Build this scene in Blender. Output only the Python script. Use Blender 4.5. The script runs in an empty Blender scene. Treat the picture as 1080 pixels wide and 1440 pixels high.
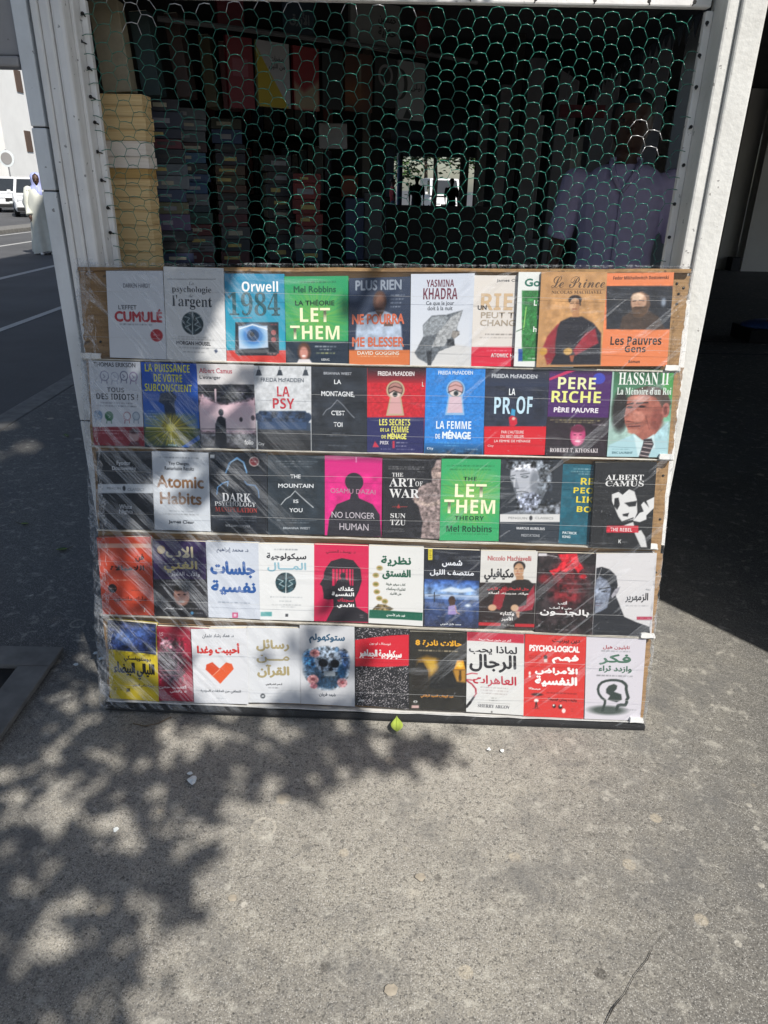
import bpy, bmesh, math, random, unicodedata
import numpy as np
from mathutils import Vector, Matrix
R = math.radians
SC = bpy.context.scene
COL = SC.collection

# ------------------------------------------------------------------ camera
PITCH, ROLL = 24.6, 1.1
cam_d = bpy.data.cameras.new('camera')
cam = bpy.data.objects.new('camera', cam_d); COL.objects.link(cam)
fw = Vector((0, math.cos(R(PITCH)), -math.sin(R(PITCH))))
r0, u0 = Vector((1, 0, 0)), Vector((0, math.sin(R(PITCH)), math.cos(R(PITCH))))
rt = r0*math.cos(R(ROLL)) + u0*math.sin(R(ROLL)); up = -r0*math.sin(R(ROLL)) + u0*math.cos(R(ROLL))
cam.matrix_world = Matrix(((rt.x, up.x, -fw.x, 0), (rt.y, up.y, -fw.y, -1.90), (rt.z, up.z, -fw.z, 1.40), (0, 0, 0, 1)))
cam_d.sensor_fit = 'VERTICAL'; cam_d.sensor_height = 36; cam_d.lens = 36*998/1440
cam_d.clip_start = .05; cam_d.clip_end = 1000
SC.camera = cam
# ------------------------------------------------------------------ sky, sun, exposure
EL, AZ = R(51), R(38)                     # sun height, and how far it stands to the right of straight behind the camera
S = Vector((math.sin(AZ)*math.cos(EL), -math.cos(AZ)*math.cos(EL), math.sin(EL)))
world = bpy.data.worlds.new('World'); SC.world = world; world.use_nodes = True
wn = world.node_tree; bg = wn.nodes['Background']
sky = wn.nodes.new('ShaderNodeTexSky'); sky.sky_type = 'NISHITA'; sky.sun_disc = False
sky.sun_elevation = EL; sky.sun_rotation = math.pi - AZ; sky.air_density = 1.0; sky.dust_density = 1.2
wn.links.new(sky.outputs[0], bg.inputs[0]); bg.inputs[1].default_value = .092
sd = bpy.data.lights.new('sun', 'SUN'); sd.energy = 5.0; sd.angle = R(.53); sd.color = (1, .95, .87)
so = bpy.data.objects.new('sun', sd); COL.objects.link(so)
so.rotation_euler = S.to_track_quat('Z', 'Y').to_euler()
SC.view_settings.view_transform = 'Standard'; SC.view_settings.look = 'None'
SC.view_settings.exposure = 0.24; SC.view_settings.gamma = 1
SC.cycles.max_bounces = 8; SC.cycles.transparent_max_bounces = 16

# ------------------------------------------------------------------ helpers
BASE = {}
def lin(h):
    c = [int(h[i:i+2], 16)/255 for i in (0, 2, 4)]
    return tuple(x/12.92 if x <= .04045 else ((x+.055)/1.055)**2.4 for x in c)
def thing(name, label, cat, loc=(0, 0, 0), group=None):
    o = bpy.data.objects.new(name, None); COL.objects.link(o); o.location = loc; o.empty_display_size = .1
    o['label'] = label; o['category'] = cat
    if group: o['group'] = group
    BASE[o] = Vector(loc); return o
def tag(o, label, cat, group=None):
    o['label'] = label; o['category'] = cat
    if group: o['group'] = group
    return o
def mesh(name, verts, faces, mats, parent=None, smooth=False, mi=None, col=None, base=None):
    b = BASE.get(parent, Vector((0, 0, 0))) if parent else (Vector(base) if base is not None else Vector((0, 0, 0)))
    v = np.asarray(verts, dtype=float).reshape(-1, 3) - np.array(b)
    me = bpy.data.meshes.new(name); me.from_pydata(v.tolist(), [], faces if isinstance(faces, list) else faces.tolist())
    o = bpy.data.objects.new(name, me); COL.objects.link(o)
    if parent: o.parent = parent; BASE[o] = b
    else: o.location = b; BASE[o] = Vector(b)
    for m in (mats if isinstance(mats, (list, tuple)) else [mats]): me.materials.append(m)
    if mi is not None: me.polygons.foreach_set('material_index', np.asarray(mi, dtype=np.int32))
    if smooth: me.polygons.foreach_set('use_smooth', np.ones(len(me.polygons), dtype=bool))
    if col is not None:
        a = me.color_attributes.new('Col', 'FLOAT_COLOR', 'POINT')
        c = np.ones((len(v), 4), dtype=np.float32); c[:, :3] = col; a.data.foreach_set('color', c.ravel())
    me.update(); return o
def smooth_noise(seed, n=12):
    g = np.random.RandomState(seed).rand(n, n)
    def f(x, y):
        x = (x*(n-1)) % (n-1); y = (y*(n-1)) % (n-1); i, j = int(x), int(y); a, b = x-i, y-j; a = a*a*(3-2*a); b = b*b*(3-2*b)
        return g[i, j]*(1-a)*(1-b)+g[i+1, j]*a*(1-b)+g[i, j+1]*(1-a)*b+g[i+1, j+1]*a*b - .5
    return f
class MB:
    def __init__(s): s.v = []; s.f = []; s.m = []
    def add(s, v, f, m=0):
        n = len(s.v); s.v += [tuple(p) for p in v]; s.f += [[i+n for i in q] for q in f]; s.m += [m]*len(f); return s
    def box(s, x0, x1, y0, y1, z0, z1, m=0, bev=0):
        if bev: return s.rbox(x0, x1, y0, y1, z0, z1, bev, m)
        v = [(x, y, z) for x in (x0, x1) for y in (y0, y1) for z in (z0, z1)]
        return s.add(v, [(0, 1, 3, 2), (4, 6, 7, 5), (0, 4, 5, 1), (2, 3, 7, 6), (0, 2, 6, 4), (1, 5, 7, 3)], m)
    def rbox(s, x0, x1, y0, y1, z0, z1, b, m=0):
        bm = bmesh.new(); bmesh.ops.create_cube(bm, size=1)
        for q in bm.verts: q.co = Vector(((x0+x1)/2+q.co.x*(x1-x0), (y0+y1)/2+q.co.y*(y1-y0), (z0+z1)/2+q.co.z*(z1-z0)))
        bmesh.ops.bevel(bm, geom=list(bm.edges), offset=b, segments=2, affect='EDGES', profile=.5)
        bm.verts.index_update(); s.add([q.co[:] for q in bm.verts], [[q.index for q in f.verts] for f in bm.faces], m); bm.free(); return s
    def tube(s, pts, r, n=6, m=0, cap=True):
        pts = [Vector(p) for p in pts]; rs = r if isinstance(r, (list, tuple)) else [r]*len(pts); v = []; f = []; k = len(pts)
        ref = Vector((.123, .37, .92))
        for i, p in enumerate(pts):
            d = (pts[min(i+1, k-1)]-pts[max(i-1, 0)]); d = d.normalized() if d.length > 1e-9 else Vector((0, 0, 1))
            a = d.cross(ref); a = a.normalized() if a.length > 1e-3 else Vector((1, 0, 0)); b = d.cross(a)
            for j in range(n):
                t = 2*math.pi*j/n; v.append(p + a*(rs[i]*math.cos(t)) + b*(rs[i]*math.sin(t)))
        for i in range(k-1):
            for j in range(n): f.append((i*n+j, i*n+(j+1) % n, (i+1)*n+(j+1) % n, (i+1)*n+j))
        if cap: f.append(tuple(range(n))[::-1]); f.append(tuple(range((k-1)*n, k*n)))
        return s.add(v, f, m)
    def loft(s, rings, n=14, m=0):           # rings: (x, y, z, rx, ry) stacked ellipses, capped
        v = []; f = []; k = len(rings)
        for (x, y, z, rx, ry) in rings:
            for j in range(n): t = 2*math.pi*j/n; v.append((x+rx*math.cos(t), y+ry*math.sin(t), z))
        for i in range(k-1):
            for j in range(n): f.append((i*n+j, i*n+(j+1) % n, (i+1)*n+(j+1) % n, (i+1)*n+j))
        f.append(tuple(range(n))[::-1]); f.append(tuple(range((k-1)*n, k*n))); return s.add(v, f, m)
    def ball(s, c, rx, ry, rz, n=10, m=0):
        rg = [(c[0], c[1], c[2]+rz*math.sin(t), max(rx*math.cos(t), 1e-4), max(ry*math.cos(t), 1e-4)) for t in np.linspace(-1.5, 1.5, n)]
        return s.loft(rg, n+2, m)
    def prism(s, poly, z0, z1, m=0):         # plan outline extruded upwards
        n = len(poly); v = [(x, y, z0) for x, y in poly] + [(x, y, z1) for x, y in poly]
        f = [tuple(range(n))[::-1], tuple(range(n, 2*n))] + [(i, (i+1) % n, n+(i+1) % n, n+i) for i in range(n)]
        return s.add(v, f, m)
    def xform(s, M, i0=0): s.v = s.v[:i0] + [tuple(M @ Vector(p)) for p in s.v[i0:]]; return s
    def build(s, name, mats, parent=None, smooth=False, base=None):
        return mesh(name, s.v, s.f, mats, parent, smooth, s.m, base=base)
# ------------------------------------------------------------------ materials
class NT:
    def __init__(s, name):
        s.m = bpy.data.materials.new(name); s.m.use_nodes = True; s.t = s.m.node_tree; s.b = s.t.nodes['Principled BSDF']
    def n(s, ty, **kw):
        q = s.t.nodes.new('ShaderNode'+ty)
        for k, v in kw.items():
            if k.startswith('i_'): q.inputs[k[2:].replace('_', ' ')].default_value = v
            else: setattr(q, k, v)
        return q
    def l(s, a, b): s.t.links.new(a, b)
    def tex(s, kind='Object'): return s.n('TexCoord').outputs[kind]
    def noise(s, vec, scale, detail=4, rough=.55, dist=0):
        q = s.n('TexNoise'); q.inputs['Scale'].default_value = scale; q.inputs['Detail'].default_value = detail
        q.inputs['Roughness'].default_value = rough; q.inputs['Distortion'].default_value = dist
        if vec is not None: s.l(vec, q.inputs['Vector'])
        return q.outputs['Fac']
    def ramp(s, fac, stops):
        q = s.n('ValToRGB'); e = q.color_ramp.elements
        while len(e) < len(stops): e.new(.5)
        for i, (p, c) in enumerate(stops):
            e[i].position = p; e[i].color = (c, c, c, 1) if isinstance(c, (int, float)) else tuple(c)+(1,)
        s.l(fac, q.inputs[0]); return q.outputs[0]
    def mix(s, fac, a, b, mode='MIX'):
        q = s.n('Mix', data_type='RGBA', blend_type=mode)
        for i, x in ((0, fac), (6, a), (7, b)):
            if hasattr(x, 'is_linked'): s.l(x, q.inputs[i])
            else: q.inputs[i].default_value = x if i == 0 else tuple(x)+(1,)
        return q.outputs[2]
    def math(s, op, a, b=0):
        q = s.n('Math', operation=op)
        for i, x in enumerate((a, b)):
            if hasattr(x, 'is_linked'): s.l(x, q.inputs[i])
            else: q.inputs[i].default_value = x
        return q.outputs[0]
    def bump(s, h, strength=.3, dist=.01):
        q = s.n('Bump'); q.inputs['Strength'].default_value = strength; q.inputs['Distance'].default_value = dist
        s.l(h, q.inputs['Height']); s.l(q.outputs[0], s.b.inputs['Normal']); return q
    def mapping(s, vec, scale=(1, 1, 1), rot=(0, 0, 0)):
        q = s.n('Mapping'); q.inputs['Scale'].default_value = scale; q.inputs['Rotation'].default_value = rot; s.l(vec, q.inputs[0]); return q.outputs[0]
    def set(s, **kw):
        for k, v in kw.items(): s.b.inputs[k.replace('_', ' ')].default_value = v
        return s
def plain(name, c, rough=.6, var=.15, scale=30, bump=0, spec=.5, metal=0):
    k = NT(name); c = lin(c) if isinstance(c, str) else c; v = k.tex()
    f = k.noise(v, scale)
    k.l(k.mix(k.ramp(f, [(.3, 0), (.7, 1)]), tuple(x*(1-var) for x in c), tuple(min(1, x*(1+var)) for x in c)), k.b.inputs['Base Color'])
    k.set(Roughness=rough, Metallic=metal, Specular_IOR_Level=spec)
    if bump: k.bump(f, bump, .004)
    return k.m
def mat_print():
    k = NT('printed_paper'); a = k.n('Attribute', attribute_name='Col'); k.l(a.outputs['Color'], k.b.inputs['Base Color'])
    k.set(Roughness=.42, Specular_IOR_Level=.35); return k.m
def mat_paint(name, c, dirt=(.25, .23, .2), amt=.35, rough=.5, grain=.4, chips=True):
    k = NT(name); v = k.tex(); c = lin(c) if isinstance(c, str) else c
    n1 = k.noise(v, 6, 6, .65); n2 = k.noise(k.mapping(v, (1, 1, .12)), 45, 4); n3 = k.noise(v, 70, 3)
    d = k.math('MULTIPLY', k.ramp(n1, [(.42, 0), (.75, 1)]), amt)
    x = k.mix(d, c, dirt)
    x = k.mix(k.ramp(n2, [(.35, 0), (.8, .35)]), x, tuple(q*.75 for q in c))
    if chips:
        ch = k.ramp(k.noise(v, 55, 2), [(.70, 0), (.73, 1)])
        x = k.mix(k.math('MULTIPLY', ch, .7), x, (.13, .12, .12))
    k.l(x, k.b.inputs['Base Color']); k.set(Roughness=rough)
    k.bump(k.math('ADD', n3, k.math('MULTIPLY', n2, .8)), grain, .003); return k.m
def mat_ground():
    k = NT('pavement_concrete'); v = k.tex()
    big = k.noise(v, 1.1, 5, .6); mid = k.noise(v, 7, 5, .6); fine = k.noise(v, 260, 3, .7); grit = k.noise(v, 90, 4, .7)
    sx = k.n('SeparateXYZ'); k.l(v, sx.inputs[0])
    e = k.math('ADD', k.math('SUBTRACT', sx.outputs[0], k.math('MULTIPLY', sx.outputs[1], .35)), k.math('MULTIPLY', k.math('ADD', k.noise(v, 2.2, 4), -.5), .8))
    dk = k.ramp(k.math('MULTIPLY', e, .5), [(.26, 0), (.46, .45), (.66, 1)])          # worn grey slab going darker towards the right
    c = k.mix(k.ramp(big, [(.3, 0), (.7, 1)]), (.228, .215, .190), (.380, .358, .314))
    c = k.mix(k.math('MULTIPLY', k.ramp(mid, [(.4, 0), (.75, 1)]), .5), c, (.47, .44, .37))
    c = k.mix(k.math('MULTIPLY', dk, .72), c, (.055, .057, .06))
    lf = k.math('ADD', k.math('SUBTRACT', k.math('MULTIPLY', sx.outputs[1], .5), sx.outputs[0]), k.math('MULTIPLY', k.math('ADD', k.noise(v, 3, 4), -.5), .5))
    c = k.mix(k.math('MULTIPLY', k.ramp(k.math('MULTIPLY', lf, .5), [(.36, 0), (.52, .78), (1, .6)]), 1.0), c, (.060, .066, .080))  # deeper, bluer shade of the left pavement put into the colour
    c = k.mix(k.ramp(fine, [(.28, .85), (.55, 0)]), c, (.05, .05, .05))
    c = k.mix(k.ramp(grit, [(.36, .75), (.47, 0)]), c, (.075, .072, .066))
    for sc_, th, col, am in ((250, .24, (.58, .57, .54), .45), (170, .17, (.52, .51, .48), .4), (120, .14, (.035, .035, .037), .7)):
        w = k.n('TexVoronoi', feature='F1'); w.inputs['Scale'].default_value = sc_; k.l(v, w.inputs['Vector'])
        rnd = k.n('SeparateColor'); k.l(w.outputs['Color'], rnd.inputs[0])
        m = k.math('MULTIPLY', k.ramp(w.outputs['Distance'], [(th, 1), (th*1.7, 0)]), k.ramp(rnd.outputs[0], [(.45, 0), (.5, am)]))
        c = k.mix(m, c, col)
    wv = k.mix(.05, v, k.n('TexNoise', i_Scale=22.).outputs['Color'], 'ADD')
    for sc_, lo, th, col, am, sel in ((4.3, 0, .10, (.58, .51, .39), .8, .42), (7.1, 0, .12, (.50, .44, .34), .6, .62), (5.2, 0, .07, (.06, .055, .05), .85, .60), (13, 0, .11, (.60, .57, .50), .6, .72), (9, 0, .09, (.08, .075, .07), .7, .75), (3.7, .09, .125, (.55, .51, .43), .6, .3), (6.3, .10, .13, (.11, .105, .1), .5, .6)):
        w = k.n('TexVoronoi', feature='F1'); w.inputs['Scale'].default_value = sc_; k.l(wv, w.inputs['Vector'])
        rnd = k.n('SeparateColor'); k.l(w.outputs['Color'], rnd.inputs[0])
        st = [(max(lo, .001), am if lo == 0 else 0), (th*.8, am), (th, 0)] if lo == 0 else [(lo, 0), ((lo+th)/2, am), (th, 0)]
        m = k.math('MULTIPLY', k.ramp(w.outputs['Distance'], st), k.ramp(rnd.outputs[1], [(sel, 0), (sel+.02, 1)]))
        c = k.mix(k.math('MULTIPLY', m, k.ramp(grit, [(.35, .3), (.6, 1)])), c, col)
    blot = k.noise(k.mapping(v, (1, 1, 1)), 3.3, 7, .7); c = k.mix(k.ramp(blot, [(.50, 0), (.66, .62)]), c, (.125, .125, .125))
    blot2 = k.noise(k.mapping(v, (1, 1, 1)), 21, 4, .65); c = k.mix(k.ramp(blot2, [(.56, 0), (.70, .5)]), c, (.52, .50, .44)); c = k.mix(k.ramp(blot2, [(.30, .5), (.43, 0)]), c, (.11, .108, .105))
    fibre = k.noise(k.mapping(k.mapping(v, (1, 1, 1), (0, 0, R(35))), (.12, 1, 1)), 130, 3); c = k.mix(k.ramp(fibre, [(.60, 0), (.72, .35)]), c, (.48, .46, .41))
    k.l(c, k.b.inputs['Base Color']); k.set(Roughness=.9, Specular_IOR_Level=.25)
    k.bump(k.math('ADD', k.math('MULTIPLY', fine, .6), grit), .55, .006); return k.m
def mat_asphalt(name, c=(.072, .073, .077)):
    k = NT(name); v = k.tex(); f = k.noise(v, 120, 3, .7); g = k.noise(v, .8, 5)
    x = k.mix(k.ramp(g, [(.3, 0), (.7, 1)]), tuple(q*.8 for q in c), tuple(q*1.3 for q in c)); x = k.mix(k.ramp(f, [(.55, 0), (.75, .5)]), x, (.2, .2, .2))
    k.l(x, k.b.inputs['Base Color']); k.set(Roughness=.85); k.bump(f, .4, .006); return k.m
def mat_card():
    k = NT('brown_cardboard'); v = k.tex(); a = k.noise(k.mapping(v, (1, 1, 14)), 9, 5, .6); b = k.noise(v, 140, 3)
    x = k.mix(k.ramp(a, [(.3, 0), (.7, 1)]), (.20, .115, .05), (.36, .22, .10)); x = k.mix(k.ramp(b, [(.6, 0), (.8, .5)]), x, (.12, .07, .035))
    x = k.mix(k.ramp(k.noise(v, 38, 2), [(.68, 0), (.72, .7)]), x, (.06, .04, .03))
    k.l(x, k.b.inputs['Base Color']); k.set(Roughness=.8); k.bump(b, .4, .002); return k.m
def mat_pages(name, a, b):
    k = NT(name); v = k.tex(); w = k.noise(k.mapping(v, (.6, .6, 60)), 14, 3, .7)
    k.l(k.mix(k.ramp(w, [(.3, 0), (.7, 1)]), lin(a), lin(b)), k.b.inputs['Base Color']); k.set(Roughness=.85); k.bump(w, .3, .002); return k.m
def mat_plastic():
    k = NT('clear_plastic'); t = k.t; v = k.tex()
    sx = k.n('SeparateXYZ'); k.l(v, sx.inputs[0])
    wob = k.mix(.05, v, k.n('TexNoise', i_Scale=3.).outputs['Color'], 'ADD')
    A = k.noise(k.mapping(k.mapping(wob, (1, 1, 1), (0, 0, R(47))), (.045, 1, 1)), 46, 4, .6)       # creases running down to the right
    B = k.noise(k.mapping(k.mapping(wob, (1, 1, 1), (0, 0, R(-42))), (.06, 1, 1)), 26, 4, .6)        # creases running up to the right
    H = k.noise(k.mapping(wob, (.07, 1, 1)), 34, 4, .6)
    la = k.ramp(sx.outputs[0], [(.20, 1), (.62, .0)]); lb = k.ramp(sx.outputs[0], [(.9, 0), (1.3, 1)])
    sa = k.math('MULTIPLY', k.ramp(A, [(.50, 0), (.56, .75), (.60, .2), (.66, .9), (.72, .5)]), la)
    sb = k.math('MULTIPLY', k.ramp(B, [(.57, 0), (.61, .9), (.65, .25), (.71, 1)]), k.math('MULTIPLY', lb, .42))
    sh = k.math('MULTIPLY', k.ramp(H, [(.60, 0), (.72, 1)]), .35)
    dust = k.math('MULTIPLY', k.ramp(k.noise(v, 210, 2), [(.69, 0), (.74, 1)]), k.ramp(sx.outputs[0], [(.75, 0), (1.2, .5)]))
    st = k.math('MAXIMUM', k.math('MAXIMUM', sa, sb), sh)
    k.bump(k.math('ADD', k.math('MULTIPLY', A, la), k.math('ADD', k.math('MULTIPLY', B, lb), H)), .6, .02)
    k.set(Base_Color=(.80, .84, .90, 1), Roughness=.28, Specular_IOR_Level=.6)
    tr = k.n('BsdfTransparent'); tr.inputs[0].default_value = (.97, .975, .98, 1); mx = k.n('MixShader')
    fac = k.math('MINIMUM', k.math('ADD', k.math('ADD', k.math('MULTIPLY', st, .31), .02), k.math('MULTIPLY', dust, .5)), .6)
    k.l(fac, mx.inputs[0]); k.l(tr.outputs[0], mx.inputs[1]); k.l(k.b.outputs[0], mx.inputs[2])
    k.l(mx.outputs[0], t.nodes['Material Output'].inputs[0]); return k.m
def mat_fold():
    k = NT('bunched_plastic'); t = k.t; v = k.tex(); A = k.noise(k.mapping(v, (1, .5, .28)), 50, 4, .6, 1.5)
    k.bump(A, .8, .02); k.set(Base_Color=(.80, .83, .88, 1), Roughness=.22, Specular_IOR_Level=.7)
    tr = k.n('BsdfTransparent'); mx = k.n('MixShader'); k.l(k.ramp(A, [(.46, .02), (.54, .34), (.58, .04), (.64, .42), (.70, .1)]), mx.inputs[0])
    k.l(tr.outputs[0], mx.inputs[1]); k.l(k.b.outputs[0], mx.inputs[2]); k.l(mx.outputs[0], t.nodes['Material Output'].inputs[0]); return k.m
def mat_leaf(name, a, b):
    k = NT(name); oi = k.n('TexNoise', i_Scale=2.5); k.l(k.tex(), oi.inputs[0])
    k.l(k.mix(k.ramp(oi.outputs['Fac'], [(.35, 0), (.65, 1)]), a, b), k.b.inputs['Base Color']); k.set(Roughness=.55); return k.m
M = dict(
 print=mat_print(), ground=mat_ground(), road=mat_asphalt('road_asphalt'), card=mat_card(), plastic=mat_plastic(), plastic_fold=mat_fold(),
 kerb=plain('kerb_stone', (.17, .165, .155), .85, .25, 14, .3), line=plain('road_paint', (.42, .42, .41), .7, .15, 30),
 white=mat_paint('white_gloss_paint', (.72, .72, .70), amt=.3, grain=.45), white_soft=mat_paint('old_white_paint', (.88, .87, .86), amt=.25, grain=.25),
 white_blue=mat_paint('bluish_white_paint', (.80, .83, .86), amt=.3, grain=.35), grey_panel=mat_paint('grey_panel_paint', (.36, .35, .36), amt=.3, grain=.2),
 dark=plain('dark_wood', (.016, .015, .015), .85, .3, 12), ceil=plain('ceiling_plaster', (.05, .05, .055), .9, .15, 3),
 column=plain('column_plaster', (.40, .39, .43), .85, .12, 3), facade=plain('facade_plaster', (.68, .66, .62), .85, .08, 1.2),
 facade2=plain('pale_facade', (.80, .80, .78), .8, .05, .8), facade3=plain('grey_facade', (.30, .29, .28), .8, .1, 1), winglass=plain('dark_window_glass', (.05, .045, .045), .15, .2, 3),
 brownframe=plain('brown_shutter', (.11, .07, .05), .6, .2, 8), wire=plain('green_pvc_wire', (.021, .185, .135), .22, .15, 60, spec=.8), zinc=plain('zinc_wire', (.62, .63, .64), .35, .2, 90, metal=.6),
 nail=plain('dark_nail', (.025, .024, .024), .5, .2, 100, metal=.5), ledge=plain('cream_ledge_card', (.66, .62, .54), .75, .12, 60), ledge_white=plain('white_ledge_card', (.70, .69, .67), .75, .08, 60),
 black=plain('black_rubber', (.012, .012, .013), .6, .3, 30), thread=plain('white_thread', (.42, .42, .42), .5, .05, 60),
 edge=mat_pages('book_paper_edge', 'd8d0bc', 'efe9da'), spine=plain('plain_cover_card', (.6, .59, .56), .55, .1, 30),
 pagesA=mat_pages('yellowed_pages', 'd2b17c', 'f0d8a6'), pagesB=mat_pages('pale_pages', 'e6dace', 'fbf3ea'), pagesC=mat_pages('kraft_pages', 'b8945a', 'd4b070'),
 soil=plain('tree_pit_soil', (.022, .02, .018), .95, .4, 20, .5), bark=plain('tree_bark', (.11, .085, .065), .9, .35, 9, .6),
 leaf=mat_leaf('tree_leaf', (.035, .075, .018), (.06, .12, .03)), leaf2=mat_leaf('fallen_leaf_green', (.26, .36, .04), (.40, .50, .09)),
 carpaint=plain('white_car_paint', (.78, .79, .8), .2, .02, 3), carglass=plain('car_glass', (.03, .035, .04), .08, .1, 3), tyre=plain('tyre_rubber', (.02, .02, .02), .8, .1, 30),
 chrome=plain('grey_rim', (.4, .4, .42), .3, .1, 20, metal=.8), lamp=plain('headlight_glass', (.7, .72, .75), .1, .05, 20), redlamp=plain('red_lamp', (.4, .02, .02), .2, .05, 20),
 skin_dark=plain('dark_skin', (.085, .045, .032), .5, .1, 20), skin_mid=plain('brown_skin', (.10, .05, .033), .5, .1, 20), shirt=plain('lavender_shirt', (.52, .45, .66), .8, .08, 25), trouser=plain('black_trousers', (.012, .012, .014), .8, .2, 25),
 robe=plain('pale_green_robe', (.60, .61, .55), .85, .06, 8), hijab=plain('lilac_headscarf', (.42, .46, .80), .8, .06, 12), shoe=plain('white_shoe', (.75, .75, .74), .5, .05, 20), hair=plain('black_hair', (.01, .009, .009), .6, .3, 60),
 navy=plain('navy_jacket', (.02, .024, .035), .8, .2, 10), jeans=plain('blue_jeans', (.05, .08, .14), .85, .2, 15), redcloth=plain('red_cloth', (.35, .04, .05), .85, .2, 15), bluebag=plain('blue_plastic', (.06, .12, .35), .5, .3, 12), redbag=plain('red_plastic', (.4, .06, .04), .5, .3, 12),
 bluepole=plain('blue_pole_paint', (.15, .25, .5), .5, .1, 10), metal=plain('grey_metal', (.25, .25, .26), .5, .15, 20, metal=.3), awning=plain('dark_awning_cloth', (.05, .05, .055), .9, .2, 12), redsign=plain('dark_red_board', (.16, .025, .03), .6, .2, 10),
 paper=plain('white_paper_scrap', (.72, .76, .76), .8, .08, 40), gum=plain('old_gum', (.34, .30, .24), .9, .25, 50), twig=plain('dry_twig', (.12, .09, .06), .9, .2, 40),
)

# ------------------------------------------------------------------ ground, road, kerbs
KX = -2.36
def sheet(name, x0, x1, y0, y1, z, m, nx=1, ny=1):
    v = [(x0+(x1-x0)*i/nx, y0+(y1-y0)*j/ny, z) for j in range(ny+1) for i in range(nx+1)]
    f = [(j*(nx+1)+i, j*(nx+1)+i+1, (j+1)*(nx+1)+i+1, (j+1)*(nx+1)+i) for j in range(ny) for i in range(nx)]
    o = mesh(name, v, f, m); o['kind'] = 'structure'; return o
sheet('ground', -400, 400, -400, 400, -.16, M['road'])
sheet('road', -60, KX-.17, -60, 120, -.12, M['road'])
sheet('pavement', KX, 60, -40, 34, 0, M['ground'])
k = MB().box(KX-.17, KX-.003, -40, 34, -.2, .002, bev=.012); o = k.build('kerb', M['kerb']); o['kind'] = 'structure'
k = MB().box(-12.8, -11.9, -40, 100, -.2, .0, bev=.02); o = k.build('median_kerb', M['kerb']); o['kind'] = 'structure'
def strip(name, a, b, w, z):
    a, b = Vector(a), Vector(b); d = (b-a).normalized(); p = Vector((-d.y, d.x))*w/2
    o = mesh(name, [(a.x+p.x, a.y+p.y, z), (a.x-p.x, a.y-p.y, z), (b.x-p.x, b.y-p.y, z), (b.x+p.x, b.y+p.y, z)], [(0, 1, 2, 3)], M['line']); o['kind'] = 'structure'; return o
strip('road_marking', (-6.55, -10), (-6.55, 60), .14, -.116)
strip('road_marking', (-9.75, -10), (-9.75, 60), .14, -.116)
strip('road_marking', (-11.6, -10), (-11.6, 60), .14, -.116)
strip('road_marking', (-4.3, 5), (-4.3, 40), .1, -.116)

# ------------------------------------------------------------------ the arcaded building that shades everything behind the stall
BLD = thing('arcade_building', 'tall pale building over a dark arcade behind the book stall', 'building', (2.2, .6, 0))
P = [(-.95, .75), (1.75, .75), (1.75, -.50), (2.02, -.84), (12, -.84), (12, 32), (-.95, 32)]
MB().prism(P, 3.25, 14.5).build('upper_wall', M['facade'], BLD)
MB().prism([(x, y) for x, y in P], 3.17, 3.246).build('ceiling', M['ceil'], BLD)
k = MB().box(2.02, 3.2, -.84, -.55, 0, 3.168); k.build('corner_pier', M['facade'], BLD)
MB().box(3.203, 12, -.80, -.6, 0, 3.168).build('added_end_wall', M['facade'], BLD)  # unseen, added solid to keep low sun out of the arcade
for yy in (5.0, 6.4, 8.2, 10.5, 13.5, 17, 21):
    MB().box(2.02, 2.26, yy-.13, yy+.13, 0, 3.168, bev=.012).build('column', M['column'], BLD)
MB().box(1.82, 2.12, 3.1, 3.35, 0, 3.168, bev=.012).build('pilaster', M['facade'], BLD)
MB().box(7.0, 12, 13.0, 13.3, 0, 3.168).build('back_wall', M['facade'], BLD)
MB().box(6.8, 6.98, 13.0, 13.25, .0, .25, bev=.01).build('plinth', M['ceil'], BLD)
MB().box(6.62, 6.98, 13.26, 31.5, 0, 3.168).build('side_wall', M['facade'], BLD)
MB().box(-.95, -.80, 2.6, 26, 0, 3.168).build('added_street_wall', M['ceil'], BLD)  # unseen wall, added to darken the arcade
MB().box(3.9, 6.9, 31.6, 31.9, 0, 3.168).box(-.8, .15, 31.6, 31.9, 0, 3.168).box(.153, 3.897, 31.6, 31.9, 2.6, 3.168).build('far_end_wall', M['ceil'], BLD)
o = MB().box(8.6, 8.63, 12.97, 12.998, 0, 2.6).build('wall_joint', M['dark'], BLD)

# street tree whose leaves throw the dappled shade (stands in the pit at the left, crown overhead)
DARK = [[(-6.231,8.49),(-1.603,2.015),(-.776,-.272),(-.276,-.258),(-.246,-.484),(-.263,-.53),(-.439,-.561),(-.447,-.636),(-.44,-.712),(-.363,-.754),(-.365,-.775),(-.416,-.783),(-.396,-.885),(-.508,-.917),(-.553,-.9),(-.531,-.946),(-.497,-1.0),(-.458,-1.113),(-.429,-1.238),(-.794,-1.243)],[(-.406,-.249),(-.152,-.242),(-.063,-.323),(-.017,-.375),(.13,-.35),(.224,-.378),(.221,-.409),(.127,-.431),(-.015,-.482),(-.071,-.465),(-.097,-.503),(-.176,-.532),(-.175,-.608),(-.195,-.609),(-.232,-.524),(-.352,-.536)],[(-1.541,.891),(-1.037,.794),(-.916,.589),(-.816,.566),(-.715,.382),(-.725,.35),(-.73,.181),(-.704,.095),(-.693,-.03),(-.601,-.289),(-.888,-.292)],[(-.371,-.027),(-.243,-.026),(-.085,-.265),(-.367,-.268)],[(-.699,.763),(-.52,.763),(-.461,.665),(-.651,.711)],[(-1.694,1.307),(-1.238,1.312),(-1.112,1.111),(-.963,.862),(-1.398,.845)],[(-1.122,1.287),(-.696,1.292),(-.702,1.144),(-.436,.856),(-.801,.852)]]
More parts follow.
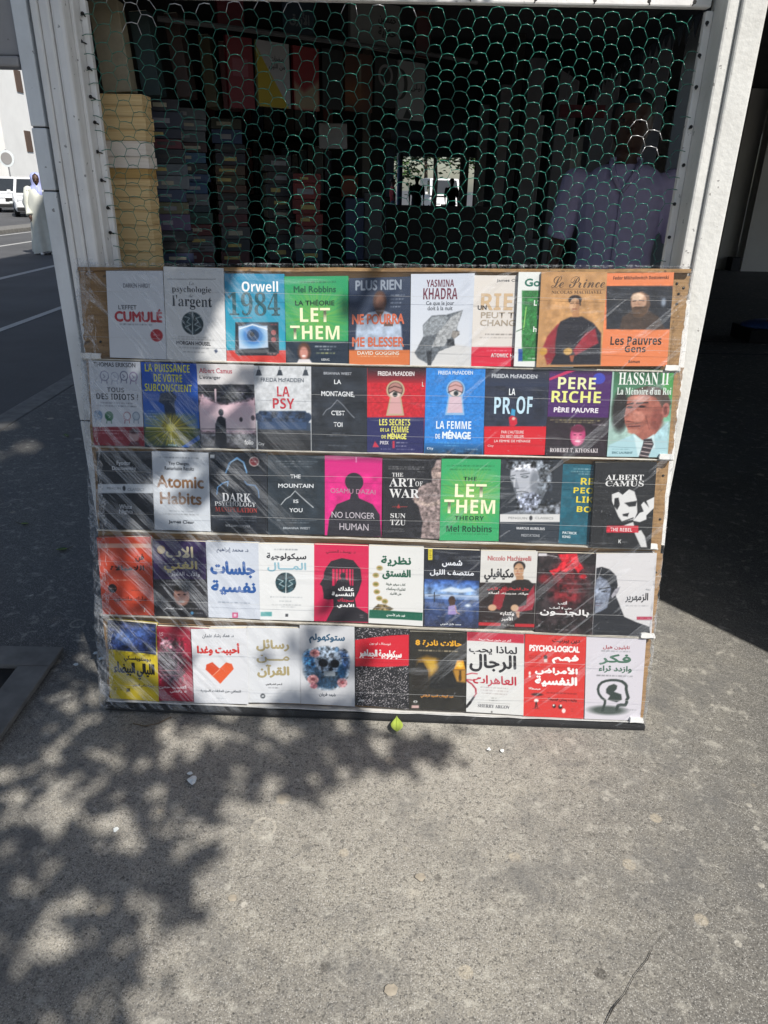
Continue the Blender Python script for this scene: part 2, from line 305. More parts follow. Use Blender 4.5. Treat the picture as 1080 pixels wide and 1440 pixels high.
LIT = [[(-.899,-.459),(-.897,-.479),(-.911,-.487),(-.931,-.48),(-.948,-.46),(-.95,-.439),(-.937,-.43),(-.916,-.439)],[(-.826,-.508),(-.826,-.529),(-.844,-.538),(-.869,-.53),(-.887,-.51),(-.887,-.489),(-.869,-.48),(-.843,-.488)],[(-.743,-.464),(-.745,-.478),(-.76,-.484),(-.779,-.479),(-.791,-.465),(-.789,-.452),(-.774,-.446),(-.755,-.451)],[(-.925,-.538),(-.921,-.563),(-.935,-.573),(-.958,-.564),(-.978,-.539),(-.983,-.514),(-.969,-.503),(-.945,-.513)],[(-.872,-.58),(-.718,-.585),(-.684,-.688),(-.74,-.674),(-.807,-.706)],[(-.587,-.671),(-.589,-.706),(-.617,-.72),(-.654,-.707),(-.681,-.673),(-.68,-.637),(-.652,-.621),(-.613,-.635)],[(-.572,-.564),(-.574,-.582),(-.59,-.59),(-.611,-.583),(-.625,-.565),(-.623,-.547),(-.607,-.539),(-.585,-.546)],[(-.522,-.626),(-.524,-.643),(-.539,-.65),(-.559,-.643),(-.571,-.627),(-.569,-.609),(-.554,-.602),(-.534,-.609)],[(-.86,-.662),(-.858,-.681),(-.872,-.689),(-.893,-.681),(-.91,-.663),(-.912,-.643),(-.898,-.635),(-.876,-.642)],[(-.78,-.818),(-.778,-.836),(-.791,-.844),(-.81,-.837),(-.826,-.819),(-.828,-.8),(-.816,-.792),(-.795,-.799)],[(-.723,-.927),(-.666,-.841),(-.626,-.884),(-.596,-.93),(-.686,-.949)],[(-.627,-.981),(-.63,-.996),(-.651,-1.003),(-.678,-.997),(-.695,-.982),(-.692,-.967),(-.67,-.96),(-.643,-.966)],[(-.693,-1.009),(-.693,-1.023),(-.706,-1.029),(-.725,-1.024),(-.739,-1.009),(-.739,-.995),(-.726,-.988),(-.707,-.994)],[(-.523,-1.094),(-.531,-1.113),(-.565,-1.121),(-.606,-1.114),(-.63,-1.095),(-.623,-1.075),(-.588,-1.066),(-.547,-1.074)],[(-.402,-.306),(-.409,-.337),(-.437,-.35),(-.471,-.339),(-.491,-.309),(-.485,-.277),(-.456,-.263),(-.421,-.275)],[(-.479,-.393),(-.488,-.425),(-.525,-.439),(-.568,-.427),(-.594,-.396),(-.587,-.363),(-.549,-.348),(-.504,-.361)],[(-.322,-.379),(-.338,-.408),(-.387,-.421),(-.44,-.411),(-.467,-.383),(-.452,-.353),(-.403,-.339),(-.348,-.35)],[(-.251,-.366),(-.256,-.388),(-.275,-.398),(-.297,-.389),(-.309,-.368),(-.304,-.346),(-.284,-.336),(-.262,-.344)],[(-.454,-.683),(-.458,-.704),(-.477,-.713),(-.501,-.705),(-.517,-.684),(-.514,-.662),(-.494,-.653),(-.469,-.661)],[(-.674,-.747),(-.676,-.759),(-.691,-.765),(-.71,-.76),(-.722,-.748),(-.72,-.735),(-.705,-.73),(-.686,-.734)],[(-.222,-.375),(-.231,-.4),(-.261,-.411),(-.292,-.402),(-.309,-.377),(-.3,-.351),(-.27,-.34),(-.238,-.35)],[(-.925,.62),(-.919,.588),(-.94,.574),(-.977,.588),(-1.006,.621),(-1.011,.653),(-.99,.667),(-.954,.653)],[(-.484,-.128),(-.472,-.194),(-.514,-.222),(-.586,-.195),(-.644,-.13),(-.655,-.065),(-.613,-.038),(-.542,-.064)],[(-.674,-.186),(-.656,-.239),(-.667,-.261),(-.702,-.239),(-.738,-.186),(-.756,-.134),(-.744,-.112),(-.71,-.133)],[(-.805,.495),(-.797,.461),(-.816,.447),(-.85,.461),(-.88,.495),(-.887,.529),(-.868,.543),(-.834,.529)],[(-.854,.283),(-.837,.235),(-.845,.215),(-.875,.235),(-.908,.283),(-.924,.33),(-.916,.349),(-.886,.33)],[(-.676,.267),(-.669,.231),(-.691,.216),(-.729,.231),(-.76,.266),(-.767,.302),(-.745,.316),(-.708,.302)],[(-.098,.028),(-.097,.015),(-.107,.01),(-.124,.015),(-.137,.028),(-.139,.04),(-.128,.045),(-.111,.04)]]
def inside(p, poly):
    x, y = p; c = False; j = len(poly)-1
    for i in range(len(poly)):
        xi, yi = poly[i]; xj, yj = poly[j]
        if (yi > y) != (yj > y) and x < (xj-xi)*(y-yi)/(yj-yi)+xi: c = not c
        j = i
    return c
def grow(P, s): cx, cy = sum(q[0] for q in P)/len(P), sum(q[1] for q in P)/len(P); return [(cx+(x-cx)*s, cy+(y-cy)*s) for x, y in P]
LIT = [grow(l, 1.4) for l in LIT]
def shade_here(gx, gy):
    if gx < -1.62 - .25*max(0, -gy): return True
    return any(inside((gx, gy), d) for d in DARK) and not any(inside((gx, gy), l) for l in LIT)
rng = random.Random(5)
TREE = thing('street_tree', 'leafy street tree rising from the stone edged pit left of the stall', 'tree', (-1.62, -.5, 0))
def leafquad(V, F, p, s, rg):
    a = Vector((rg.gauss(0, 1), rg.gauss(0, 1), rg.gauss(0, .5))).normalized(); n = Vector((rg.gauss(0, .5), rg.gauss(0, .5), 1)).normalized()
    b = n.cross(a).normalized(); a = b.cross(n); i = len(V)
    V += [p-a*s*.5, p+b*s*.26-a*s*.05, p+a*s*.5, p-b*s*.26-a*s*.05]; F.append((i, i+1, i+2, i+3))
clump = smooth_noise(61, 40)
V, F = [], []
n = 0
while n < 3000:                         # fine leaves above the stall front
    gx, gy = rng.uniform(-1.75, .35), rng.uniform(-1.5, 1.45); h = rng.uniform(2.7, 3.6)
    if not shade_here(gx+.16*clump((gx+2)*2.1 % 1, (gy+2)*2.1 % 1), gy+.16*clump((gx+3)*2.3 % 1, (gy+5)*2.3 % 1)): continue
    thin = .30 if gy > -.24 else 1.0
    c_ = clump((gx+2)*.9 % 1, (gy+2)*.9 % 1)
    if rng.random() > thin*(1 if c_ > -.14 else .08) or (clump((gx+4)*1.7 % 1, (gy+4)*1.7 % 1) < -.20 and rng.random() < .9): continue
    p = Vector((gx, gy, 0)) + S*(h/S.z)
    if p.x > -1.15 and p.y > .6 and p.z > 3: continue
    leafquad(V, F, p, rng.uniform(.055, .10), rng); n += 1
n = 0
while n < 3800:                          # denser side of the crown, over the kerb side of the pavement
    gx, gy = rng.uniform(-1.9, -.80), rng.uniform(-1.0, 1.5); h = rng.uniform(2.8, 4.0)
    if gx > -1.0-.35*max(0, -gy-.2)+.25*max(0, gy)*0: continue
    if gy < -.28 and not shade_here(gx, gy): continue
    if gy > .75 and gx > -1.5 and rng.random() < .5: continue
    p = Vector((gx, gy, 0)) + S*(h/S.z)
    if p.x > -1.15 and p.y > .6 and p.z > 3: continue
    leafquad(V, F, p, rng.uniform(.08, .13), rng); n += 1
mesh('crown', V, F, M['leaf'], TREE)
TREE2 = thing('street_tree', 'tall street tree added unseen behind the viewer to shade the kerb and road', 'tree', (2.6, -7.5, 0))
V, F = [], []
n = 0
while n < 7000:                          # coarser foliage of the added unseen tree, placed to shade kerb and road
    gx, gy = rng.uniform(-9.5, -1.3), rng.uniform(-4, 9.5); h = rng.uniform(10, 12.5)
    if (gx+5)**2/16+(gy-3)**2/38 > 1.25 or not shade_here(gx+.25, gy): continue
    p = Vector((gx, gy, 0)) + S*(h/S.z)
    if p.x > -1.15 and p.y > .5: continue
    leafquad(V, F, p, rng.uniform(.28, .46), rng); n += 1
mesh('crown', V, F, M['leaf'], TREE2)
k = MB().tube([(2.6, -7.5, -.05), (2.55, -7.4, 2), (2.3, -7, 5), (1.8, -6, 8), (1, -5, 10.5), (.2, -4, 11.5)], [.28, .24, .2, .16, .1, .05], 10)
for e, m_ in (((-3, -4, 11.6), (-.4, -5.6, 9.6)), ((4, -7, 11.5), (3, -6.8, 9)), ((1, -1.5, 11.5), (1.6, -4, 9.6)), ((-1.5, -7.5, 11.3), (.4, -6.8, 9.2))): k.tube([(2.0, -6.4, 7), m_, e], [.13, .08, .03], 7)
k.build('trunk', M['bark'], TREE2, True)
k = MB().tube([(-1.62, -.5, -.05), (-1.60, -.48, .6), (-1.66, -.5, 1.8), (-1.6, -.55, 2.5), (-1.3, -.9, 3.0), (-.9, -1.5, 3.3)], [.2, .16, .14, .13, .1, .05], 10)
for e, m_ in (((.9, -2.0, 3.4), (-.3, -1.4, 3.15)), ((1.5, -2.6, 3.4), (0, -1.8, 3.1)), ((.6, -1.0, 3.5), (-.6, -.9, 3.1))):
    k.tube([(-1.5, -.65, 2.7), m_, e], [.06, .04, .015], 7)
k.build('trunk', M['bark'], TREE, True)

# ------------------------------------------------------------------ the kiosk
KI = thing('book_kiosk', 'white painted kiosk with a wire covered opening above the book board', 'kiosk', (0, .5, 0))
# left jamb: outer plank in lengths, dark gap, stepped mouldings
k = MB()
for z0, z1 in ((0, .78), (.783, 1.375), (1.378, 1.515), (1.518, 2.05)): k.box(-.868, -.832, .032, .30, z0, z1, bev=.003)
k.build('outer_plank', M['white_blue'], KI)
MB().box(-.832, -.822, .07, .30, 0, 2.05).box(-.864, -.836, .036, .29, .001, 2.04).build('gap_filler', M['dark'], KI)
k = MB().box(-.822, -.806, .026, .136, 0, 2.05, bev=.003).box(-.8055, -.782, .031, .136, 0, 2.05, bev=.005).box(-.7815, -.752, .036, .136, 0, 2.05, bev=.008)
k.box(-.752, -.742, .075, .136, 0, 2.05, bev=.003); k.build('left_jamb', M['white_soft'], KI)
MB().box(-.742, -.726, .112, .132, 1.12, 1.79, bev=.003).build('left_stop', M['white_soft'], KI)
# right jamb
MB().box(.784, .842, .030, .17, 0, 2.05, bev=.005).build('right_post', M['white'], KI)
k = MB().box(.753, .784, .040, .138, 0, 2.05, bev=.006); k.build('right_jamb', M['white'], KI)
MB().box(.735, .753, .112, .132, 1.12, 1.79, bev=.003).build('right_stop', M['white_soft'], KI)
# header, cornice, sill and panel below
MB().box(-.735, .745, .112, .14, 1.796, 2.05, bev=.004).build('header', M['white_soft'], KI)
MB().box(-.95, .95, -.015, .45, 2.053, 2.12, bev=.008).build('cornice', M['white_soft'], KI)
MB().box(-.742, .753, .09, .26, 1.06, 1.118, bev=.004).build('sill', M['white_soft'], KI)
MB().box(-.742, .753, .10, .14, .02, 1.058).build('front_panel', M['white_soft'], KI)
MB().box(-.95, .98, .453, 1.78, 2.0, 2.06).build('roof', M['ceil'], KI)
MB().box(-.868, -.84, .303, 1.75, .0, 1.998).build('side_wall', M['white_blue'], KI)
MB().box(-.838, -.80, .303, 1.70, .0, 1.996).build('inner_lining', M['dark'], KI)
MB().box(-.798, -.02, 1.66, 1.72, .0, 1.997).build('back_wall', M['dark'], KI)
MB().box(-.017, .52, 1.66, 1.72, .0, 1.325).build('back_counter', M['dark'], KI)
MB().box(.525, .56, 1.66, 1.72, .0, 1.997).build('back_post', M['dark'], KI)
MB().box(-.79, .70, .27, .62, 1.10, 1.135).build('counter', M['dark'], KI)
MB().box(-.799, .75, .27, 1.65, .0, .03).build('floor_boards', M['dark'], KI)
k = MB().tube([(-.62, .33, 1.792), (-.54, .36, 1.79), (.16, .95, 1.81), (.3, 1.08, 1.81)], .007, 8); k.build('rail', M['ceil'], KI)
rng = random.Random(2)
def nail(x, z, y=.113, a=None):
    k = MB(); a = rng.uniform(-.4, .4) if a is None else a
    k.tube([(x, y, z), (x-.004+a*.01, y-.014, z+.003)], .0016, 6); k.tube([(x-.004+a*.01, y-.014, z+.003), (x-.0045+a*.01, y-.0165, z+.0035)], .0044, 8)
    k.build('nail', M['nail'], KI)
for z in (1.755, 1.70, 1.645, 1.585, 1.53, 1.465, 1.40, 1.335, 1.275): nail(-.733+rng.uniform(-.003, .003), z)
for z in (1.76, 1.695, 1.63, 1.545, 1.46, 1.37, 1.29): nail(.742+rng.uniform(-.003, .004), z)
for x in (.18, .33, .47, .60, .70): nail(x, 1.80)
# shutter panel folded up at the left of the kiosk
SH = thing('shutter_flap', 'grey shutter flap raised at the upper left beside the kiosk post', 'shutter', (-1.2, .06, 1.66))
MB().box(-1.7, -.872, .05, .075, 1.665, 2.3, bev=.004).build('panel', M['grey_panel'], SH)
MB().box(-1.7, -.872, .035, .09, 1.640, 1.663, bev=.005).build('bottom_batten', M['grey_panel'], SH)

# chicken wire
na, nb, nc, nd, ne = smooth_noise(3), smooth_noise(4), smooth_noise(9), smooth_noise(13, 30), smooth_noise(14, 30)
def warp(x, z):
    u, v = (x+.8)/1.7, (z-1.1)/.8; e = 1.6 if x < -.5 else 1
    return Vector((x+.016*na(u, v)*e+.0055*nd(u, v)*e, .108+.012*nc(u, v), z+.016*nb(u, v)*e+.0055*ne(u, v)*e+.006*math.sin(3*u+1)))
p, h, fl = .0345, .0343, .0255; dx = p-fl
k = MB(); rng = random.Random(8)
for i in range(-22, 23):
    for j in range(-1, 20):
        cx, cz = i*p, 1.13+j*h+(i % 2)*h/2
        if cz > 1.80 or abs(cx) > .748: continue
        A, B_, C, D = (cx-fl/2-dx, cz), (cx-fl/2, cz+h/2), (cx+fl/2, cz+h/2), (cx+fl/2+dx, cz)
        for e, (s, t) in enumerate(((A, B_), (B_, C), (C, D))):
            if max(s[0], t[0]) > .738 or min(s[0], t[0]) < -.742: continue
            if cx > .68 and rng.random() < .3: continue
            if max(s[1], t[1]) > 1.795: continue
            zc = (cz > 1.755 and cx < .1 and rng.random() < .55) or (cz > 1.70 and -.63 < cx < -.57) or (abs(cx-.64) < .03 and abs(cz-1.52) < .03)
            a, b = warp(*s), warp(*t)
            mid = (a+b)/2 + (Vector((0, -.001, .0022)) if e == 1 else Vector((0, 0, 0)))
            r = .00092 if e == 1 else .00066
            k.tube([a, mid, b], r, 5, 1 if zc else 0)
k.build('mesh_tmp', [M['wire'], M['zinc']], None, True)
o = COL.objects[-1] if False else bpy.data.objects['mesh_tmp']; o.name = 'wire_netting'; tag(o, 'green hexagonal wire netting nailed across the dark kiosk opening', 'wire netting')

# ------------------------------------------------------------------ things inside the kiosk
rng = random.Random(4)
covm = {}
def cm(h):
    if h not in covm: covm[h] = plain('book_cloth_'+h, h, .6, .12, 40)
    return covm[h]
def closed_book(label, x0, x1, y0, y1, z0, z1, cover, pages, face='pages', group=None, rot=0, text=None):
    c = Vector(((x0+x1)/2, (y0+y1)/2, z0)); t = thing('book', label, 'book', c, group); Mx = Matrix.Translation(c) @ Matrix.Rotation(rot, 4, 'Z') @ Matrix.Translation(-c)
    th = .0022
    k = MB().box(x0, x1, y0, y1, z0, z0+th, bev=.0006).box(x0, x1, y0, y1, z1-th, z1, bev=.0006)
    if face == 'spine': k.box(x0, x1, y0-.002, y0+.001, z0+.0004, z1-.0004, bev=.0005)
    else: k.box(x0, x1, y1-.001, y1+.002, z0+.0004, z1-.0004)
    k.xform(Mx); k.build('cover', cover, t)
    if face == 'spine':
        w_, zc, hh = x1-x0, (z0+z1)/2, (z1-z0)*.5; a = rng.uniform(.06, .3); k = MB(); q = x0+a*w_
        k.box(q, q+rng.uniform(.3, .6)*w_, y0-.0036, y0-.0025, zc-hh*rng.uniform(.2, .4), zc+hh*rng.uniform(.2, .4))
        k.xform(Mx); k.build('spine_title', cm(rng.choice(['8a8678', '6a6a70', '9a8a50', '7a7a80', '2a2a2c'])), t)
    MB().box(x0+.003, x1-.003, y0+.004, y1-.004, z0+th, z1-th).xform(Mx).build('page_block', pages, t)
    return t
ORD = ['topmost', 'second', 'third', 'fourth', 'fifth', 'sixth', 'seventh', 'eighth', 'ninth', 'tenth', 'eleventh', 'twelfth', 'thirteenth', 'fourteenth', 'fifteenth', 'sixteenth']
zA = [1.608, 1.582, 1.557, 1.527, 1.5, 1.462, 1.434, 1.409, 1.391, 1.362, 1.331, 1.292, 1.255, 1.224, 1.178, 1.137]
for i in range(15):
    pg = M['pagesB'] if i in (4, 5) else M['pagesC'] if i == 6 else M['pagesA']
    d = rng.uniform(-.004, .004); x1 = -.632-.001*i+rng.uniform(-.004, .002)
    closed_book(('%s book from the top in the pale stack inside the left jamb' % ORD[i]) if i else 'topmost book of the pale stack inside the left jamb', -.790+d, x1-.012, .215+abs(d), .285, zA[i+1]+.0005, zA[i]-.0005, pg, pg, group='pale stack inside the left jamb', rot=rng.uniform(-.02, .02))
def stack(x0, x1, y0, y1, ztop, zbot, cols, where, rot):  # cover colours passed in are darkened to carry the kiosk's interior shade
    n = len(cols); z = ztop; hs = [rng.uniform(.7, 1.3) for _ in cols]; q = (ztop-zbot)/sum(hs)
    for i, (c, hh) in enumerate(zip(cols, hs)):
        d = rng.uniform(-.006, .006)
        closed_book(('%s book from the top of %s' % (ORD[i], where)) if i else 'topmost book of '+where, x0+d, x1+d, y0, y1, z-hh*q+.0006, z-.0006, cm(c), M['edge'], 'spine', 'book stacks along the left side of the kiosk', rot+rng.uniform(-.03, .03)); z -= hh*q
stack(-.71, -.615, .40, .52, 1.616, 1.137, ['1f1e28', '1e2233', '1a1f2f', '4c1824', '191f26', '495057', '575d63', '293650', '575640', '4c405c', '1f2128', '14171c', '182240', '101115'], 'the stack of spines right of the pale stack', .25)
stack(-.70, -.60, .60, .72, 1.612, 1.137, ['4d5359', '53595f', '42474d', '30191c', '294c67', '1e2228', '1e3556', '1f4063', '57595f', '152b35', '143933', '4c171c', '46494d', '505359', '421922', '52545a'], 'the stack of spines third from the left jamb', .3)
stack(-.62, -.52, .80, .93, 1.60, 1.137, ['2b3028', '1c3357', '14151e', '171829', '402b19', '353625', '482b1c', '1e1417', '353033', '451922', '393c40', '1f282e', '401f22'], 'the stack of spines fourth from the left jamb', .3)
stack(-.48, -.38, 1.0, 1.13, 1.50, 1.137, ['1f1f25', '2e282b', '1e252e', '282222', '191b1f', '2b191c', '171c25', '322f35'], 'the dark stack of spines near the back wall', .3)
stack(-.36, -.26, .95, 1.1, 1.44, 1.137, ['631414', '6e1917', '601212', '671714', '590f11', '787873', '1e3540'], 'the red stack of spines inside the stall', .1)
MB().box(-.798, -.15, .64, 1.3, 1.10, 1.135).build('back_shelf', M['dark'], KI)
def upright(label, x, y, z0, w, h, th, cover, lean=0, rot=0, group=None):
    t = thing('book', label, 'book', (x, y, z0), group); Mx = Matrix.Translation((x, y, z0)) @ Matrix.Rotation(rot, 4, 'Z') @ Matrix.Rotation(lean, 4, 'Y')
    MB().box(0, w, 0, th, 0, h, bev=.002).xform(Mx).build('cover', cover, t)
    MB().box(.003, w-.003, .003, th-.003, h, h+.001).xform(Mx).build('page_block', M['edge'], t)
upright('cream book in wrinkled plastic leaning above the pale stack', -.755, .24, 1.611, .075, .20, .05, cm('8f8672'), -.06)
upright('dark green book standing beside the cream leaning book above the stacks', -.672, .30, 1.611, .05, .19, .06, cm('13282a'), -.08)
upright('dark brown book with a thin pale edge standing above the second stack', -.61, .42, 1.62, .04, .2, .08, cm('2c1c18'), -.1)
upright('olive book standing upright above the spines of the third stack', -.575, .62, 1.615, .035, .19, .1, cm('4a4430'), -.06)
upright('dark red book standing at the end above the spines of the third stack', -.53, .66, 1.615, .04, .18, .1, cm('4a2024'), -.03)

# ------------------------------------------------------------------ lettering
AR = {}
for s_, b_, n_ in (('ء', 0xFE80, 1), ('آ', 0xFE81, 2), ('أ', 0xFE83, 2), ('ؤ', 0xFE85, 2), ('إ', 0xFE87, 2), ('ئ', 0xFE89, 4), ('ا', 0xFE8D, 2), ('ب', 0xFE8F, 4), ('ة', 0xFE93, 2),
                   ('ت', 0xFE95, 4), ('ث', 0xFE99, 4), ('ج', 0xFE9D, 4), ('ح', 0xFEA1, 4), ('خ', 0xFEA5, 4), ('د', 0xFEA9, 2), ('ذ', 0xFEAB, 2), ('ر', 0xFEAD, 2), ('ز', 0xFEAF, 2),
                   ('س', 0xFEB1, 4), ('ش', 0xFEB5, 4), ('ص', 0xFEB9, 4), ('ض', 0xFEBD, 4), ('ط', 0xFEC1, 4), ('ظ', 0xFEC5, 4), ('ع', 0xFEC9, 4), ('غ', 0xFECD, 4), ('ف', 0xFED1, 4),
                   ('ق', 0xFED5, 4), ('ك', 0xFED9, 4), ('ل', 0xFEDD, 4), ('م', 0xFEE1, 4), ('ن', 0xFEE5, 4), ('ه', 0xFEE9, 4), ('و', 0xFEED, 2), ('ى', 0xFEEF, 2), ('ي', 0xFEF1, 4), ('ـ', 0x640, 0)):
    AR[s_] = (b_, n_)
def arabic(s):
    s = s.replace('لا', '\x01').replace('لأ', '\x02').replace('لآ', '\x03'); out = []
    L = {'\x01': 0xFEFB, '\x02': 0xFEF7, '\x03': 0xFEF5}
    joinL = lambda c: c in AR and AR[c][1] in (4, 0)
    joinR = lambda c: c in L or (c in AR and AR[c][1] != 1)
    for i, c in enumerate(s):
        pv = i > 0 and joinL(s[i-1]); nx = i+1 < len(s) and joinR(s[i+1])
        if c in L: out.append(chr(L[c]+(1 if pv else 0)))
        elif c in AR:
            b, n = AR[c]
            if n == 4: out.append(chr(b+(3 if pv and nx else 1 if pv else 2 if nx else 0)))
            elif n == 2: out.append(chr(b+(1 if pv else 0)))
            else: out.append(chr(b))
        else: out.append(c)
    return ''.join(out[::-1])
def styled(st, s):
    if st == 'a': return arabic(s)
    tb = {'b': (0x1D5D4, 0x1D5EE, 0x1D7EC), 'f': (0x1D400, 0x1D41A, 0x1D7CE), 'F': (0x1D400, 0x1D41A, 0x1D7CE), 'i': (0x1D434, 0x1D44E, None), 'c': (0x1D4D0, 0x1D4EA, None)}.get(st)
    if not tb: return s
    o = ''
    for c in s:
        if 'A' <= c <= 'Z': o += chr(tb[0]+ord(c)-65)
        elif 'a' <= c <= 'z' and not (st == 'i' and c == 'h'): o += chr(tb[1]+ord(c)-97)
        elif c.isdigit() and tb[2]: o += chr(tb[2]+ord(c)-48)
        else: o += c
    return o
GLY = {}
def make_glyphs(keys):
    obs = []
    for key in keys:
        c = bpy.data.curves.new('lettering', 'FONT'); c.body = styled(*key); c.resolution_u = 3
        o = bpy.data.objects.new('lettering', c); COL.objects.link(o); obs.append((key, o, c))
    dg = bpy.context.evaluated_depsgraph_get(); dg.update()
    for key, o, c in obs:
        e = o.evaluated_get(dg); me = e.to_mesh()
        v = np.zeros(len(me.vertices)*3); me.vertices.foreach_get('co', v); v = v.reshape(-1, 3)[:, :2]
        GLY[key] = (v, [list(q.vertices) for q in me.polygons]); e.to_mesh_clear()
    for key, o, c in obs: bpy.data.objects.remove(o); bpy.data.curves.remove(c)
# ------------------------------------------------------------------ printed covers: a small painter that gives every cover its own print, kept as colours of its mesh
class Art:
    def __init__(s, w=86, h=124, asp=1.5, seed=0):
        s.w, s.h, s.asp = w, h, asp; s.U, s.V = np.meshgrid(np.linspace(0, 1, w), np.linspace(0, 1, h)); s.c = np.zeros((h, w, 3)); s.rs = np.random.RandomState(seed); s.px = 1/w
    def put(s, m, col): s.c = s.c*(1-m[..., None]) + np.array(col)*m[..., None]
    def srgb(s, h): return np.array([int(h[i:i+2], 16)/255 for i in (0, 2, 4)])
    def seg(s, a, b):
        x, y = s.U, s.V*s.asp; ax, ay, bx, by = a[0], a[1]*s.asp, b[0], b[1]*s.asp
        dx, dy = bx-ax, by-ay; t = np.clip(((x-ax)*dx+(y-ay)*dy)/(dx*dx+dy*dy+1e-12), 0, 1); return np.hypot(x-ax-t*dx, y-ay-t*dy)
    def poly(s, P, col, soft=0):
        ins = np.zeros(s.U.shape, bool); d = np.full(s.U.shape, 9.); n = len(P)
        for i in range(n):
            a, b = P[i], P[(i+1) % n]; d = np.minimum(d, s.seg(a, b))
            if abs(b[1]-a[1]) > 1e-9:
                ins ^= ((a[1] > s.V) != (b[1] > s.V)) & (s.U < (b[0]-a[0])*(s.V-a[1])/(b[1]-a[1])+a[0])
        sd = np.where(ins, -d, d); s.put(np.clip(.5-sd/max(soft*1.6, s.px), 0, 1), s.srgb(col))
    def ell(s, cx, cy, rx, ry, col, soft=0):
        q = (np.hypot((s.U-cx)/rx, (s.V-cy)/ry)-1)*min(rx, ry*s.asp); s.put(np.clip(.5-q/max(soft*1.6, s.px), 0, 1), s.srgb(col))
    def line(s, P, w, col, soft=0):
        d = np.full(s.U.shape, 9.)
        for a, b in zip(P, P[1:]): d = np.minimum(d, s.seg(a, b))
        f = min(1, w/s.px*1.1); s.put(np.clip(.5-(d-max(w, s.px)/2)/max(soft*1.3, s.px), 0, 1)*max(f, .5), s.srgb(col))
    def noise(s, n):
        o = np.zeros(s.U.shape); amp = 1; tot = 0
        for k in range(3):
            g = s.rs.rand(int(n*s.asp)+3, int(n)+3); x, y = s.U*n, s.V*s.asp*n; y = np.minimum(y, g.shape[0]-2.001); i, j = x.astype(int), y.astype(int); a, b = x-i, y-j
            a = a*a*(3-2*a); b = b*b*(3-2*b)
            o += amp*(g[j, i]*(1-a)*(1-b)+g[j, i+1]*a*(1-b)+g[j+1, i]*(1-a)*b+g[j+1, i+1]*a*b); tot += amp; amp *= .55; n *= 2
        return o/tot
    def box(s, x0, y0, x1, y1, soft):
        f = lambda t, a, b: np.clip((t-a)/soft+.5, 0, 1)*np.clip((b-t)/soft+.5, 0, 1); return f(s.U, x0, x1)*f(s.V, y0, y1)
    def run(s, ops):
        tx = []
        for o in ops:
            k = o[0]
            if k == 'bg': s.c[:] = s.srgb(o[1])
            elif k == 'P': s.poly(*o[1:])
            elif k == 'E': s.ell(*o[1:])
            elif k == 'L': s.line(*o[1:])
            elif k == 'V':
                x0, y0, x1, y1, a, b = o[1:]; t = np.clip((s.V-y0)/(y1-y0), 0, 1)[..., None]; m = s.box(x0, y0, x1, y1, s.px)[..., None]
                s.c = s.c*(1-m)+m*(s.srgb(a)*(1-t)+s.srgb(b)*t)
            elif k == 'N':
                x0, y0, x1, y1, a, n = o[1:7]; m = s.box(x0, y0, x1, y1, .06)[..., None]; q = s.noise(n)[..., None]
                if len(o) > 7:
                    q = s.rs.rand(*s.U.shape)[..., None]; s.c = s.c+m*(q > .80)*np.array((.75, .72, .72))*s.rs.rand(*s.U.shape)[..., None]
                else:
                    if a >= .15: m = m*np.clip((.80-s.c.mean(-1, keepdims=True))/.08, 0, 1)
                    s.c = np.clip(s.c*(1+m*a*(q-.5)*3.2)+m*a*(q-.5)*.12, 0, 1)
            elif k == 'Y':
                x0, y0, x1, y1, cx, cy, col = o[1:]; m = s.box(x0, y0, x1, y1, .05); r = np.hypot(s.U-cx, (s.V-cy)*s.asp); th = np.arctan2((s.V-cy)*s.asp, s.U-cx)
                rr = .5+.5*np.sin(th*37+2*np.sin(th*11)); s.put(m*np.clip(1-r/.62, 0, 1)**.8*(.45+.55*rr), s.srgb(col))
            elif k == 'D':
                x0, y0, x1, y1, n, col = o[1:]
                for q in range(n):
                    ya = y0+(y1-y0)*(q+.2)/n; yb = y0+(y1-y0)*(q+.8)/n; x = x0
                    while x < x1:
                        w = s.rs.uniform(.02, .075); xe = min(x+w, x1); m = s.box(x, ya, xe, max(yb, ya+.006), s.px)*s.rs.uniform(.35, .8); s.put(m, s.srgb(col)); x = xe+.013
            elif k == 'T': tx.append(o)
        return tx
def to_lin(c): c = np.clip(c, 0, 1); return np.where(c <= .04045, c/12.92, ((c+.055)/1.055)**2.4)
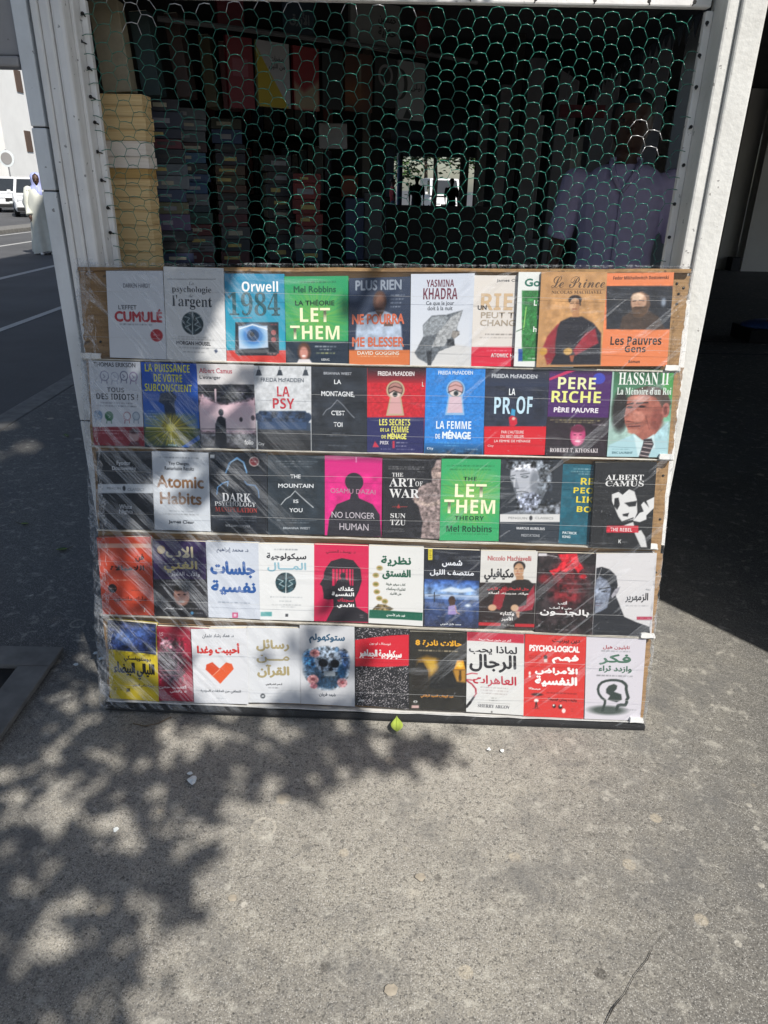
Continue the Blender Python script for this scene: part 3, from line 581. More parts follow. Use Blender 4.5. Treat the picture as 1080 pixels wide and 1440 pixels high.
def cover_book(name, label, quad, depth_dir, ops, seed, parent_cat='book', group=None, thick=.018, off=0., asp=None, spine=None, bulge=1.):
    """quad: four world corners (top left, top right, bottom right, bottom left) of the front; the book lies behind it along -depth_dir"""
    Q = [Vector(q) for q in quad]; n = Vector(depth_dir)
    rs = random.Random(seed); asp = asp or ((Q[3]-Q[0]).length/(Q[1]-Q[0]).length)
    A = Art(asp=asp, seed=seed); tx = A.run(ops)
    b1, b2, b3 = rs.uniform(.2, 1.3)*bulge, rs.uniform(-.8, .8)*bulge, rs.uniform(-.8, .8)*bulge
    def surf(u, v, h):
        a = (1-u)*(1-v); b = u*(1-v); c = u*v; d = (1-u)*v
        z = off+h+.0012*(b1*4*(u-.5)**2+b2*(v-.5)*(u-.5)*4+b3*np.sin(3*v+b1*5)*.8)
        return np.stack([Q[0][i]*a+Q[1][i]*b+Q[2][i]*c+Q[3][i]*d+n[i]*z for i in range(3)], -1)
    t = thing(name, label, parent_cat, (Q[3]+Q[2])/2 - n*thick, group)
    w, h = A.w, A.h; V = [surf(A.U, A.V, 0).reshape(-1, 3)]; C = [to_lin(A.c).reshape(-1, 3)*.84]
    j, i = np.meshgrid(np.arange(h-1), np.arange(w-1), indexing='ij'); a = (j*w+i).ravel()
    F = np.stack([a+w, a+w+1, a+1, a], 1).tolist(); cnt = w*h
    def addv(pts, col):
        nonlocal cnt
        V.append(pts); C.append(np.tile(col, (len(pts), 1))); k = cnt; cnt += len(pts); return k
    # turned edges of the cover card and the back board
    sp = to_lin(A.srgb(spine)) if spine else C[0][w*(h//2)]*.9
    per = [(u, 0) for u in np.linspace(0, 1, 12)] + [(1, v) for v in np.linspace(0, 1, 14)[1:]] + [(u, 1) for u in np.linspace(1, 0, 12)[1:]] + [(0, v) for v in np.linspace(1, 0, 14)[1:-1]]
    pu, pv = np.array([q[0] for q in per]), np.array([q[1] for q in per]); m = len(per)
    for h0, h1 in ((0., -.0009), (-thick+.0009, -thick)):
        k = addv(np.concatenate([surf(pu, pv, h0), surf(pu, pv, h1)]), sp); F += [(k+q, k+(q+1) % m, k+m+(q+1) % m, k+m+q) for q in range(m)]
    us = np.array([0., 0, 0, 0]); vs = np.array([0., 1, 1, 0]); k = addv(surf(us, vs, np.array([-.0009, -.0009, -thick+.0009, -thick+.0009])), sp); F.append((k, k+1, k+2, k+3))
    us = np.array([0., 1, 1, 0]); vs = np.array([0., 0, 1, 1]); k = addv(surf(us, vs, -thick+.0002), sp); F.append((k, k+1, k+2, k+3))
    lay = .00035
    for o in tx:
        st, s_, x0, y0, x1, y1, col = o[1:8]; wt = o[8] if len(o) > 8 else 0
        gv, gf = GLY[(st, s_)]
        if len(gv) == 0: continue
        mn, mx = gv.min(0), gv.max(0); sz = np.maximum(mx-mn, 1e-6); g = (gv-mn)/sz; wx = wt*(y1-y0)*asp*.75; wy = wt*(y1-y0)*.75
        cc = to_lin(A.srgb(col))*.85
        for ox, oy in (((0, 0),) if not wt else ((0, 0), (1, 0), (-1, 0), (0, 1), (0, -1))):
            u = x0+wx+g[:, 0]*(x1-x0-2*wx)+ox*wx; v = y1-wy-g[:, 1]*(y1-y0-2*wy)+oy*wy
            ok = (u > .004) & (u < .996); u = np.clip(u, .004, .996)
            k = addv(surf(u, v, lay), cc); F += [[q+k for q in f] for f in gf if ok[f].any()]; lay += .00002
    mesh('cover', np.concatenate(V), F, M['print'], t, True, col=np.concatenate(C))
    pv_ = []
    for h0 in (-min(.006, thick*.4), -thick+.001): pv_.append(surf(np.array([.004, .985, .985, .004]), np.array([.008, .008, .992, .992]), h0))
    mesh('page_block', np.concatenate(pv_), [(0, 1, 2, 3), (7, 6, 5, 4), (0, 4, 5, 1), (1, 5, 6, 2), (2, 6, 7, 3), (3, 7, 4, 0)], M['edge'], t)
    return t
# ------------------------------------------------------------------ the leaning board: origin at its lower left, u to the right, v up the slope, w out towards the street
BO = Vector((-.798, -.270, .018)); BU = Vector((1, -.022, -.004)).normalized(); BN = Vector((-.020, -.972, .234)).normalized(); BV = BN.cross(BU).normalized(); BU = BV.cross(BN)
def bw(u, v, w=0): return BO+BU*u+BV*v+BN*w

BOOKS = [
('white book with red capital lettering and a round red seal, first in the top row',[[.0606,1.2076],[.2079,1.2112],[.2111,.9886],[.061,.99]],0,[('bg','d9dbe0'),('T','s','DARREN HARDY',.292,.142,.77,.19,'555560',.02),('T','s', "L'EFFET", .19,.385,.512,.437,'45454f',.02),('T','s','CUMULÉ',.114,.427,.958,.581,'b3343c',.06),('D',.198,.593,.772,.621,1,'777780'),('E',.84,.726,.109,.072,'b02a30'),('D',.778,.714,.91,.734,1,'e0a0a0')]),
('tall white book with a dark round brain emblem under grey serif lettering',[[.2092,1.2221],[.3648,1.2215],[.3686,.9861],[.2125,.9886]],0,[('bg','dcdcdc'),('L',[(.059,.133),(.856,.118)],.0088,'777777'),('T','i','La',.411,.153,.491,.187,'333333'),('T','f','psychologie',.127,.2,.783,.282,'3a3a3e'),('T','i','de',.403,.285,.477,.317,'333333'),('T','f', "l'argent", .125,.297,.787,.449,'33363c'),('E',.451,.594,.182,.124,'27373c'),('N',.268,.468,.636,.722,.35,26),('L',[(.458,.474),(.443,.716)],.0118,'c8d0d0'),('L',[(.315,.524),(.403,.541),(.356,.581),(.42,.608),(.323,.639),(.404,.675)],.0118,'b8c4c4'),('L',[(.598,.518),(.507,.539),(.55,.576),(.483,.606),(.579,.632),(.494,.673)],.0118,'b8c4c4'),('D',.201,.735,.715,.751,1,'888888'),('D',.118,.758,.802,.778,1,'888888'),('T','s','MORGAN HOUSEL',.168,.789,.744,.831,'3a3a40',.05),('D',.194,.851,.724,.871,1,'777777'),('D',.28,.897,.662,.913,1,'777777'),('P',[(.796,.88),(.836,.86),(.865,.884),(.825,.91)],'4a5570')]),
('sky blue book with an old television set holding a big blue eye',[[.366,1.2085],[.5205,1.2114],[.5253,.9867],[.3696,.9861]],0,[('bg','1f93b4'),('V',-.016,-.01,.984,.856,'2a86ad','2aa3bd'),('P',[(-.039,.864),(1.01,.848),(1.006,1.01),(-.046,1.027)],'cf4038'),('T','b','Orwell',.286,.082,.892,.198,'f4f4f4'),('T','F','1984',.047,.202,.919,.466,'24555f'),('L',[(.127,.492),(.44,.489)],.0089,'c07070'),('P',[(.161,.542),(.886,.534),(.89,.88),(.829,.912),(.199,.921),(.146,.891)],'2b2f36'),('P',[(.172,.85),(.861,.84),(.86,.881),(.17,.891)],'55585c'),('P',[(.213,.587),(.697,.576),(.706,.822),(.214,.85)],'b9cfe6',.012),('E',.453,.691,.225,.14,'7fb0dc',.041),('E',.454,.687,.166,.104,'4f86c4',.024),('E',.454,.687,.101,.068,'274468',.015),('E',.442,.675,.036,.024,'10151d',.009),('L',[(.226,.617),(.452,.565),(.695,.616)],.0178,'e8eef4'),('P',[(.726,.575),(.875,.574),(.866,.871),(.716,.873)],'1d2026'),('E',.801,.651,.044,.03,'9a5050'),('E',.799,.731,.044,.03,'9a5050'),('D',.751,.551,.869,.571,1,'a05050'),('D',.687,.882,.865,.902,1,'e8b0a8')]),
('green French book with big cream capitals and a laughing woman on a navy foot band',[[.5205,1.2049],[.6845,1.2103],[.6885,.9889],[.5272,.9867]],0,[('bg','2a9a64'),('Y',-.007,-.005,.993,.739,.491,.473,'84b448'),('P',[(-.03,.741),(1.006,.734),(1.006,1.01),(-.041,1.021)],'1c2b3c'),('D',.249,.053,.805,.077,1,'1d4a38'),('T','s','Mel Robbins',.142,.107,.808,.183,'155c40',.05),('T','s','LA THÉORIE',.161,.257,.783,.329,'16402f',.04),('T','b','LET',.233,.355,.711,.515,'eef0c8'),('T','b','THEM',.071,.558,.859,.714,'eef0c8'),('E',.288,.862,.106,.114,'5a3a2c',.022),('E',.281,.873,.067,.073,'c98a7c',.017),('E',.28,.908,.031,.012,'f2e6e0',.006),('P',[(.153,1.009),(.199,.946),(.372,.944),(.428,1.006)],'d8d4d6',.011),('D',.461,.782,.805,.81,1,'d8dce0'),('D',.536,.819,.73,.843,1,'d8dce0'),('D',.479,.86,.785,.884,1,'d9d68a'),('T','s','LEDUC.',.565,.934,.703,.958,'d0d4d8',.04)]),
('dark blue book showing a man in a white shirt under orange capitals',[[.6864,1.2047],[.8433,1.2129],[.8487,.9924],[.6903,.9889]],0,[('bg','2a3650'),('V',.004,-.021,1.004,.835,'333f55','1e2a42'),('E',.503,.27,.11,.12,'5a4036',.017),('E',.508,.281,.069,.082,'8a6454',.023),('P',[(.436,.34),(.576,.342),(.576,.403),(.437,.401)],'5a4036',.012),('P',[(.097,.832),(.125,.521),(.314,.4),(.46,.377),(.576,.378),(.765,.435),(.854,.547),(.887,.832)],'a9b7cb',.017),('P',[(.431,.381),(.504,.463),(.576,.382)],'6a4a3c',.009),('N',.086,.379,.894,.833,.12,14),('P',[(.571,.508),(.723,.509),(.723,.556),(.572,.555)],'6a5048',.009),('T','s','PLUS RIEN',.105,.027,.857,.145,'8d97a6',.05),('D',.676,.194,.908,.214,1,'aeb6c2'),('D',.677,.238,.893,.258,1,'aeb6c2'),('D',.677,.28,.865,.3,1,'aeb6c2'),('D',.677,.324,.851,.344,1,'aeb6c2'),('T','s','NE POURRA',.05,.411,.906,.533,'c8684a',.05),('T','s','ME BLESSER',.052,.677,.908,.791,'c8684a',.05),('P',[(.0,.828),(1.006,.828),(1.009,1.006),(.0,1.011)],'d2743f'),('T','s','DAVID GOGGINS',.139,.842,.827,.886,'e6d8c8',.04),('D',.146,.894,.81,.91,1,'e6c0a0')]),
('pale blue grey book with a woman in a headscarf seen in profile',[[.8445,1.2189],[1.006,1.2246],[1.0073,.9932],[.8496,.9895]],0,[('bg','c9d0dc'),('V',.021,-.004,.955,.998,'c5ccda','d6dae0'),('P',[(.015,.839),(.33,.762),(.668,.747),(.986,.792),(1.0,1.005),(.0,1.008)],'cfcfcf',.022),('P',[(.072,.854),(.215,.671),(.2,.551),(.342,.446),(.564,.439),(.838,.388),(.749,.582),(.798,.649),(.711,.702),(.725,.77),(.469,.838),(.338,.991),(.131,.915)],'5f656c',.011),('P',[(.342,.461),(.497,.447),(.609,.462),(.483,.641),(.215,.679),(.211,.551)],'8a9096',.009),('P',[(.438,.641),(.654,.462),(.827,.395),(.739,.612),(.557,.777),(.354,.793)],'a2a5a8',.011),('P',[(.598,.702),(.711,.702),(.725,.77),(.602,.777)],'2c3036',.011),('P',[(.684,.612),(.796,.619),(.793,.657),(.711,.702),(.664,.672)],'8a8580',.009),('P',[(.265,.839),(.355,.823),(.349,.991),(.292,.991)],'30343a',.009),('N',.083,.386,.843,.988,.2,40),('T','b','YASMINA',.248,.061,.682,.139,'6b2f42'),('T','b','KHADRA',.198,.152,.744,.272,'6b2f42'),('T','s','Ce que le jour',.246,.29,.694,.346,'5a5f68',.02),('T','s','doit à la nuit',.272,.344,.672,.39,'5a5f68',.02)]),
('cream book with large beige capitals and a red foot band in the top row',[[1.0058,1.2199],[1.1588,1.2237],[1.1633,.9965],[1.0084,.9938]],0,[('bg','d8d2cc'),('P',[(-.008,.784),(1.111,.778),(1.127,.999),(.005,1.008)],'d0213e'),('T','s','James Clear',.373,.038,.819,.076,'5a5a5e',.02),('T','b','RIEN',.125,.194,.937,.376,'c9ad8a'),('T','s','UN',.075,.324,.225,.374,'2c3038',.06),('T','s','PEUT TOUT',.135,.398,1.073,.464,'a89a88',.03),('T','s','CHANGER',.128,.482,.906,.55,'a89a88',.03),('D',.217,.634,.731,.652,1,'5a5450'),('D',.128,.672,.848,.688,1,'8a8480'),('D',.251,.815,.835,.833,1,'f0b0b8'),('T','b','ATOMIC HABITS',.329,.856,.907,.898,'f0e0e0')]),
('narrow white strip of a book with a green panel, left of the tan book',[[1.1162,1.2295],[1.2659,1.2332],[1.2719,.9967],[1.1185,.9962]],.007,[('bg','dfe2e0'),('P',[(.069,.19),(.912,.188),(.974,.93),(.13,.942)],'2d7a3c'),('N',.101,.184,.943,.934,.25,20),('T','s','Goethe',.109,.066,.743,.15,'2f6f5f',.06),('L',[(.158,.364),(.131,.599)],.0163,'9ad070'),('L',[(.016,.623),(.176,.577)],.0116,'1d4a28'),('T','b', "L'", .283,.291,.353,.349,'e6eae6'),('T','b','v',.343,.45,.377,.494,'c0d0c0'),('T','b','h',.294,.569,.352,.627,'e6eae6'),('P',[(.059,.811),(.132,.81),(.142,.942),(.07,.943)],'1c4c94'),('D',.226,.901,.506,.921,1,'e0e8e0')]),
('tan book with a robed man in red sleeves under script lettering',[[1.1722,1.2307],[1.3371,1.2347],[1.3404,1.0029],[1.1758,.9955]],.013,[('bg','b98c5c'),('N',.045,-.002,1.045,.984,.1,8),('L',[(.165,.176),(.961,.185)],.0075,'6a4a30'),('T','c','Le Prince',.161,.047,.973,.165,'5a4636'),('T','F','NICOLAS MACHIAVEL',.171,.193,.949,.227,'6a5038'),('P',[(.087,.797),(.142,.674),(.285,.552),(.372,.518),(.473,.659),(.444,.907),(.166,.975)],'8a2430',.02),('P',[(.669,.573),(.846,.556),(.957,.645),(.944,.77),(.596,.891),(.542,.855)],'9a2834',.02),('P',[(.256,.657),(.333,.518),(.482,.47),(.66,.467),(.844,.539),(.97,.646),(.991,.985),(.218,.976),(.286,.87)],'20202a',.015),('P',[(.727,.644),(.875,.592),(.942,.752),(.596,.882),(.552,.828)],'962a38',.018),('P',[(.087,.797),(.214,.622),(.29,.605),(.267,.799),(.134,.904)],'8a2430',.018),('E',.537,.289,.101,.049,'2a2020',.01),('E',.54,.348,.085,.08,'caa07c',.008),('E',.583,.352,.035,.066,'a87c5a',.013),('P',[(.507,.405),(.608,.406),(.614,.47),(.512,.47)],'b08058',.013),('L',[(.474,.327),(.52,.324)],.0101,'3a241a'),('L',[(.55,.324),(.596,.329)],.0101,'3a241a'),('L',[(.53,.331),(.523,.362)],.0075,'a0704e'),('L',[(.51,.386),(.561,.386)],.0101,'7a3a30'),('L',[(.462,.301),(.47,.278),(.539,.261),(.602,.279),(.623,.345)],.0201,'2a2020',.005),('E',.476,.836,.07,.038,'c49a52',.013),('P',[(.506,.881),(.582,.873),(.563,.953),(.529,.944)],'a05a40',.01),('E',.098,.832,.06,.042,'c09040',.013),('N',.08,.26,.96,.972,.1,14)]),
('orange book with a bearded man in a dark picture, last in the top row',[[1.3373,1.2327],[1.5064,1.2389],[1.5125,1.0076],[1.3404,1.0029]],.004,[('bg','e08050'),('P',[(.013,.134),(.996,.141),(1.044,.602),(.059,.598)],'23262e'),('N',.007,.135,1.019,.601,.2,12),('P',[(.248,.599),(.284,.466),(.424,.396),(.618,.38),(.823,.468),(.934,.601)],'463830',.02),('P',[(.399,.343),(.382,.273),(.417,.212),(.55,.195),(.657,.24),(.688,.345),(.646,.415),(.554,.467),(.455,.458)],'6a5244',.012),('E',.513,.309,.112,.099,'b8927a',.015),('E',.488,.253,.088,.039,'d8bca4',.015),('P',[(.412,.375),(.469,.354),(.566,.355),(.651,.345),(.642,.424),(.555,.481),(.456,.467)],'56402f',.01),('L',[(.424,.301),(.472,.294)],.0122,'35231b'),('L',[(.516,.291),(.585,.295)],.0122,'35231b'),('P',[(.483,.302),(.468,.351),(.522,.354)],'c89a80',.005),('L',[(.462,.382),(.549,.379)],.0122,'3a221c'),('N',.229,.184,.911,.6,.12,20),('E',.879,.311,.034,.043,'8a95a5',.02),('T','b','Fedor Mikhailovitch Dostoievski',.108,.033,.926,.069,'3a2018'),('T','b','Les Pauvres',.133,.677,.891,.769,'2a2422'),('T','b','Gens',.356,.775,.666,.849,'2a2422'),('T','b','Roman',.424,.935,.592,.967,'3a2a22')]),
('pale grey book with outlined heads and a dark red foot band',[[.0039,.9805],[.141,.9807],[.1445,.7576],[.007,.7572]],0,[('bg','ccd0d8'),('T','s','THOMAS ERIKSON',.089,.016,.903,.068,'3a3a42',.03),('E',.287,.174,.086,.06,'4a4a72'),('E',.287,.174,.073,.052,'ccd0d8'),('L',[(.236,.215),(.219,.259)],.0132,'4a4a72'),('L',[(.329,.217),(.332,.257)],.0132,'4a4a72'),('L',[(.262,.158),(.3,.182),(.272,.194)],.0099,'4a4a72'),('E',.486,.181,.079,.056,'8a90a8'),('E',.486,.181,.066,.048,'ccd0d8'),('L',[(.435,.221),(.418,.266)],.0132,'8a90a8'),('L',[(.528,.224),(.531,.264)],.0132,'8a90a8'),('L',[(.461,.165),(.498,.188),(.471,.201)],.0099,'8a90a8'),('E',.667,.168,.079,.056,'3c3c60'),('E',.667,.168,.066,.048,'ccd0d8'),('L',[(.616,.209),(.599,.253)],.0132,'3c3c60'),('L',[(.709,.211),(.712,.251)],.0132,'3c3c60'),('L',[(.641,.152),(.679,.176),(.651,.188)],.0099,'3c3c60'),('E',.852,.175,.079,.056,'6a4a80'),('E',.852,.175,.066,.048,'ccd0d8'),('L',[(.802,.216),(.784,.26)],.0132,'6a4a80'),('L',[(.894,.218),(.898,.258)],.0132,'6a4a80'),('L',[(.827,.159),(.864,.183),(.837,.195)],.0099,'6a4a80'),('E',.119,.639,.086,.06,'6a86a8'),('E',.119,.639,.073,.052,'8aa4c0'),('L',[(.073,.689),(.063,.726)],.0132,'6a86a8'),('L',[(.154,.688),(.157,.724)],.0132,'6a86a8'),('L',[(.1,.623),(.139,.643),(.11,.66)],.0099,'ccd0d8'),('E',.333,.646,.083,.058,'2d6a48'),('E',.333,.646,.07,.05,'2d6a48'),('L',[(.288,.696),(.277,.733)],.0132,'2d6a48'),('L',[(.368,.694),(.372,.731)],.0132,'2d6a48'),('L',[(.314,.63),(.353,.65),(.324,.667)],.0099,'ccd0d8'),('E',.686,.64,.073,.052,'8a3a4a'),('E',.686,.64,.06,.044,'ccd0d8'),('L',[(.641,.69),(.631,.727)],.0132,'8a3a4a'),('L',[(.722,.689),(.725,.725)],.0132,'8a3a4a'),('L',[(.667,.624),(.705,.644),(.677,.661)],.0099,'ccd0d8'),('E',.864,.637,.073,.052,'6a7a90'),('E',.864,.637,.06,.044,'b0bcc8'),('L',[(.819,.687),(.809,.724)],.0132,'6a7a90'),('L',[(.9,.686),(.903,.722)],.0132,'6a7a90'),('L',[(.845,.621),(.883,.641),(.855,.658)],.0099,'ccd0d8'),('T','b','TOUS',.325,.306,.657,.362,'2c2c36'),('T','b','DES IDIOTS ?',.109,.378,.927,.45,'2c2c36'),('D',.178,.479,.814,.501,1,'5a5a66'),('D',.109,.514,.883,.536,1,'5a5a66'),('P',[(.003,.78),(1.02,.763),(1.0,.998),(-.022,1.015)],'8a2836'),('D',.058,.808,.588,.828,1,'e0c8cc'),('D',.054,.841,.51,.861,1,'e0c8cc'),('P',[(.393,.89),(.585,.887),(.582,.922),(.389,.925)],'a04a58'),('E',.802,.873,.106,.077,'b09494',.026),('E',.807,.82,.093,.032,'4a3038',.02),('P',[(.669,1.003),(.725,.947),(.878,.934),(.922,.999)],'5a2a34',.017)]),
('bright blue book with yellow capitals, a dark head profile and a golden star burst',[[.1423,.9807],[.2895,.9803],[.2959,.759],[.1463,.7582]],0,[('bg','2458b8'),('V',-.031,-.014,1.031,.778,'1f4fb4','3a6cc0'),('V',-.008,.767,1.006,1.005,'23402e','1c3448'),('P',[(.324,.361),(.512,.334),(.615,.392),(.562,.474),(.582,.616),(.67,.676),(.847,.775),(.29,.785),(.394,.64),(.375,.498),(.286,.459)],'26354c',.015),('T','b','LA PUISSANCE',.066,.018,.872,.11,'d9d838'),('T','b','DE VOTRE',.217,.134,.727,.226,'d9d838'),('T','b','SUBCONSCIENT',.048,.25,.896,.338,'d9d838'),('Y',-.001,.6,.967,.988,.477,.769,'e0c83a'),('L',[(.043,.773),(.91,.766)],.0154,'e8e08a'),('L',[(.471,.649),(.479,.936)],.0154,'f0e890'),('L',[(.328,.692),(.654,.882)],.0123,'e8d860'),('L',[(.329,.877),(.64,.666)],.0123,'e8d860'),('E',.477,.769,.074,.049,'f6e870',.037),('D',.061,.563,.251,.583,1,'c0cce4'),('D',.021,.595,.291,.615,1,'c0cce4'),('D',.055,.628,.225,.648,1,'c0cce4'),('D',.037,.661,.267,.681,1,'c0cce4'),('D',.297,.895,.651,.917,1,'c0c8d0'),('T','s','POCHE',.414,.963,.568,.987,'a0c0c8',.03),('P',[(.644,.998),(.981,.845),(.999,.896),(.768,1.004)],'2a62b4')]),
('book with a cream top band and a pink snowy photograph of a dark standing figure',[[.2895,.9803],[.4407,.9814],[.4469,.7622],[.2973,.759]],0,[('bg','d4d0d0'),('P',[(-.021,.244),(1.039,.231),(1.0,1.004),(-.088,1.011)],'2c2c34'),('N',-.022,.238,1.028,.42,.5,14),('P',[(.014,.365),(.444,.482),(1.01,.394),(.997,.827),(.007,.814)],'e0bcc8',.042),('V',.002,.483,.996,.787,'e8c8d2','e6d4d8'),('N',.007,.299,1.007,.827,.5,22),('L',[(.306,.301),(.302,.442)],.0298,'d8c0c8',.009),('L',[(.075,.364),(.071,.486)],.0239,'d0b0ba',.009),('V',.013,.833,.989,1.001,'8a8a90','2a2a30'),('N',.014,.812,.99,1.0,.4,26),('L',[(.025,.772),(.991,.765)],.0149,'6a5a62',.009),('P',[(.254,.998),(.276,.709),(.328,.626),(.39,.609),(.463,.645),(.463,.914),(.47,.997)],'23262e',.012),('E',.386,.572,.045,.041,'20232a',.009),('E',.737,.653,.03,.028,'4a4048',.009),('E',.952,.631,.036,.032,'4a4048',.009),('T','s','Albert Camus',.039,.049,.615,.109,'b04a58',.03),('T','s', "L'étranger", .042,.135,.412,.189,'4a4a50',.03),('T','s','folio',.784,.896,.946,.956,'e8e8e8',.05)]),
('white brick wall book with red capitals above a dark blue tufted sofa',[[.4406,.9792],[.591,.9811],[.5941,.7588],[.4454,.7589]],0,[('bg','c9ccd0'),('N',-.008,-.011,.992,.641,.08,18),('V',.03,.661,.988,.997,'34465e','22252c'),('V',.029,.754,.987,1.008,'3a3c40','17181c'),('L',[(.087,.009),(.085,.059)],.009,'3a4048'),('P',[(.061,.049),(.109,.049),(.137,.115),(.028,.116)],'2c343e',.006),('L',[(.455,.005),(.454,.055)],.009,'3a4048'),('P',[(.43,.045),(.478,.045),(.507,.11),(.398,.112)],'2c343e',.006),('L',[(.904,.001),(.904,.05)],.009,'3a4048'),('P',[(.88,.041),(.928,.04),(.957,.105),(.849,.107)],'2c343e',.006),('P',[(.026,.606),(.075,.534),(.898,.521),(.973,.591),(.957,.652),(.91,.735),(.066,.75),(.039,.668)],'2a3c58',.012),('N',.081,.528,.919,.66,.5,16),('P',[(.069,.667),(.911,.653),(.91,.735),(.066,.75)],'33496a',.012),('E',.056,.606,.06,.049,'223450',.012),('E',.943,.591,.06,.049,'223450',.012),('T','s','FREIDA McFADDEN',.116,.138,.87,.186,'4a5460',.03),('T','b','LA',.397,.238,.619,.356,'b8323e'),('T','b','PSY',.318,.375,.702,.501,'b8323e'),('T','s','City',.036,.912,.15,.956,'b0b4b8',.02),('D',.253,.919,.791,.939,1,'4a3a38')]),
('black French book with thin white capitals around a faint mountain outline',[[.5914,.9812],[.7381,.9821],[.7433,.7587],[.595,.7588]],0,[('bg','262b33'),('N',-.003,-.004,.997,1.006,.25,6),('T','s','BRIANNA WIEST',.223,.058,.725,.09,'a8acb4',.04),('T','s','LA',.409,.145,.535,.197,'dfe2e6',.03),('T','s','MONTAGNE,',.178,.281,.772,.349,'dfe2e6',.03),('L',[(.206,.563),(.262,.505),(.348,.473),(.463,.381),(.564,.439),(.692,.538),(.769,.587)],.0122,'8a8f98',.006),('T','s', "C'EST", .355,.506,.599,.562,'dfe2e6',.03),('T','s','TOI',.397,.643,.555,.699,'dfe2e6',.03),('D',.366,.769,.598,.785,1,'8a8f98'),('D',.261,.798,.689,.816,1,'8a8f98'),('D',.298,.914,.658,.93,1,'7a7f88')]),
('red and navy book with an eye in a golden keyhole and yellow green capitals',[[.7381,.9821],[.8924,.9851],[.8933,.7624],[.7433,.7596]],0,[('bg','c3202e'),('N',.01,.168,1.01,.582,.12,30),('V',.003,-.005,1.003,.173,'241a20','a81c2a'),('P',[(-.006,.579),(.991,.572),(1.012,1.0),(-.006,1.008)],'25285c'),('E',.485,.255,.157,.109,'b8a888'),('P',[(.406,.295),(.571,.294),(.644,.554),(.328,.557)],'b8a888'),('E',.485,.255,.128,.089,'4a3434'),('E',.485,.251,.116,.081,'b08078',.017),('P',[(.421,.301),(.554,.3),(.611,.534),(.364,.536)],'d0a0a0',.009),('E',.48,.306,.099,.036,'e0c8c0',.009),('E',.48,.306,.043,.03,'3c4440',.006),('E',.48,.306,.02,.014,'0c0c0c'),('L',[(.377,.295),(.456,.263),(.583,.294)],.0174,'2a1c1c'),('L',[(.367,.241),(.469,.211),(.587,.234)],.0174,'4a2c28'),('T','s','FREIDA McFADDEN',.182,.04,.802,.092,'e0d8d8',.04),('T','b','L',.937,.158,.971,.212,'d0c8c0'),('T','b','LES SECRETS',.212,.596,.752,.672,'e0dc6a'),('T','b','DE LA',.232,.705,.388,.745,'e0dc6a'),('T','b','FEMME',.426,.683,.728,.753,'e0dc6a'),('T','b','DE',.255,.787,.331,.827,'e0dc6a'),('T','s','MÉNAGE',.357,.751,.693,.835,'e0dc6a',.05),('T','b','PRIX',.228,.858,.378,.898,'d8d4e0'),('P',[(.097,.933),(.136,.859),(.213,.932)],'c03048',.009),('P',[(.448,.857),(.485,.856),(.487,.942),(.45,.943)],'c03048'),('D',.514,.866,.722,.886,1,'c0bcd0'),('D',.515,.907,.709,.927,1,'c0bcd0'),('D',.52,.947,.844,.965,1,'c0bcd0'),('D',.242,.948,.422,.962,1,'b0acc8')]),
('bright blue book with an eye peering through a pale keyhole',[[.8917,.9858],[1.0462,.99],[1.052,.7636],[.8954,.7616]],0,[('bg','2a7fd0'),('N',.017,-.008,1.017,.874,.1,30),('V',.003,.877,.993,1.005,'2472b8','1c3850'),('E',.509,.242,.156,.108,'8ab4dc'),('P',[(.394,.293),(.622,.292),(.668,.54),(.34,.542)],'8ab4dc'),('E',.509,.242,.131,.09,'2a3a4a'),('E',.508,.238,.122,.085,'caa0a0',.017),('P',[(.408,.329),(.607,.328),(.637,.514),(.373,.516)],'d2b8c4',.006),('E',.512,.29,.097,.035,'d8ccc8',.006),('E',.517,.29,.042,.029,'3c4a50',.004),('E',.517,.29,.019,.013,'0c0c0c'),('L',[(.385,.279),(.504,.247),(.622,.281)],.0147,'2a2028'),('L',[(.387,.221),(.502,.192),(.615,.215)],.0147,'8a6058'),('T','s','FREIDA McFADDEN',.208,.032,.792,.076,'cfe0f4',.04),('T','b','LA FEMME',.193,.612,.787,.702,'e2ecf6'),('T','b','DE',.185,.763,.263,.819,'e2ecf6'),('T','s','MÉNAGE',.299,.714,.787,.822,'e2ecf6',.06),('D',.226,.861,.728,.879,1,'6ab0e4'),('D',.339,.891,.597,.909,1,'6ab0e4'),('T','b','City',.047,.921,.153,.957,'d0e0ee'),('D',.695,.931,.911,.949,1,'b8c8d8'),('N',.248,.964,.996,1.004,.6,20)]),
('dark blue book with a red glove forming the O, above a bright red foot band',[[1.0463,.9884],[1.2134,.9899],[1.2155,.7679],[1.053,.7637]],0,[('bg','262c3e'),('N',.02,-.004,1.01,.658,.2,8),('V',-.004,-.009,1.006,.195,'2e2f3a','28324a'),('T','s','FREIDA McFADDEN',.102,.057,.81,.105,'c8ccd4',.04),('T','b','LA',.381,.223,.479,.299,'e8ecf0'),('T','b','PR',.154,.323,.414,.517,'bfdcec'),('T','b','OF',.507,.311,.759,.515,'bfdcec'),('P',[(.433,.455),(.494,.47),(.488,.543),(.423,.529)],'3a9ac8',.006),('P',[(.393,.558),(.448,.536),(.519,.564),(.533,.63),(.485,.663),(.414,.661)],'c82038',.008),('E',.47,.572,.027,.017,'e0b8a8',.008),('P',[(.003,.666),(1.0,.66),(1.029,1.007),(.015,1.01)],'d01828'),('T','s', "PAR L'AUTEURE", .28,.712,.642,.748,'f0c8c8',.03),('T','s','DU BEST-SELLER',.271,.764,.647,.798,'f0c8c8',.03),('T','s','LA FEMME DE MÉNAGE',.169,.814,.755,.852,'f0c8c8',.03),('T','s','City',.064,.881,.164,.913,'f0c0c0',.02)]),
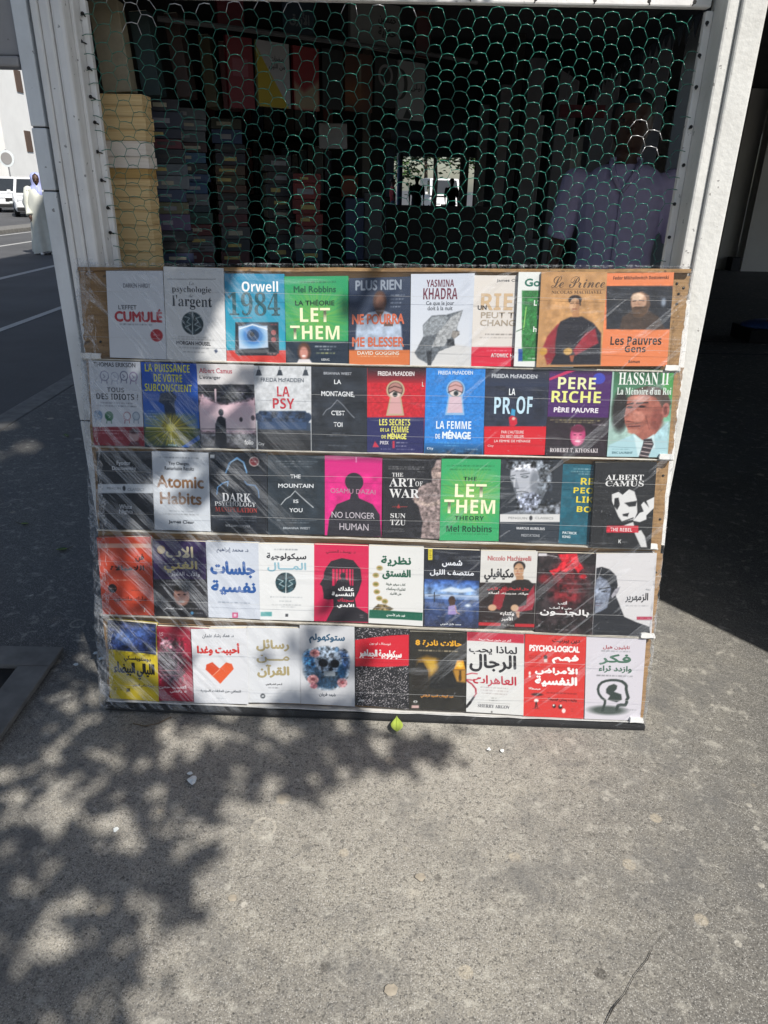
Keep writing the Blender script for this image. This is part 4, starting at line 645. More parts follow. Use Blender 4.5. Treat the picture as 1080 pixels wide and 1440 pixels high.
('purple and black book with pale yellow capitals and a small pink smiling face',[[1.2122,.9924],[1.3751,.9932],[1.3779,.7687],[1.217,.7665]],0,[('bg','2a2028'),('N',-.001,.559,1.011,1.001,.15,14),('P',[(-.0,.0),(1.0,-.0),(.988,.546),(.004,.546)],'4a2264'),('V',.003,-.008,1.003,.058,'2c1a34','45205c'),('P',[(.003,.106),(.3,.011),(.438,.009),(.005,.134)],'c03060'),('E',.796,.097,.097,.063,'4048b4'),('T','b','PERE',.147,.09,.749,.224,'e4e6b0'),('T','b','RICHE',.055,.246,.845,.38,'e4e68a'),('T','s','PÈRE PAUVRE',.102,.422,.822,.494,'e6dfe8',.05),('D',.051,.574,.859,.59,1,'d8d08a'),('D',.133,.598,.787,.614,1,'c8c08a'),('D',.741,.622,.947,.636,1,'b8b0b8'),('E',.517,.758,.124,.125,'b83a70',.014),('E',.506,.792,.083,.084,'d86a92',.023),('E',.51,.682,.115,.043,'6a2440',.018),('E',.467,.751,.021,.007,'5a1a38',.005),('E',.561,.749,.021,.007,'5a1a38',.005),('E',.521,.826,.046,.012,'f0d0dc',.007),('E',.515,.786,.018,.017,'e890ac',.009),('T','F','ROBERT T. KIYOSAKI',.071,.909,.861,.959,'d4ccd0')]),
('book with a man in a pale blue suit and striped tie on green',[[1.375,.995],[1.5332,.9994],[1.5401,.7709],[1.3798,.7687]],0,[('bg','9ab8b0'),('V',.03,-.006,1.03,.584,'2a5a3a','7ab89a'),('E',.175,.468,.146,.233,'24201f',.038),('P',[(.791,.024),(1.001,.008),(1.0,.332),(.866,.284)],'4a9a50',.024),('P',[(.265,.418),(.279,.319),(.368,.261),(.53,.236),(.744,.252),(.869,.317),(.938,.415),(.924,.497),(.849,.58),(.812,.68),(.753,.789),(.589,.816),(.438,.733),(.315,.687),(.266,.618),(.241,.534)],'a06052',.012),('P',[(.302,.311),(.387,.22),(.572,.184),(.762,.195),(.923,.267),(.989,.382),(.962,.415),(.912,.39),(.864,.448),(.799,.366),(.727,.309),(.534,.272),(.394,.286)],'54463f',.014),('E',.481,.331,.165,.04,'c48a7a',.024),('E',.454,.533,.122,.07,'bc7c6c',.028),('E',.777,.564,.099,.133,'84483f',.038),('E',.912,.456,.061,.083,'a4645a',.007),('E',.906,.461,.031,.05,'74403a',.007),('L',[(.254,.398),(.375,.381)],.0235,'33221f',.007),('L',[(.432,.381),(.61,.37)],.0235,'33221f',.007),('E',.323,.426,.047,.013,'2a1a18',.005),('E',.52,.417,.061,.013,'2a1a18',.005),('L',[(.447,.458),(.588,.453)],.0118,'7a443c',.007),('P',[(.352,.434),(.313,.547),(.285,.574),(.405,.587)],'b06e5e',.007),('L',[(.286,.587),(.411,.597)],.0165,'5e322c',.007),('L',[(.285,.621),(.52,.602)],.0165,'7a5248',.009),('L',[(.316,.651),(.512,.639)],.0188,'54282a',.005),('E',.412,.703,.094,.027,'b47868',.014),('L',[(.596,.532),(.67,.681)],.0141,'7a443c',.012),('P',[(-.012,1.0),(.023,.864),(.415,.734),(.542,.816),(.748,.747),(.968,.579),(1.0,1.0)],'a8ccd4',.014),('P',[(.415,.734),(.589,.816),(.747,.731),(.787,.898),(.511,.985)],'c8e0e4',.014),('P',[(.587,.791),(.716,.781),(.759,.848),(.679,1.004),(.525,1.006),(.581,.85)],'3a3238',.007),('L',[(.584,.883),(.728,.899)],.0141,'c8b8b8'),('L',[(.565,.934),(.71,.949)],.0141,'c8b8b8'),('L',[(.546,.977),(.69,.992)],.0141,'c8b8b8'),('L',[(.604,.841),(.735,.848)],.0141,'c8b8b8'),('N',.055,.283,1.031,.781,.12,20),('T','F','HASSAN II',.112,.03,.928,.172,'e6ebe6'),('T','f', "La Mémoire d'un Roi", .096,.199,.978,.283,'dfe8e2'),('D',.077,.904,.371,.92,1,'6a9098'),('T','s','ERIC LAURENT',.081,.938,.423,.964,'5a8088',.04)]),
('black book with a pale band across the middle, first in the third row',[[.0115,.7402],[.1618,.7434],[.1628,.5295],[.0116,.5259]],0,[('bg','272a31'),('N',-.031,-.008,1.015,1.002,.15,5),('P',[(-.036,.415),(1.039,.407),(1.033,.524),(-.045,.531)],'c2c8d0'),('T','s','PENGUIN',.164,.452,.412,.482,'7a8088',.02),('T','s','CLASSICS',.537,.462,.847,.498,'7a8088',.02),('E',.475,.466,.028,.033,'2c3038'),('T','s','Fyodor',.362,.114,.616,.184,'c8ccd2',.02),('T','s','Dostoyevsky',.275,.183,.711,.249,'c8ccd2',.02),('T','s','White',.376,.672,.606,.734,'c0c4ca',.02),('T','s','Nights',.366,.739,.62,.805,'c0c4ca',.02)]),
('pale grey book with two lines of bronze lettering in the third row',[[.1628,.7457],[.3162,.7458],[.3185,.5298],[.1637,.5295]],0,[('bg','c6ccd4'),('D',.133,.058,.821,.084,1,'70757c'),('T','s','Tiny Changes,',.286,.123,.66,.175,'4a5058',.04),('T','s','Remarkable Results',.217,.183,.737,.231,'4a5058',.04),('T','s','Atomic',.067,.294,.903,.456,'8a6648',.05),('T','s','Habits',.114,.508,.856,.666,'8a6648',.05),('D',.269,.741,.703,.761,1,'70757c'),('D',.167,.781,.799,.803,1,'70757c'),('T','s','James Clear',.253,.866,.715,.922,'3a4048',.05)]),
('black book with a glowing blue hooded outline and red and white capitals',[[.3181,.7467],[.4742,.7482],[.4748,.5282],[.3209,.5299]],0,[('bg','1d222b'),('N',-.013,-.012,.987,1.01,.2,6),('P',[(.017,.025),(.094,.024),(.092,.067),(.015,.068)],'c8ccd0'),('L',[(.282,.245),(.345,.126),(.481,.056),(.598,.112),(.646,.238)],.0207,'6aa0d4',.012),('L',[(.319,.202),(.375,.115),(.481,.071),(.578,.112),(.626,.185)],.0089,'b8d8f0',.006),('L',[(.115,.518),(.131,.431),(.217,.382),(.317,.352),(.306,.41)],.0177,'5a8cc0',.012),('L',[(.608,.346),(.652,.388),(.787,.395),(.846,.458),(.856,.544)],.0177,'4a78a8',.012),('E',.777,.098,.089,.061,'b8a8a4'),('E',.777,.098,.071,.048,'8a3038'),('D',.717,.087,.839,.111,1,'e0d8d0'),('T','F','DARK',.204,.499,.718,.605,'d0d2d6'),('T','F','PSYCHOLOGY',.07,.61,.798,.666,'c4c6ca'),('T','F','MANIPULATION',.08,.68,.82,.74,'a84038'),('D',.127,.775,.813,.793,1,'8a8f98'),('D',.108,.801,.812,.819,1,'8a8f98'),('D',.134,.832,.8,.85,1,'8a8f98'),('T','s','WILLIAM COOPER',.251,.902,.697,.932,'a0a4aa',.03)]),
('dark slate book with thin white capitals around a white mountain outline',[[.4758,.7437],[.6301,.747],[.6317,.5305],[.4764,.5268]],0,[('bg','252f38'),('N',.0,-.002,1.0,.998,.2,5),('D',.149,.062,.875,.08,1,'9098a0'),('D',.209,.092,.791,.108,1,'9098a0'),('D',.284,.126,.776,.142,1,'9098a0'),('T','s','THE',.397,.234,.577,.282,'d8dce0',.03),('T','s','MOUNTAIN',.185,.35,.803,.402,'d8dce0',.04),('L',[(.233,.617),(.311,.547),(.402,.507),(.48,.442),(.567,.502),(.673,.571),(.799,.649)],.0119,'d8dce0',.006),('T','s','IS',.454,.55,.54,.594,'d8dce0',.03),('T','s','YOU',.379,.66,.611,.712,'d8dce0',.03),('D',.158,.804,.856,.826,1,'8a929a'),('D',.298,.839,.724,.857,1,'8a929a'),('T','s','BRIANNA WIEST',.268,.902,.748,.932,'a8b0b8',.04)]),
('hot pink book with a black faceless silhouette and thin spaced lettering',[[.6301,.7484],[.784,.7462],[.7875,.5299],[.6327,.5296]],0,[('bg','d4237e'),('V',.002,-.017,1.0,.069,'8a2a5c','c8247a'),('E',.513,.314,.161,.116,'2a2830'),('P',[(.391,.371),(.637,.364),(.577,.463),(.602,.516),(.843,.586),(.966,.714),(1.0,1.0),(.036,1.021),(.076,.779),(.211,.602),(.437,.531),(.457,.466)],'2a2830'),('N',.041,.207,.989,1.003,.12,8),('L',[(.546,-.017),(.547,.067)],.0119,'e0c0d0'),('T','s','OSAMU DAZAI',.099,.401,.887,.461,'b08a9c'),('T','s','NO LONGER',.119,.695,.877,.773,'c0b8c0'),('T','s','HUMAN',.259,.84,.771,.926,'c0b8c0')]),
('black book with white serif capitals beside a pale stone warrior statue',[[.785,.7439],[.9419,.7473],[.9467,.5295],[.7908,.53]],0,[('bg','232328'),('N',.007,-.005,.773,1.015,.15,6),('P',[(.67,1.009),(.696,.783),(.617,.588),(.512,.503),(.642,.338),(.774,.294),(.847,.282),(.843,.133),(.885,.068),(.919,.009),(1.0,-.0),(1.006,1.0)],'8a7a78',.012),('E',.923,.164,.087,.075,'a8948c',.017),('P',[(.843,.111),(.992,.11),(.993,.157),(.844,.158)],'7a6a66',.009),('P',[(.556,.48),(.78,.552),(.986,.506),(.987,.564),(.781,.596),(.543,.546)],'a8968e',.015),('N',.516,-.007,1.012,1.009,.35,26),('D',.098,.089,.722,.107,1,'a8a8a8'),('D',.098,.115,.71,.131,1,'a8a8a8'),('D',.595,.147,.717,.163,1,'a8a8a8'),('T','F','THE',.162,.172,.354,.22,'cfcfcf'),('T','F','ART',.114,.239,.554,.345,'dedede'),('T','F','OF',.563,.275,.691,.337,'cfcfcf'),('T','F','WAR',.116,.374,.632,.488,'dedede'),('P',[(.247,.621),(.276,.563),(.306,.62)],'a83838',.009),('L',[(.172,.605),(.425,.6)],.0087,'a83838'),('T','F','SUN',.137,.687,.399,.749,'d4d4d4'),('T','F','TZU',.132,.771,.4,.841,'d4d4d4'),('D',.156,.881,.36,.897,1,'a0a0a0'),('D',.147,.908,.377,.926,1,'a0a0a0')]),
('bright green English book with big cream capitals on a yellow burst',[[.9428,.7492],[1.1005,.7525],[1.1073,.5286],[.9459,.5255]],0,[('bg','34a567'),('Y',.019,.106,1.009,.818,.499,.455,'98ba48'),('D',.09,.07,.898,.094,1,'1a6a3c'),('D',.14,.115,.848,.139,1,'1a6a3c'),('T','b','THE',.38,.213,.604,.263,'174a30'),('T','b','LET',.24,.301,.774,.461,'f0f0cc'),('T','b','THEM',.066,.493,.926,.661,'f0f0cc'),('T','b','THEORY',.253,.691,.743,.747,'174a30'),('T','b','Mel Robbins',.115,.809,.881,.891,'174a30'),('D',.187,.906,.817,.926,1,'1a6a3c')]),
('dark grey book with a bearded marble head above a white band',[[1.1012,.7526],[1.2663,.7553],[1.27,.5277],[1.1097,.5269]],0,[('bg','2b3038'),('V',.02,.749,.988,1.009,'353c46','2c333c'),('P',[(.087,.02),(.635,.005),(.801,.069),(.841,.223),(.755,.366),(.685,.48),(.613,.582),(.459,.639),(.339,.603),(.28,.515),(.252,.415),(.215,.359),(.199,.316),(.168,.267),(.147,.203),(.154,.132),(.085,.098)],'5e646c',.008),('P',[(.006,.667),(.319,.589),(.478,.627),(.671,.567),(.864,.535),(.998,.49),(.995,.65)],'70757e',.011),('N',.676,.492,1.0,.65,.7,20),('P',[(.159,.118),(.256,.061),(.504,.047),(.613,.141),(.618,.282),(.562,.382),(.447,.413),(.271,.404),(.253,.351),(.217,.327),(.204,.274),(.159,.232)],'b0b4be',.011),('E',.555,.269,.076,.137,'7c828c',.027),('P',[(.252,.408),(.562,.382),(.672,.438),(.612,.567),(.458,.633),(.348,.593),(.288,.515)],'7a8090',.01),('N',.262,.405,.672,.635,.8,26),('N',.067,.001,.829,.123,.9,20),('N',.62,.052,.84,.382,.8,18),('P',[(.243,.202),(.303,.332),(.218,.342)],'8e939d',.006),('L',[(.232,.209),(.227,.323)],.0114,'d0d4da',.004),('L',[(.226,.347),(.299,.343)],.0114,'484d54',.004),('L',[(.147,.203),(.231,.185)],.0152,'5a6068',.006),('L',[(.319,.176),(.464,.16)],.0152,'5a6068',.006),('E',.194,.225,.038,.013,'50565e',.004),('E',.39,.203,.061,.016,'50565e',.004),('E',.389,.2,.034,.009,'9aa0a8',.004),('L',[(.267,.389),(.357,.378),(.449,.39)],.0152,'3c4148',.004),('E',.341,.431,.05,.014,'9aa0aa',.008),('P',[(-.004,.661),(.999,.644),(1.006,.739),(-.001,.757)],'d4d4d4'),('T','s','PENGUIN',.142,.688,.456,.716,'9a9a9a',.02),('T','s','CLASSICS',.586,.681,.89,.709,'9a9a9a',.02),('E',.517,.699,.027,.029,'3a3a3e'),('T','b','MARCUS AURELIUS',.285,.811,.757,.843,'d8dade'),('T','s','MEDITATIONS',.365,.896,.677,.928,'a8acb2',.03)]),
('teal book with yellow capitals, its right half hidden behind a black one',[[1.267,.7439],[1.4179,.7447],[1.4187,.5247],[1.2697,.5277]],0,[('bg','1c5a6c'),('N',-.039,-.012,.609,.998,.12,14),('D',.185,.042,.541,.062,1,'c0d0d4'),('D',.148,.074,.568,.094,1,'c0d0d4'),('D',.276,.106,.548,.122,1,'c0d0d4'),('T','b','READ',.333,.161,.859,.245,'e0cc3a'),('T','b','PEOPLE',.216,.281,.918,.355,'e0cc3a'),('T','b','LIKE A',.274,.392,.884,.47,'e0cc3a'),('T','b','BOOK',.297,.516,.851,.59,'e0cc3a'),('T','s','PATRICK',.068,.842,.332,.878,'d0dce0',.05),('T','s','KING',.071,.894,.215,.928,'d0dce0',.05)]),
('black book with a stark white face and a red label',[[1.3493,.7535],[1.5103,.7596],[1.5169,.5232],[1.3543,.5235]],.009,[('bg','232427'),('N',-.008,-.007,1.048,.993,.1,10),('T','F','ALBERT',.181,.144,.801,.206,'e0e0e0'),('T','F','CAMUS',.183,.213,.809,.279,'e0e0e0'),('P',[(.302,.372),(.407,.343),(.476,.378),(.578,.312),(.667,.339),(.715,.43),(.739,.583),(.699,.661),(.592,.678),(.507,.698),(.435,.634),(.36,.526),(.309,.449)],'d6d6d6',.006),('P',[(.349,.418),(.414,.409),(.444,.494),(.406,.556),(.347,.51)],'232427',.006),('P',[(.517,.47),(.717,.445),(.706,.507),(.598,.516)],'2a2b2e',.009),('P',[(.497,.602),(.605,.585),(.587,.632),(.51,.625)],'2a2b2e',.006),('L',[(.495,.695),(.676,.646)],.0194,'2a2b2e',.006),('P',[(.679,.677),(.778,.583),(.842,.567),(.791,.491),(.83,.452),(.924,.52),(.873,.444),(.998,.398),(1.011,.519),(.89,.612),(.895,.658),(.789,.691)],'dadada',.006),('P',[(.511,.742),(.68,.692),(.707,.738)],'d0d0d0',.006),('P',[(.714,.816),(.82,.783),(.893,.859),(.939,.983),(.84,.985)],'d0d0d0',.009),('P',[(.249,.743),(.772,.734),(.78,.815),(.256,.825)],'c8283a'),('T','b','THE REBEL',.316,.765,.674,.805,'eed8d8'),('T','b','K',.462,.902,.506,.946,'d0d0d0'),('D',.519,.921,.605,.941,1,'b0b0b0'),('N',.174,.747,.39,.997,.35,22)]),
('orange red Arabic book with a pale stripe near its top',[[.0009,.5017],[.1526,.5092],[.1542,.2814],[.0082,.2802]],0,[('bg','c8472c'),('P',[(-.009,.077),(.995,.085),(.991,.141),(-.016,.134)],'d09a88'),('T','a','فن',.687,.211,.851,.313,'2a1c1a',.05),('T','a','اللامبالاة',.206,.359,.848,.439,'2a1c1a',.06),('D',.206,.536,.866,.562,1,'e0b8a8'),('E',.222,.658,.082,.058,'241c1c'),('D',.165,.645,.285,.671,1,'c8a8a0'),('D',.572,.671,.862,.689,1,'5a2a20'),('T','a','مارك مانسون',.235,.757,.863,.829,'5a1c14',.04),('T','a','ه',.797,.903,.853,.967,'e8c8b8',.04)]),
('purple and black Arabic book with gold lettering and a smiling man in black',[[.1565,.4996],[.3037,.4997],[.307,.2819],[.1551,.2815]],0,[('bg','25242a'),('P',[(-.006,.0),(1.008,-.022),(.981,.491),(-.028,.514)],'3a2a58'),('N',-.017,-.015,.995,.503,.15,6),('E',.156,.121,.077,.055,'b8a070'),('T','a','الاب',.244,.068,.76,.258,'cfc4a4',.05),('T','a','الغني',.197,.256,.829,.42,'cdb870',.05),('T','a','والأب الفقير',.328,.39,.87,.468,'d8d4dc',.03),('D',.227,.519,.865,.543,1,'b0b0b4'),('D',.231,.562,.863,.584,1,'b0b0b4'),('P',[(.208,.995),(.31,.854),(.44,.805),(.633,.8),(.789,.866),(.816,.981)],'18181c',.013),('E',.515,.723,.148,.136,'b08070',.019),('E',.519,.624,.148,.05,'1c1818',.019),('E',.507,.746,.103,.091,'c89484',.026),('E',.461,.708,.026,.009,'3a2420',.006),('E',.573,.705,.026,.009,'3a2420',.006),('E',.511,.803,.058,.016,'e8dcd4',.01),('T','a','روبرت كيوساكي',.172,.881,.534,.917,'d0d0d4',.04),('D',.563,.88,.885,.902,1,'b0b0b4'),('E',.699,.951,.029,.02,'4a80a8'),('D',.736,.935,.898,.963,1,'a0a8b0')]),
('pale Arabic book with thick blue brush lettering and a small pink square mark',[[.3042,.5007],[.4496,.5007],[.454,.2811],[.3079,.2819]],0,[('bg','c9cfda'),('T','a','د. محمد إبراهيم',.2,.068,.806,.144,'3a4a6a',.03),('T','a','جلسات',.065,.241,.925,.463,'22559a',.07),('T','a','نفسية',.067,.498,.933,.692,'22559a',.07),('D',.188,.779,.816,.807,1,'7a8494'),('P',[(.461,.927),(.567,.925),(.564,.994),(.457,.997)],'c83a70'),('P',[(.483,.941),(.543,.939),(.541,.978),(.481,.98)],'e0c0d0')]),
('white Arabic book with pale blue lettering over a dark round brain emblem',[[.4489,.4988],[.6033,.5017],[.6052,.2817],[.4535,.2801]],0,[('bg','dfe0e0'),('D',.282,.056,.714,.082,1,'70757c'),('T','a','سيكولوجية',.144,.111,.862,.215,'24262c',.05),('T','a','المـــال',.154,.235,.86,.357,'8ab4c4',.05),('E',.484,.503,.188,.135,'1f3a42'),('N',.293,.368,.679,.642,.5,28),('L',[(.493,.373),(.482,.638)],.0118,'dfe8e8'),('L',[(.336,.457),(.44,.478),(.364,.522),(.453,.553)],.0118,'c0d4d8'),('L',[(.641,.453),(.539,.476),(.61,.519),(.526,.552)],.0118,'c0d4d8'),('D',.193,.683,.787,.703,1,'8a8f94'),('D',.362,.738,.582,.756,1,'8a8f94'),('D',.22,.786,.762,.804,1,'8a8f94'),('D',.392,.814,.656,.83,1,'8a8f94'),('P',[(.013,.896),(.221,.892),(.219,.952),(.011,.955)],'5aa0a0'),('P',[(.47,.914),(.519,.914),(.518,.953),(.469,.954)],'24262c')]),
('crimson Arabic book with a black head profile holding a barred window',[[.6033,.5026],[.754,.503],[.7569,.2814],[.6052,.2817]],0,[('bg','d02050'),('T','a','د. يوسف الحسني',.218,.061,.758,.121,'7a1430',.03),('P',[(.22,.296),(.311,.209),(.506,.166),(.717,.189),(.854,.303),(.877,.451),(.827,.581),(.753,.691),(.784,.798),(.998,.88),(1.006,.989),(.223,.999),(.359,.809),(.352,.701),(.267,.712),(.176,.701),(.17,.63),(.146,.544),(.103,.513),(.176,.425),(.181,.361)],'26232a'),('P',[(.332,.31),(.718,.302),(.721,.519),(.333,.529)],'d02050'),('L',[(.387,.305),(.388,.532)],.018,'26232a'),('L',[(.447,.304),(.448,.53)],.018,'26232a'),('L',[(.507,.302),(.509,.529)],.018,'26232a'),('L',[(.568,.301),(.569,.527)],.018,'26232a'),('L',[(.628,.299),(.63,.526)],.018,'26232a'),('L',[(.688,.298),(.69,.524)],.018,'26232a'),('E',.529,.395,.051,.041,'26232a'),('P',[(.388,.538),(.418,.462),(.493,.435),(.569,.433),(.644,.461),(.666,.531)],'26232a'),('T','a','عقدك',.444,.531,.732,.591,'ececec',.06),('T','a','النفسية',.324,.606,.738,.67,'ececec',.06),('T','a','سجنك',.433,.682,.733,.742,'c02848',.06),('T','a','الأبدي',.422,.748,.74,.816,'ececec',.06),('D',.84,.894,.922,.91,1,'b0a0a8'),('D',.853,.923,.923,.935,1,'b0a0a8')]),
('white Arabic book with green lettering and a falling column of pistachio nuts',[[.754,.5044],[.9052,.5049],[.9103,.2773],[.7583,.2814]],0,[('bg','dcdcda'),('T','a','نظرية',.221,.122,.771,.258,'1d5a44',.06),('T','a','الفستق',.247,.285,.767,.421,'1d5a44',.06),('E',.197,.282,.06,.034,'b8a070',.006),('E',.197,.282,.039,.017,'7a7a3a',.006),('E',.129,.376,.06,.034,'b8a070',.006),('E',.129,.376,.039,.017,'7a7a3a',.006),('E',.13,.49,.06,.034,'b8a070',.006),('E',.13,.49,.039,.017,'7a7a3a',.006),('E',.149,.588,.06,.034,'b8a070',.006),('E',.149,.588,.039,.017,'7a7a3a',.006),('E',.195,.671,.06,.034,'b8a070',.006),('E',.195,.671,.039,.017,'7a7a3a',.006),('E',.298,.706,.06,.034,'b8a070',.006),('E',.298,.706,.039,.017,'7a7a3a',.006),('P',[(.066,.824),(.171,.745),(.323,.75),(.459,.798),(.354,.841),(.111,.844)],'7a6a4a',.012),('N',.068,.742,.456,.844,.5,24),('T','a','كتاب سيغير طريقة',.315,.462,.673,.504,'4a5a50',.03),('T','a','تفكيرك وحكمك',.322,.521,.674,.567,'4a5a50',.03),('T','a','على الأشياء',.389,.58,.603,.622,'4a5a50',.03),('P',[(.014,.824),(.996,.824),(.992,.93),(.006,.935)],'17604a'),('T','a','فهد عامر الأحمدي',.327,.856,.673,.908,'d0e0d8',.04)]),
('night blue Arabic book with a long haired girl sitting facing the sea',[[.9054,.5007],[1.0612,.5006],[1.0662,.2773],[.9105,.2772]],0,[('bg','232630'),('N',.007,-.016,1.007,.388,.2,8),('V',.017,.385,.983,.579,'23407a','7a98c0'),('N',.017,.386,.983,.596,.5,9),('P',[(.268,.536),(.489,.475),(.667,.503),(.822,.475),(.923,.521),(.669,.551)],'c8d8ea',.022),('V',.021,.58,.987,.644,'b8c8e0','5a7ab0'),('V',.028,.646,.994,1.008,'3c568a','2c3450'),('N',.028,.613,.994,1.009,.25,14),('E',.798,.71,.048,.019,'dce8f4',.022),('L',[(.197,.554),(.201,.676)],.0176,'20242c',.004),('L',[(.092,.605),(.292,.593)],.011,'20242c',.004),('E',.512,.652,.062,.058,'3a2a26',.011),('P',[(.461,.645),(.572,.642),(.564,.74),(.475,.734)],'4a342c',.009),('P',[(.452,.727),(.574,.707),(.611,.804),(.59,.834),(.445,.838)],'9a8ac0',.011),('L',[(.575,.724),(.602,.805),(.652,.823)],.0176,'b08a80',.007),('P',[(.073,-.005),(.147,-.007),(.151,.139),(.076,.141)],'d8c832'),('D',.092,.012,.132,.124,4,'6a5a1a'),('E',.227,.105,.04,.032,'3a4050',.009),('T','a','شمس',.321,.13,.677,.224,'dcdfe6',.05),('T','a','منتصف الليل',.109,.254,.887,.342,'dcdfe6',.05),('T','a','محمد طارق الموجي',.311,.946,.685,.984,'d0d4dc',.04)]),
('white and black Arabic book with a robed man in red sleeves',[[1.0612,.5006],[1.2155,.5041],[1.2213,.2793],[1.0661,.2784]],0,[('bg','d4d2ce'),('P',[(-.015,.408),(.997,.403),(1.0,1.0),(-.004,1.005)],'2a2020'),('N',-.006,.416,.998,1.0,.15,10),('P',[(.223,.729),(.271,.566),(.444,.45),(.534,.481),(.497,.627),(.37,.759)],'8e2630',.018),('P',[(.412,.693),(.49,.482),(.573,.384),(.705,.348),(.861,.365),(.988,.443),(.977,.619),(.903,.685),(.636,.706),(.504,.757)],'26201f',.013),('P',[(.85,.557),(.965,.427),(.992,.619),(.951,.749),(.663,.786),(.659,.722),(.836,.686)],'9c2a3a',.015),('E',.689,.192,.106,.065,'2a2220',.009),('E',.681,.247,.088,.094,'b89070',.011),('E',.655,.256,.049,.068,'c8a080',.015),('P',[(.636,.312),(.769,.31),(.772,.363),(.639,.364)],'b08868',.009),('L',[(.605,.228),(.649,.224)],.011,'3a2a22'),('L',[(.687,.227),(.737,.223)],.011,'3a2a22'),('L',[(.63,.291),(.692,.29)],.011,'8a4a40'),('E',.66,.264,.015,.023,'b07c60',.009),('E',.235,.732,.075,.042,'c8a080',.013),('E',.637,.73,.071,.045,'c8a484',.013),('P',[(.65,.77),(.729,.769),(.723,.859),(.684,.851)],'b88a70',.009),('T','s','Niccolo Machiavelli',.123,.063,.893,.125,'b04a48',.04),('T','a','مكيافيلي',.071,.223,.595,.401,'1c1a1c',.04),('T','a','مثل الشيطان على الأرض',.137,.457,.869,.507,'b83038',.05),('T','a','حياته، مدرسته، أعماله',.153,.516,.873,.562,'dcd8d4',.05),('T','a','وكتابه',.375,.776,.631,.838,'e2dedc',.05),('T','a','الأمير',.404,.842,.608,.906,'e2dedc',.05),('P',[(-.008,.927),(.397,.929),(.394,.972),(-.008,.97)],'b82830'),('P',[(.653,.934),(1.007,.933),(1.005,.975),(.651,.976)],'b82830'),('T','s','The Prince',.409,.94,.639,.972,'9a9490',.02),('D',.083,.901,.295,.917,1,'b0a8a4')]),
('black Arabic book splashed with bright red and white lettering in the fourth row',[[1.2169,.5009],[1.3753,.5027],[1.3831,.2682],[1.2238,.2718]],0,[('bg','2a2224'),('E',.534,.394,.294,.297,'5a1c22',.135),('E',.518,.492,.181,.099,'6a1c22',.068),('N',-.0,-.012,1.034,1.02,.5,12),('P',[(.34,.019),(.667,.005),(.707,.1),(.792,.179),(.706,.245),(.634,.182),(.501,.233),(.387,.219),(.277,.278),(.205,.223),(.339,.188),(.413,.106)],'d0202e',.014),('E',.799,.283,.05,.03,'b01c28',.014),('E',.12,.323,.09,.056,'7a1c24',.045),('N',.203,.003,.835,.333,.25,20),('P',[(.003,.013),(.152,.01),(.154,.043),(.005,.045)],'d0ccd0'),('L',[(.149,.03),(.331,.051)],.009,'c8c4c8'),('T','a','أكتب',.381,.592,.539,.644,'dcdada',.05),('T','a','حتى لا أصاب',.236,.659,.624,.701,'dcdada',.05),('T','a','بالجنــون',.073,.689,.927,.785,'e2e0e0',.06),('T','s','H',.058,.891,.086,.931,'8a8888',.02),('D',.348,.942,.588,.966,1,'a8a4a4')]),
('white Arabic book with half a pale face and long dark hair',[[1.3753,.5026],[1.5388,.51],[1.5472,.2709],[1.3831,.2679]],0,[('bg','d2d0d2'),('P',[(.013,.174),(.103,.159),(.237,.191),(.353,.27),(.384,.382),(.361,.509),(.424,.605),(.525,.766),(.73,.829),(.956,.883),(.978,1.0),(.0,1.0)],'26282e',.009),('P',[(.017,.318),(.069,.278),(.203,.318),(.276,.414),(.255,.558),(.229,.655),(.123,.704),(.027,.729)],'7a8294',.015),('E',.082,.462,.087,.097,'929cb0',.043),('P',[(.284,.51),(.344,.429),(.429,.398),(.391,.477),(.309,.542)],'9a98a0',.011),('L',[(.08,.43),(.265,.406)],.0196,'22242a',.007),('E',.17,.459,.052,.011,'30343c',.009),('P',[(.015,.51),(.072,.559),(.02,.575)],'5a6274',.011),('L',[(.023,.607),(.137,.6)],.013,'4a4450',.007),('L',[(.024,.632),(.117,.63)],.0109,'6a5a66',.007),('L',[(.096,.175),(.048,.302)],.0087,'b0b0b4',.004),('N',.013,.165,.393,.607,.2,24),('T','a','رواية',.853,.423,.931,.445,'5a5a5e',.03),('T','a','الزمهرير',.522,.472,.904,.592,'2a2a2e',.03),('D',.539,.623,.921,.639,1,'7a7a80'),('P',[(.733,.764),(.989,.762),(.992,.797),(.736,.8)],'a82a44'),('D',.749,.771,.967,.789,1,'d8a0b0')]),
('yellow Arabic book with a starry blue painted panel on top',[[.02,.2643],[.1586,.2564],[.159,.02],[.0167,.0257]],0,[('bg','d0b820'),('P',[(.0,-.0),(1.0,-.0),(.976,.393),(-.015,.37)],'1c2c58'),('N',-.009,-.03,.987,.418,.6,9),('E',.32,.21,.207,.083,'4a66a0',.074),('E',.667,.118,.177,.074,'3a5490',.074),('N',-.009,.017,.987,.349,.35,24),('T','a','دوستويفسكي',.309,.431,.865,.513,'1c1a14',.05),('T','a','الليالي البيضاء',.099,.513,.933,.735,'1c1a14',.04),('T','a','ترجمة: سامي الدروبي',.473,.781,.905,.833,'2a2618',.03),('D',.091,.849,.321,.863,1,'4a4218'),('D',.09,.874,.32,.886,1,'4a4218'),('P',[(.337,.858),(.411,.854),(.408,.899),(.334,.903)],'3a341a')]),
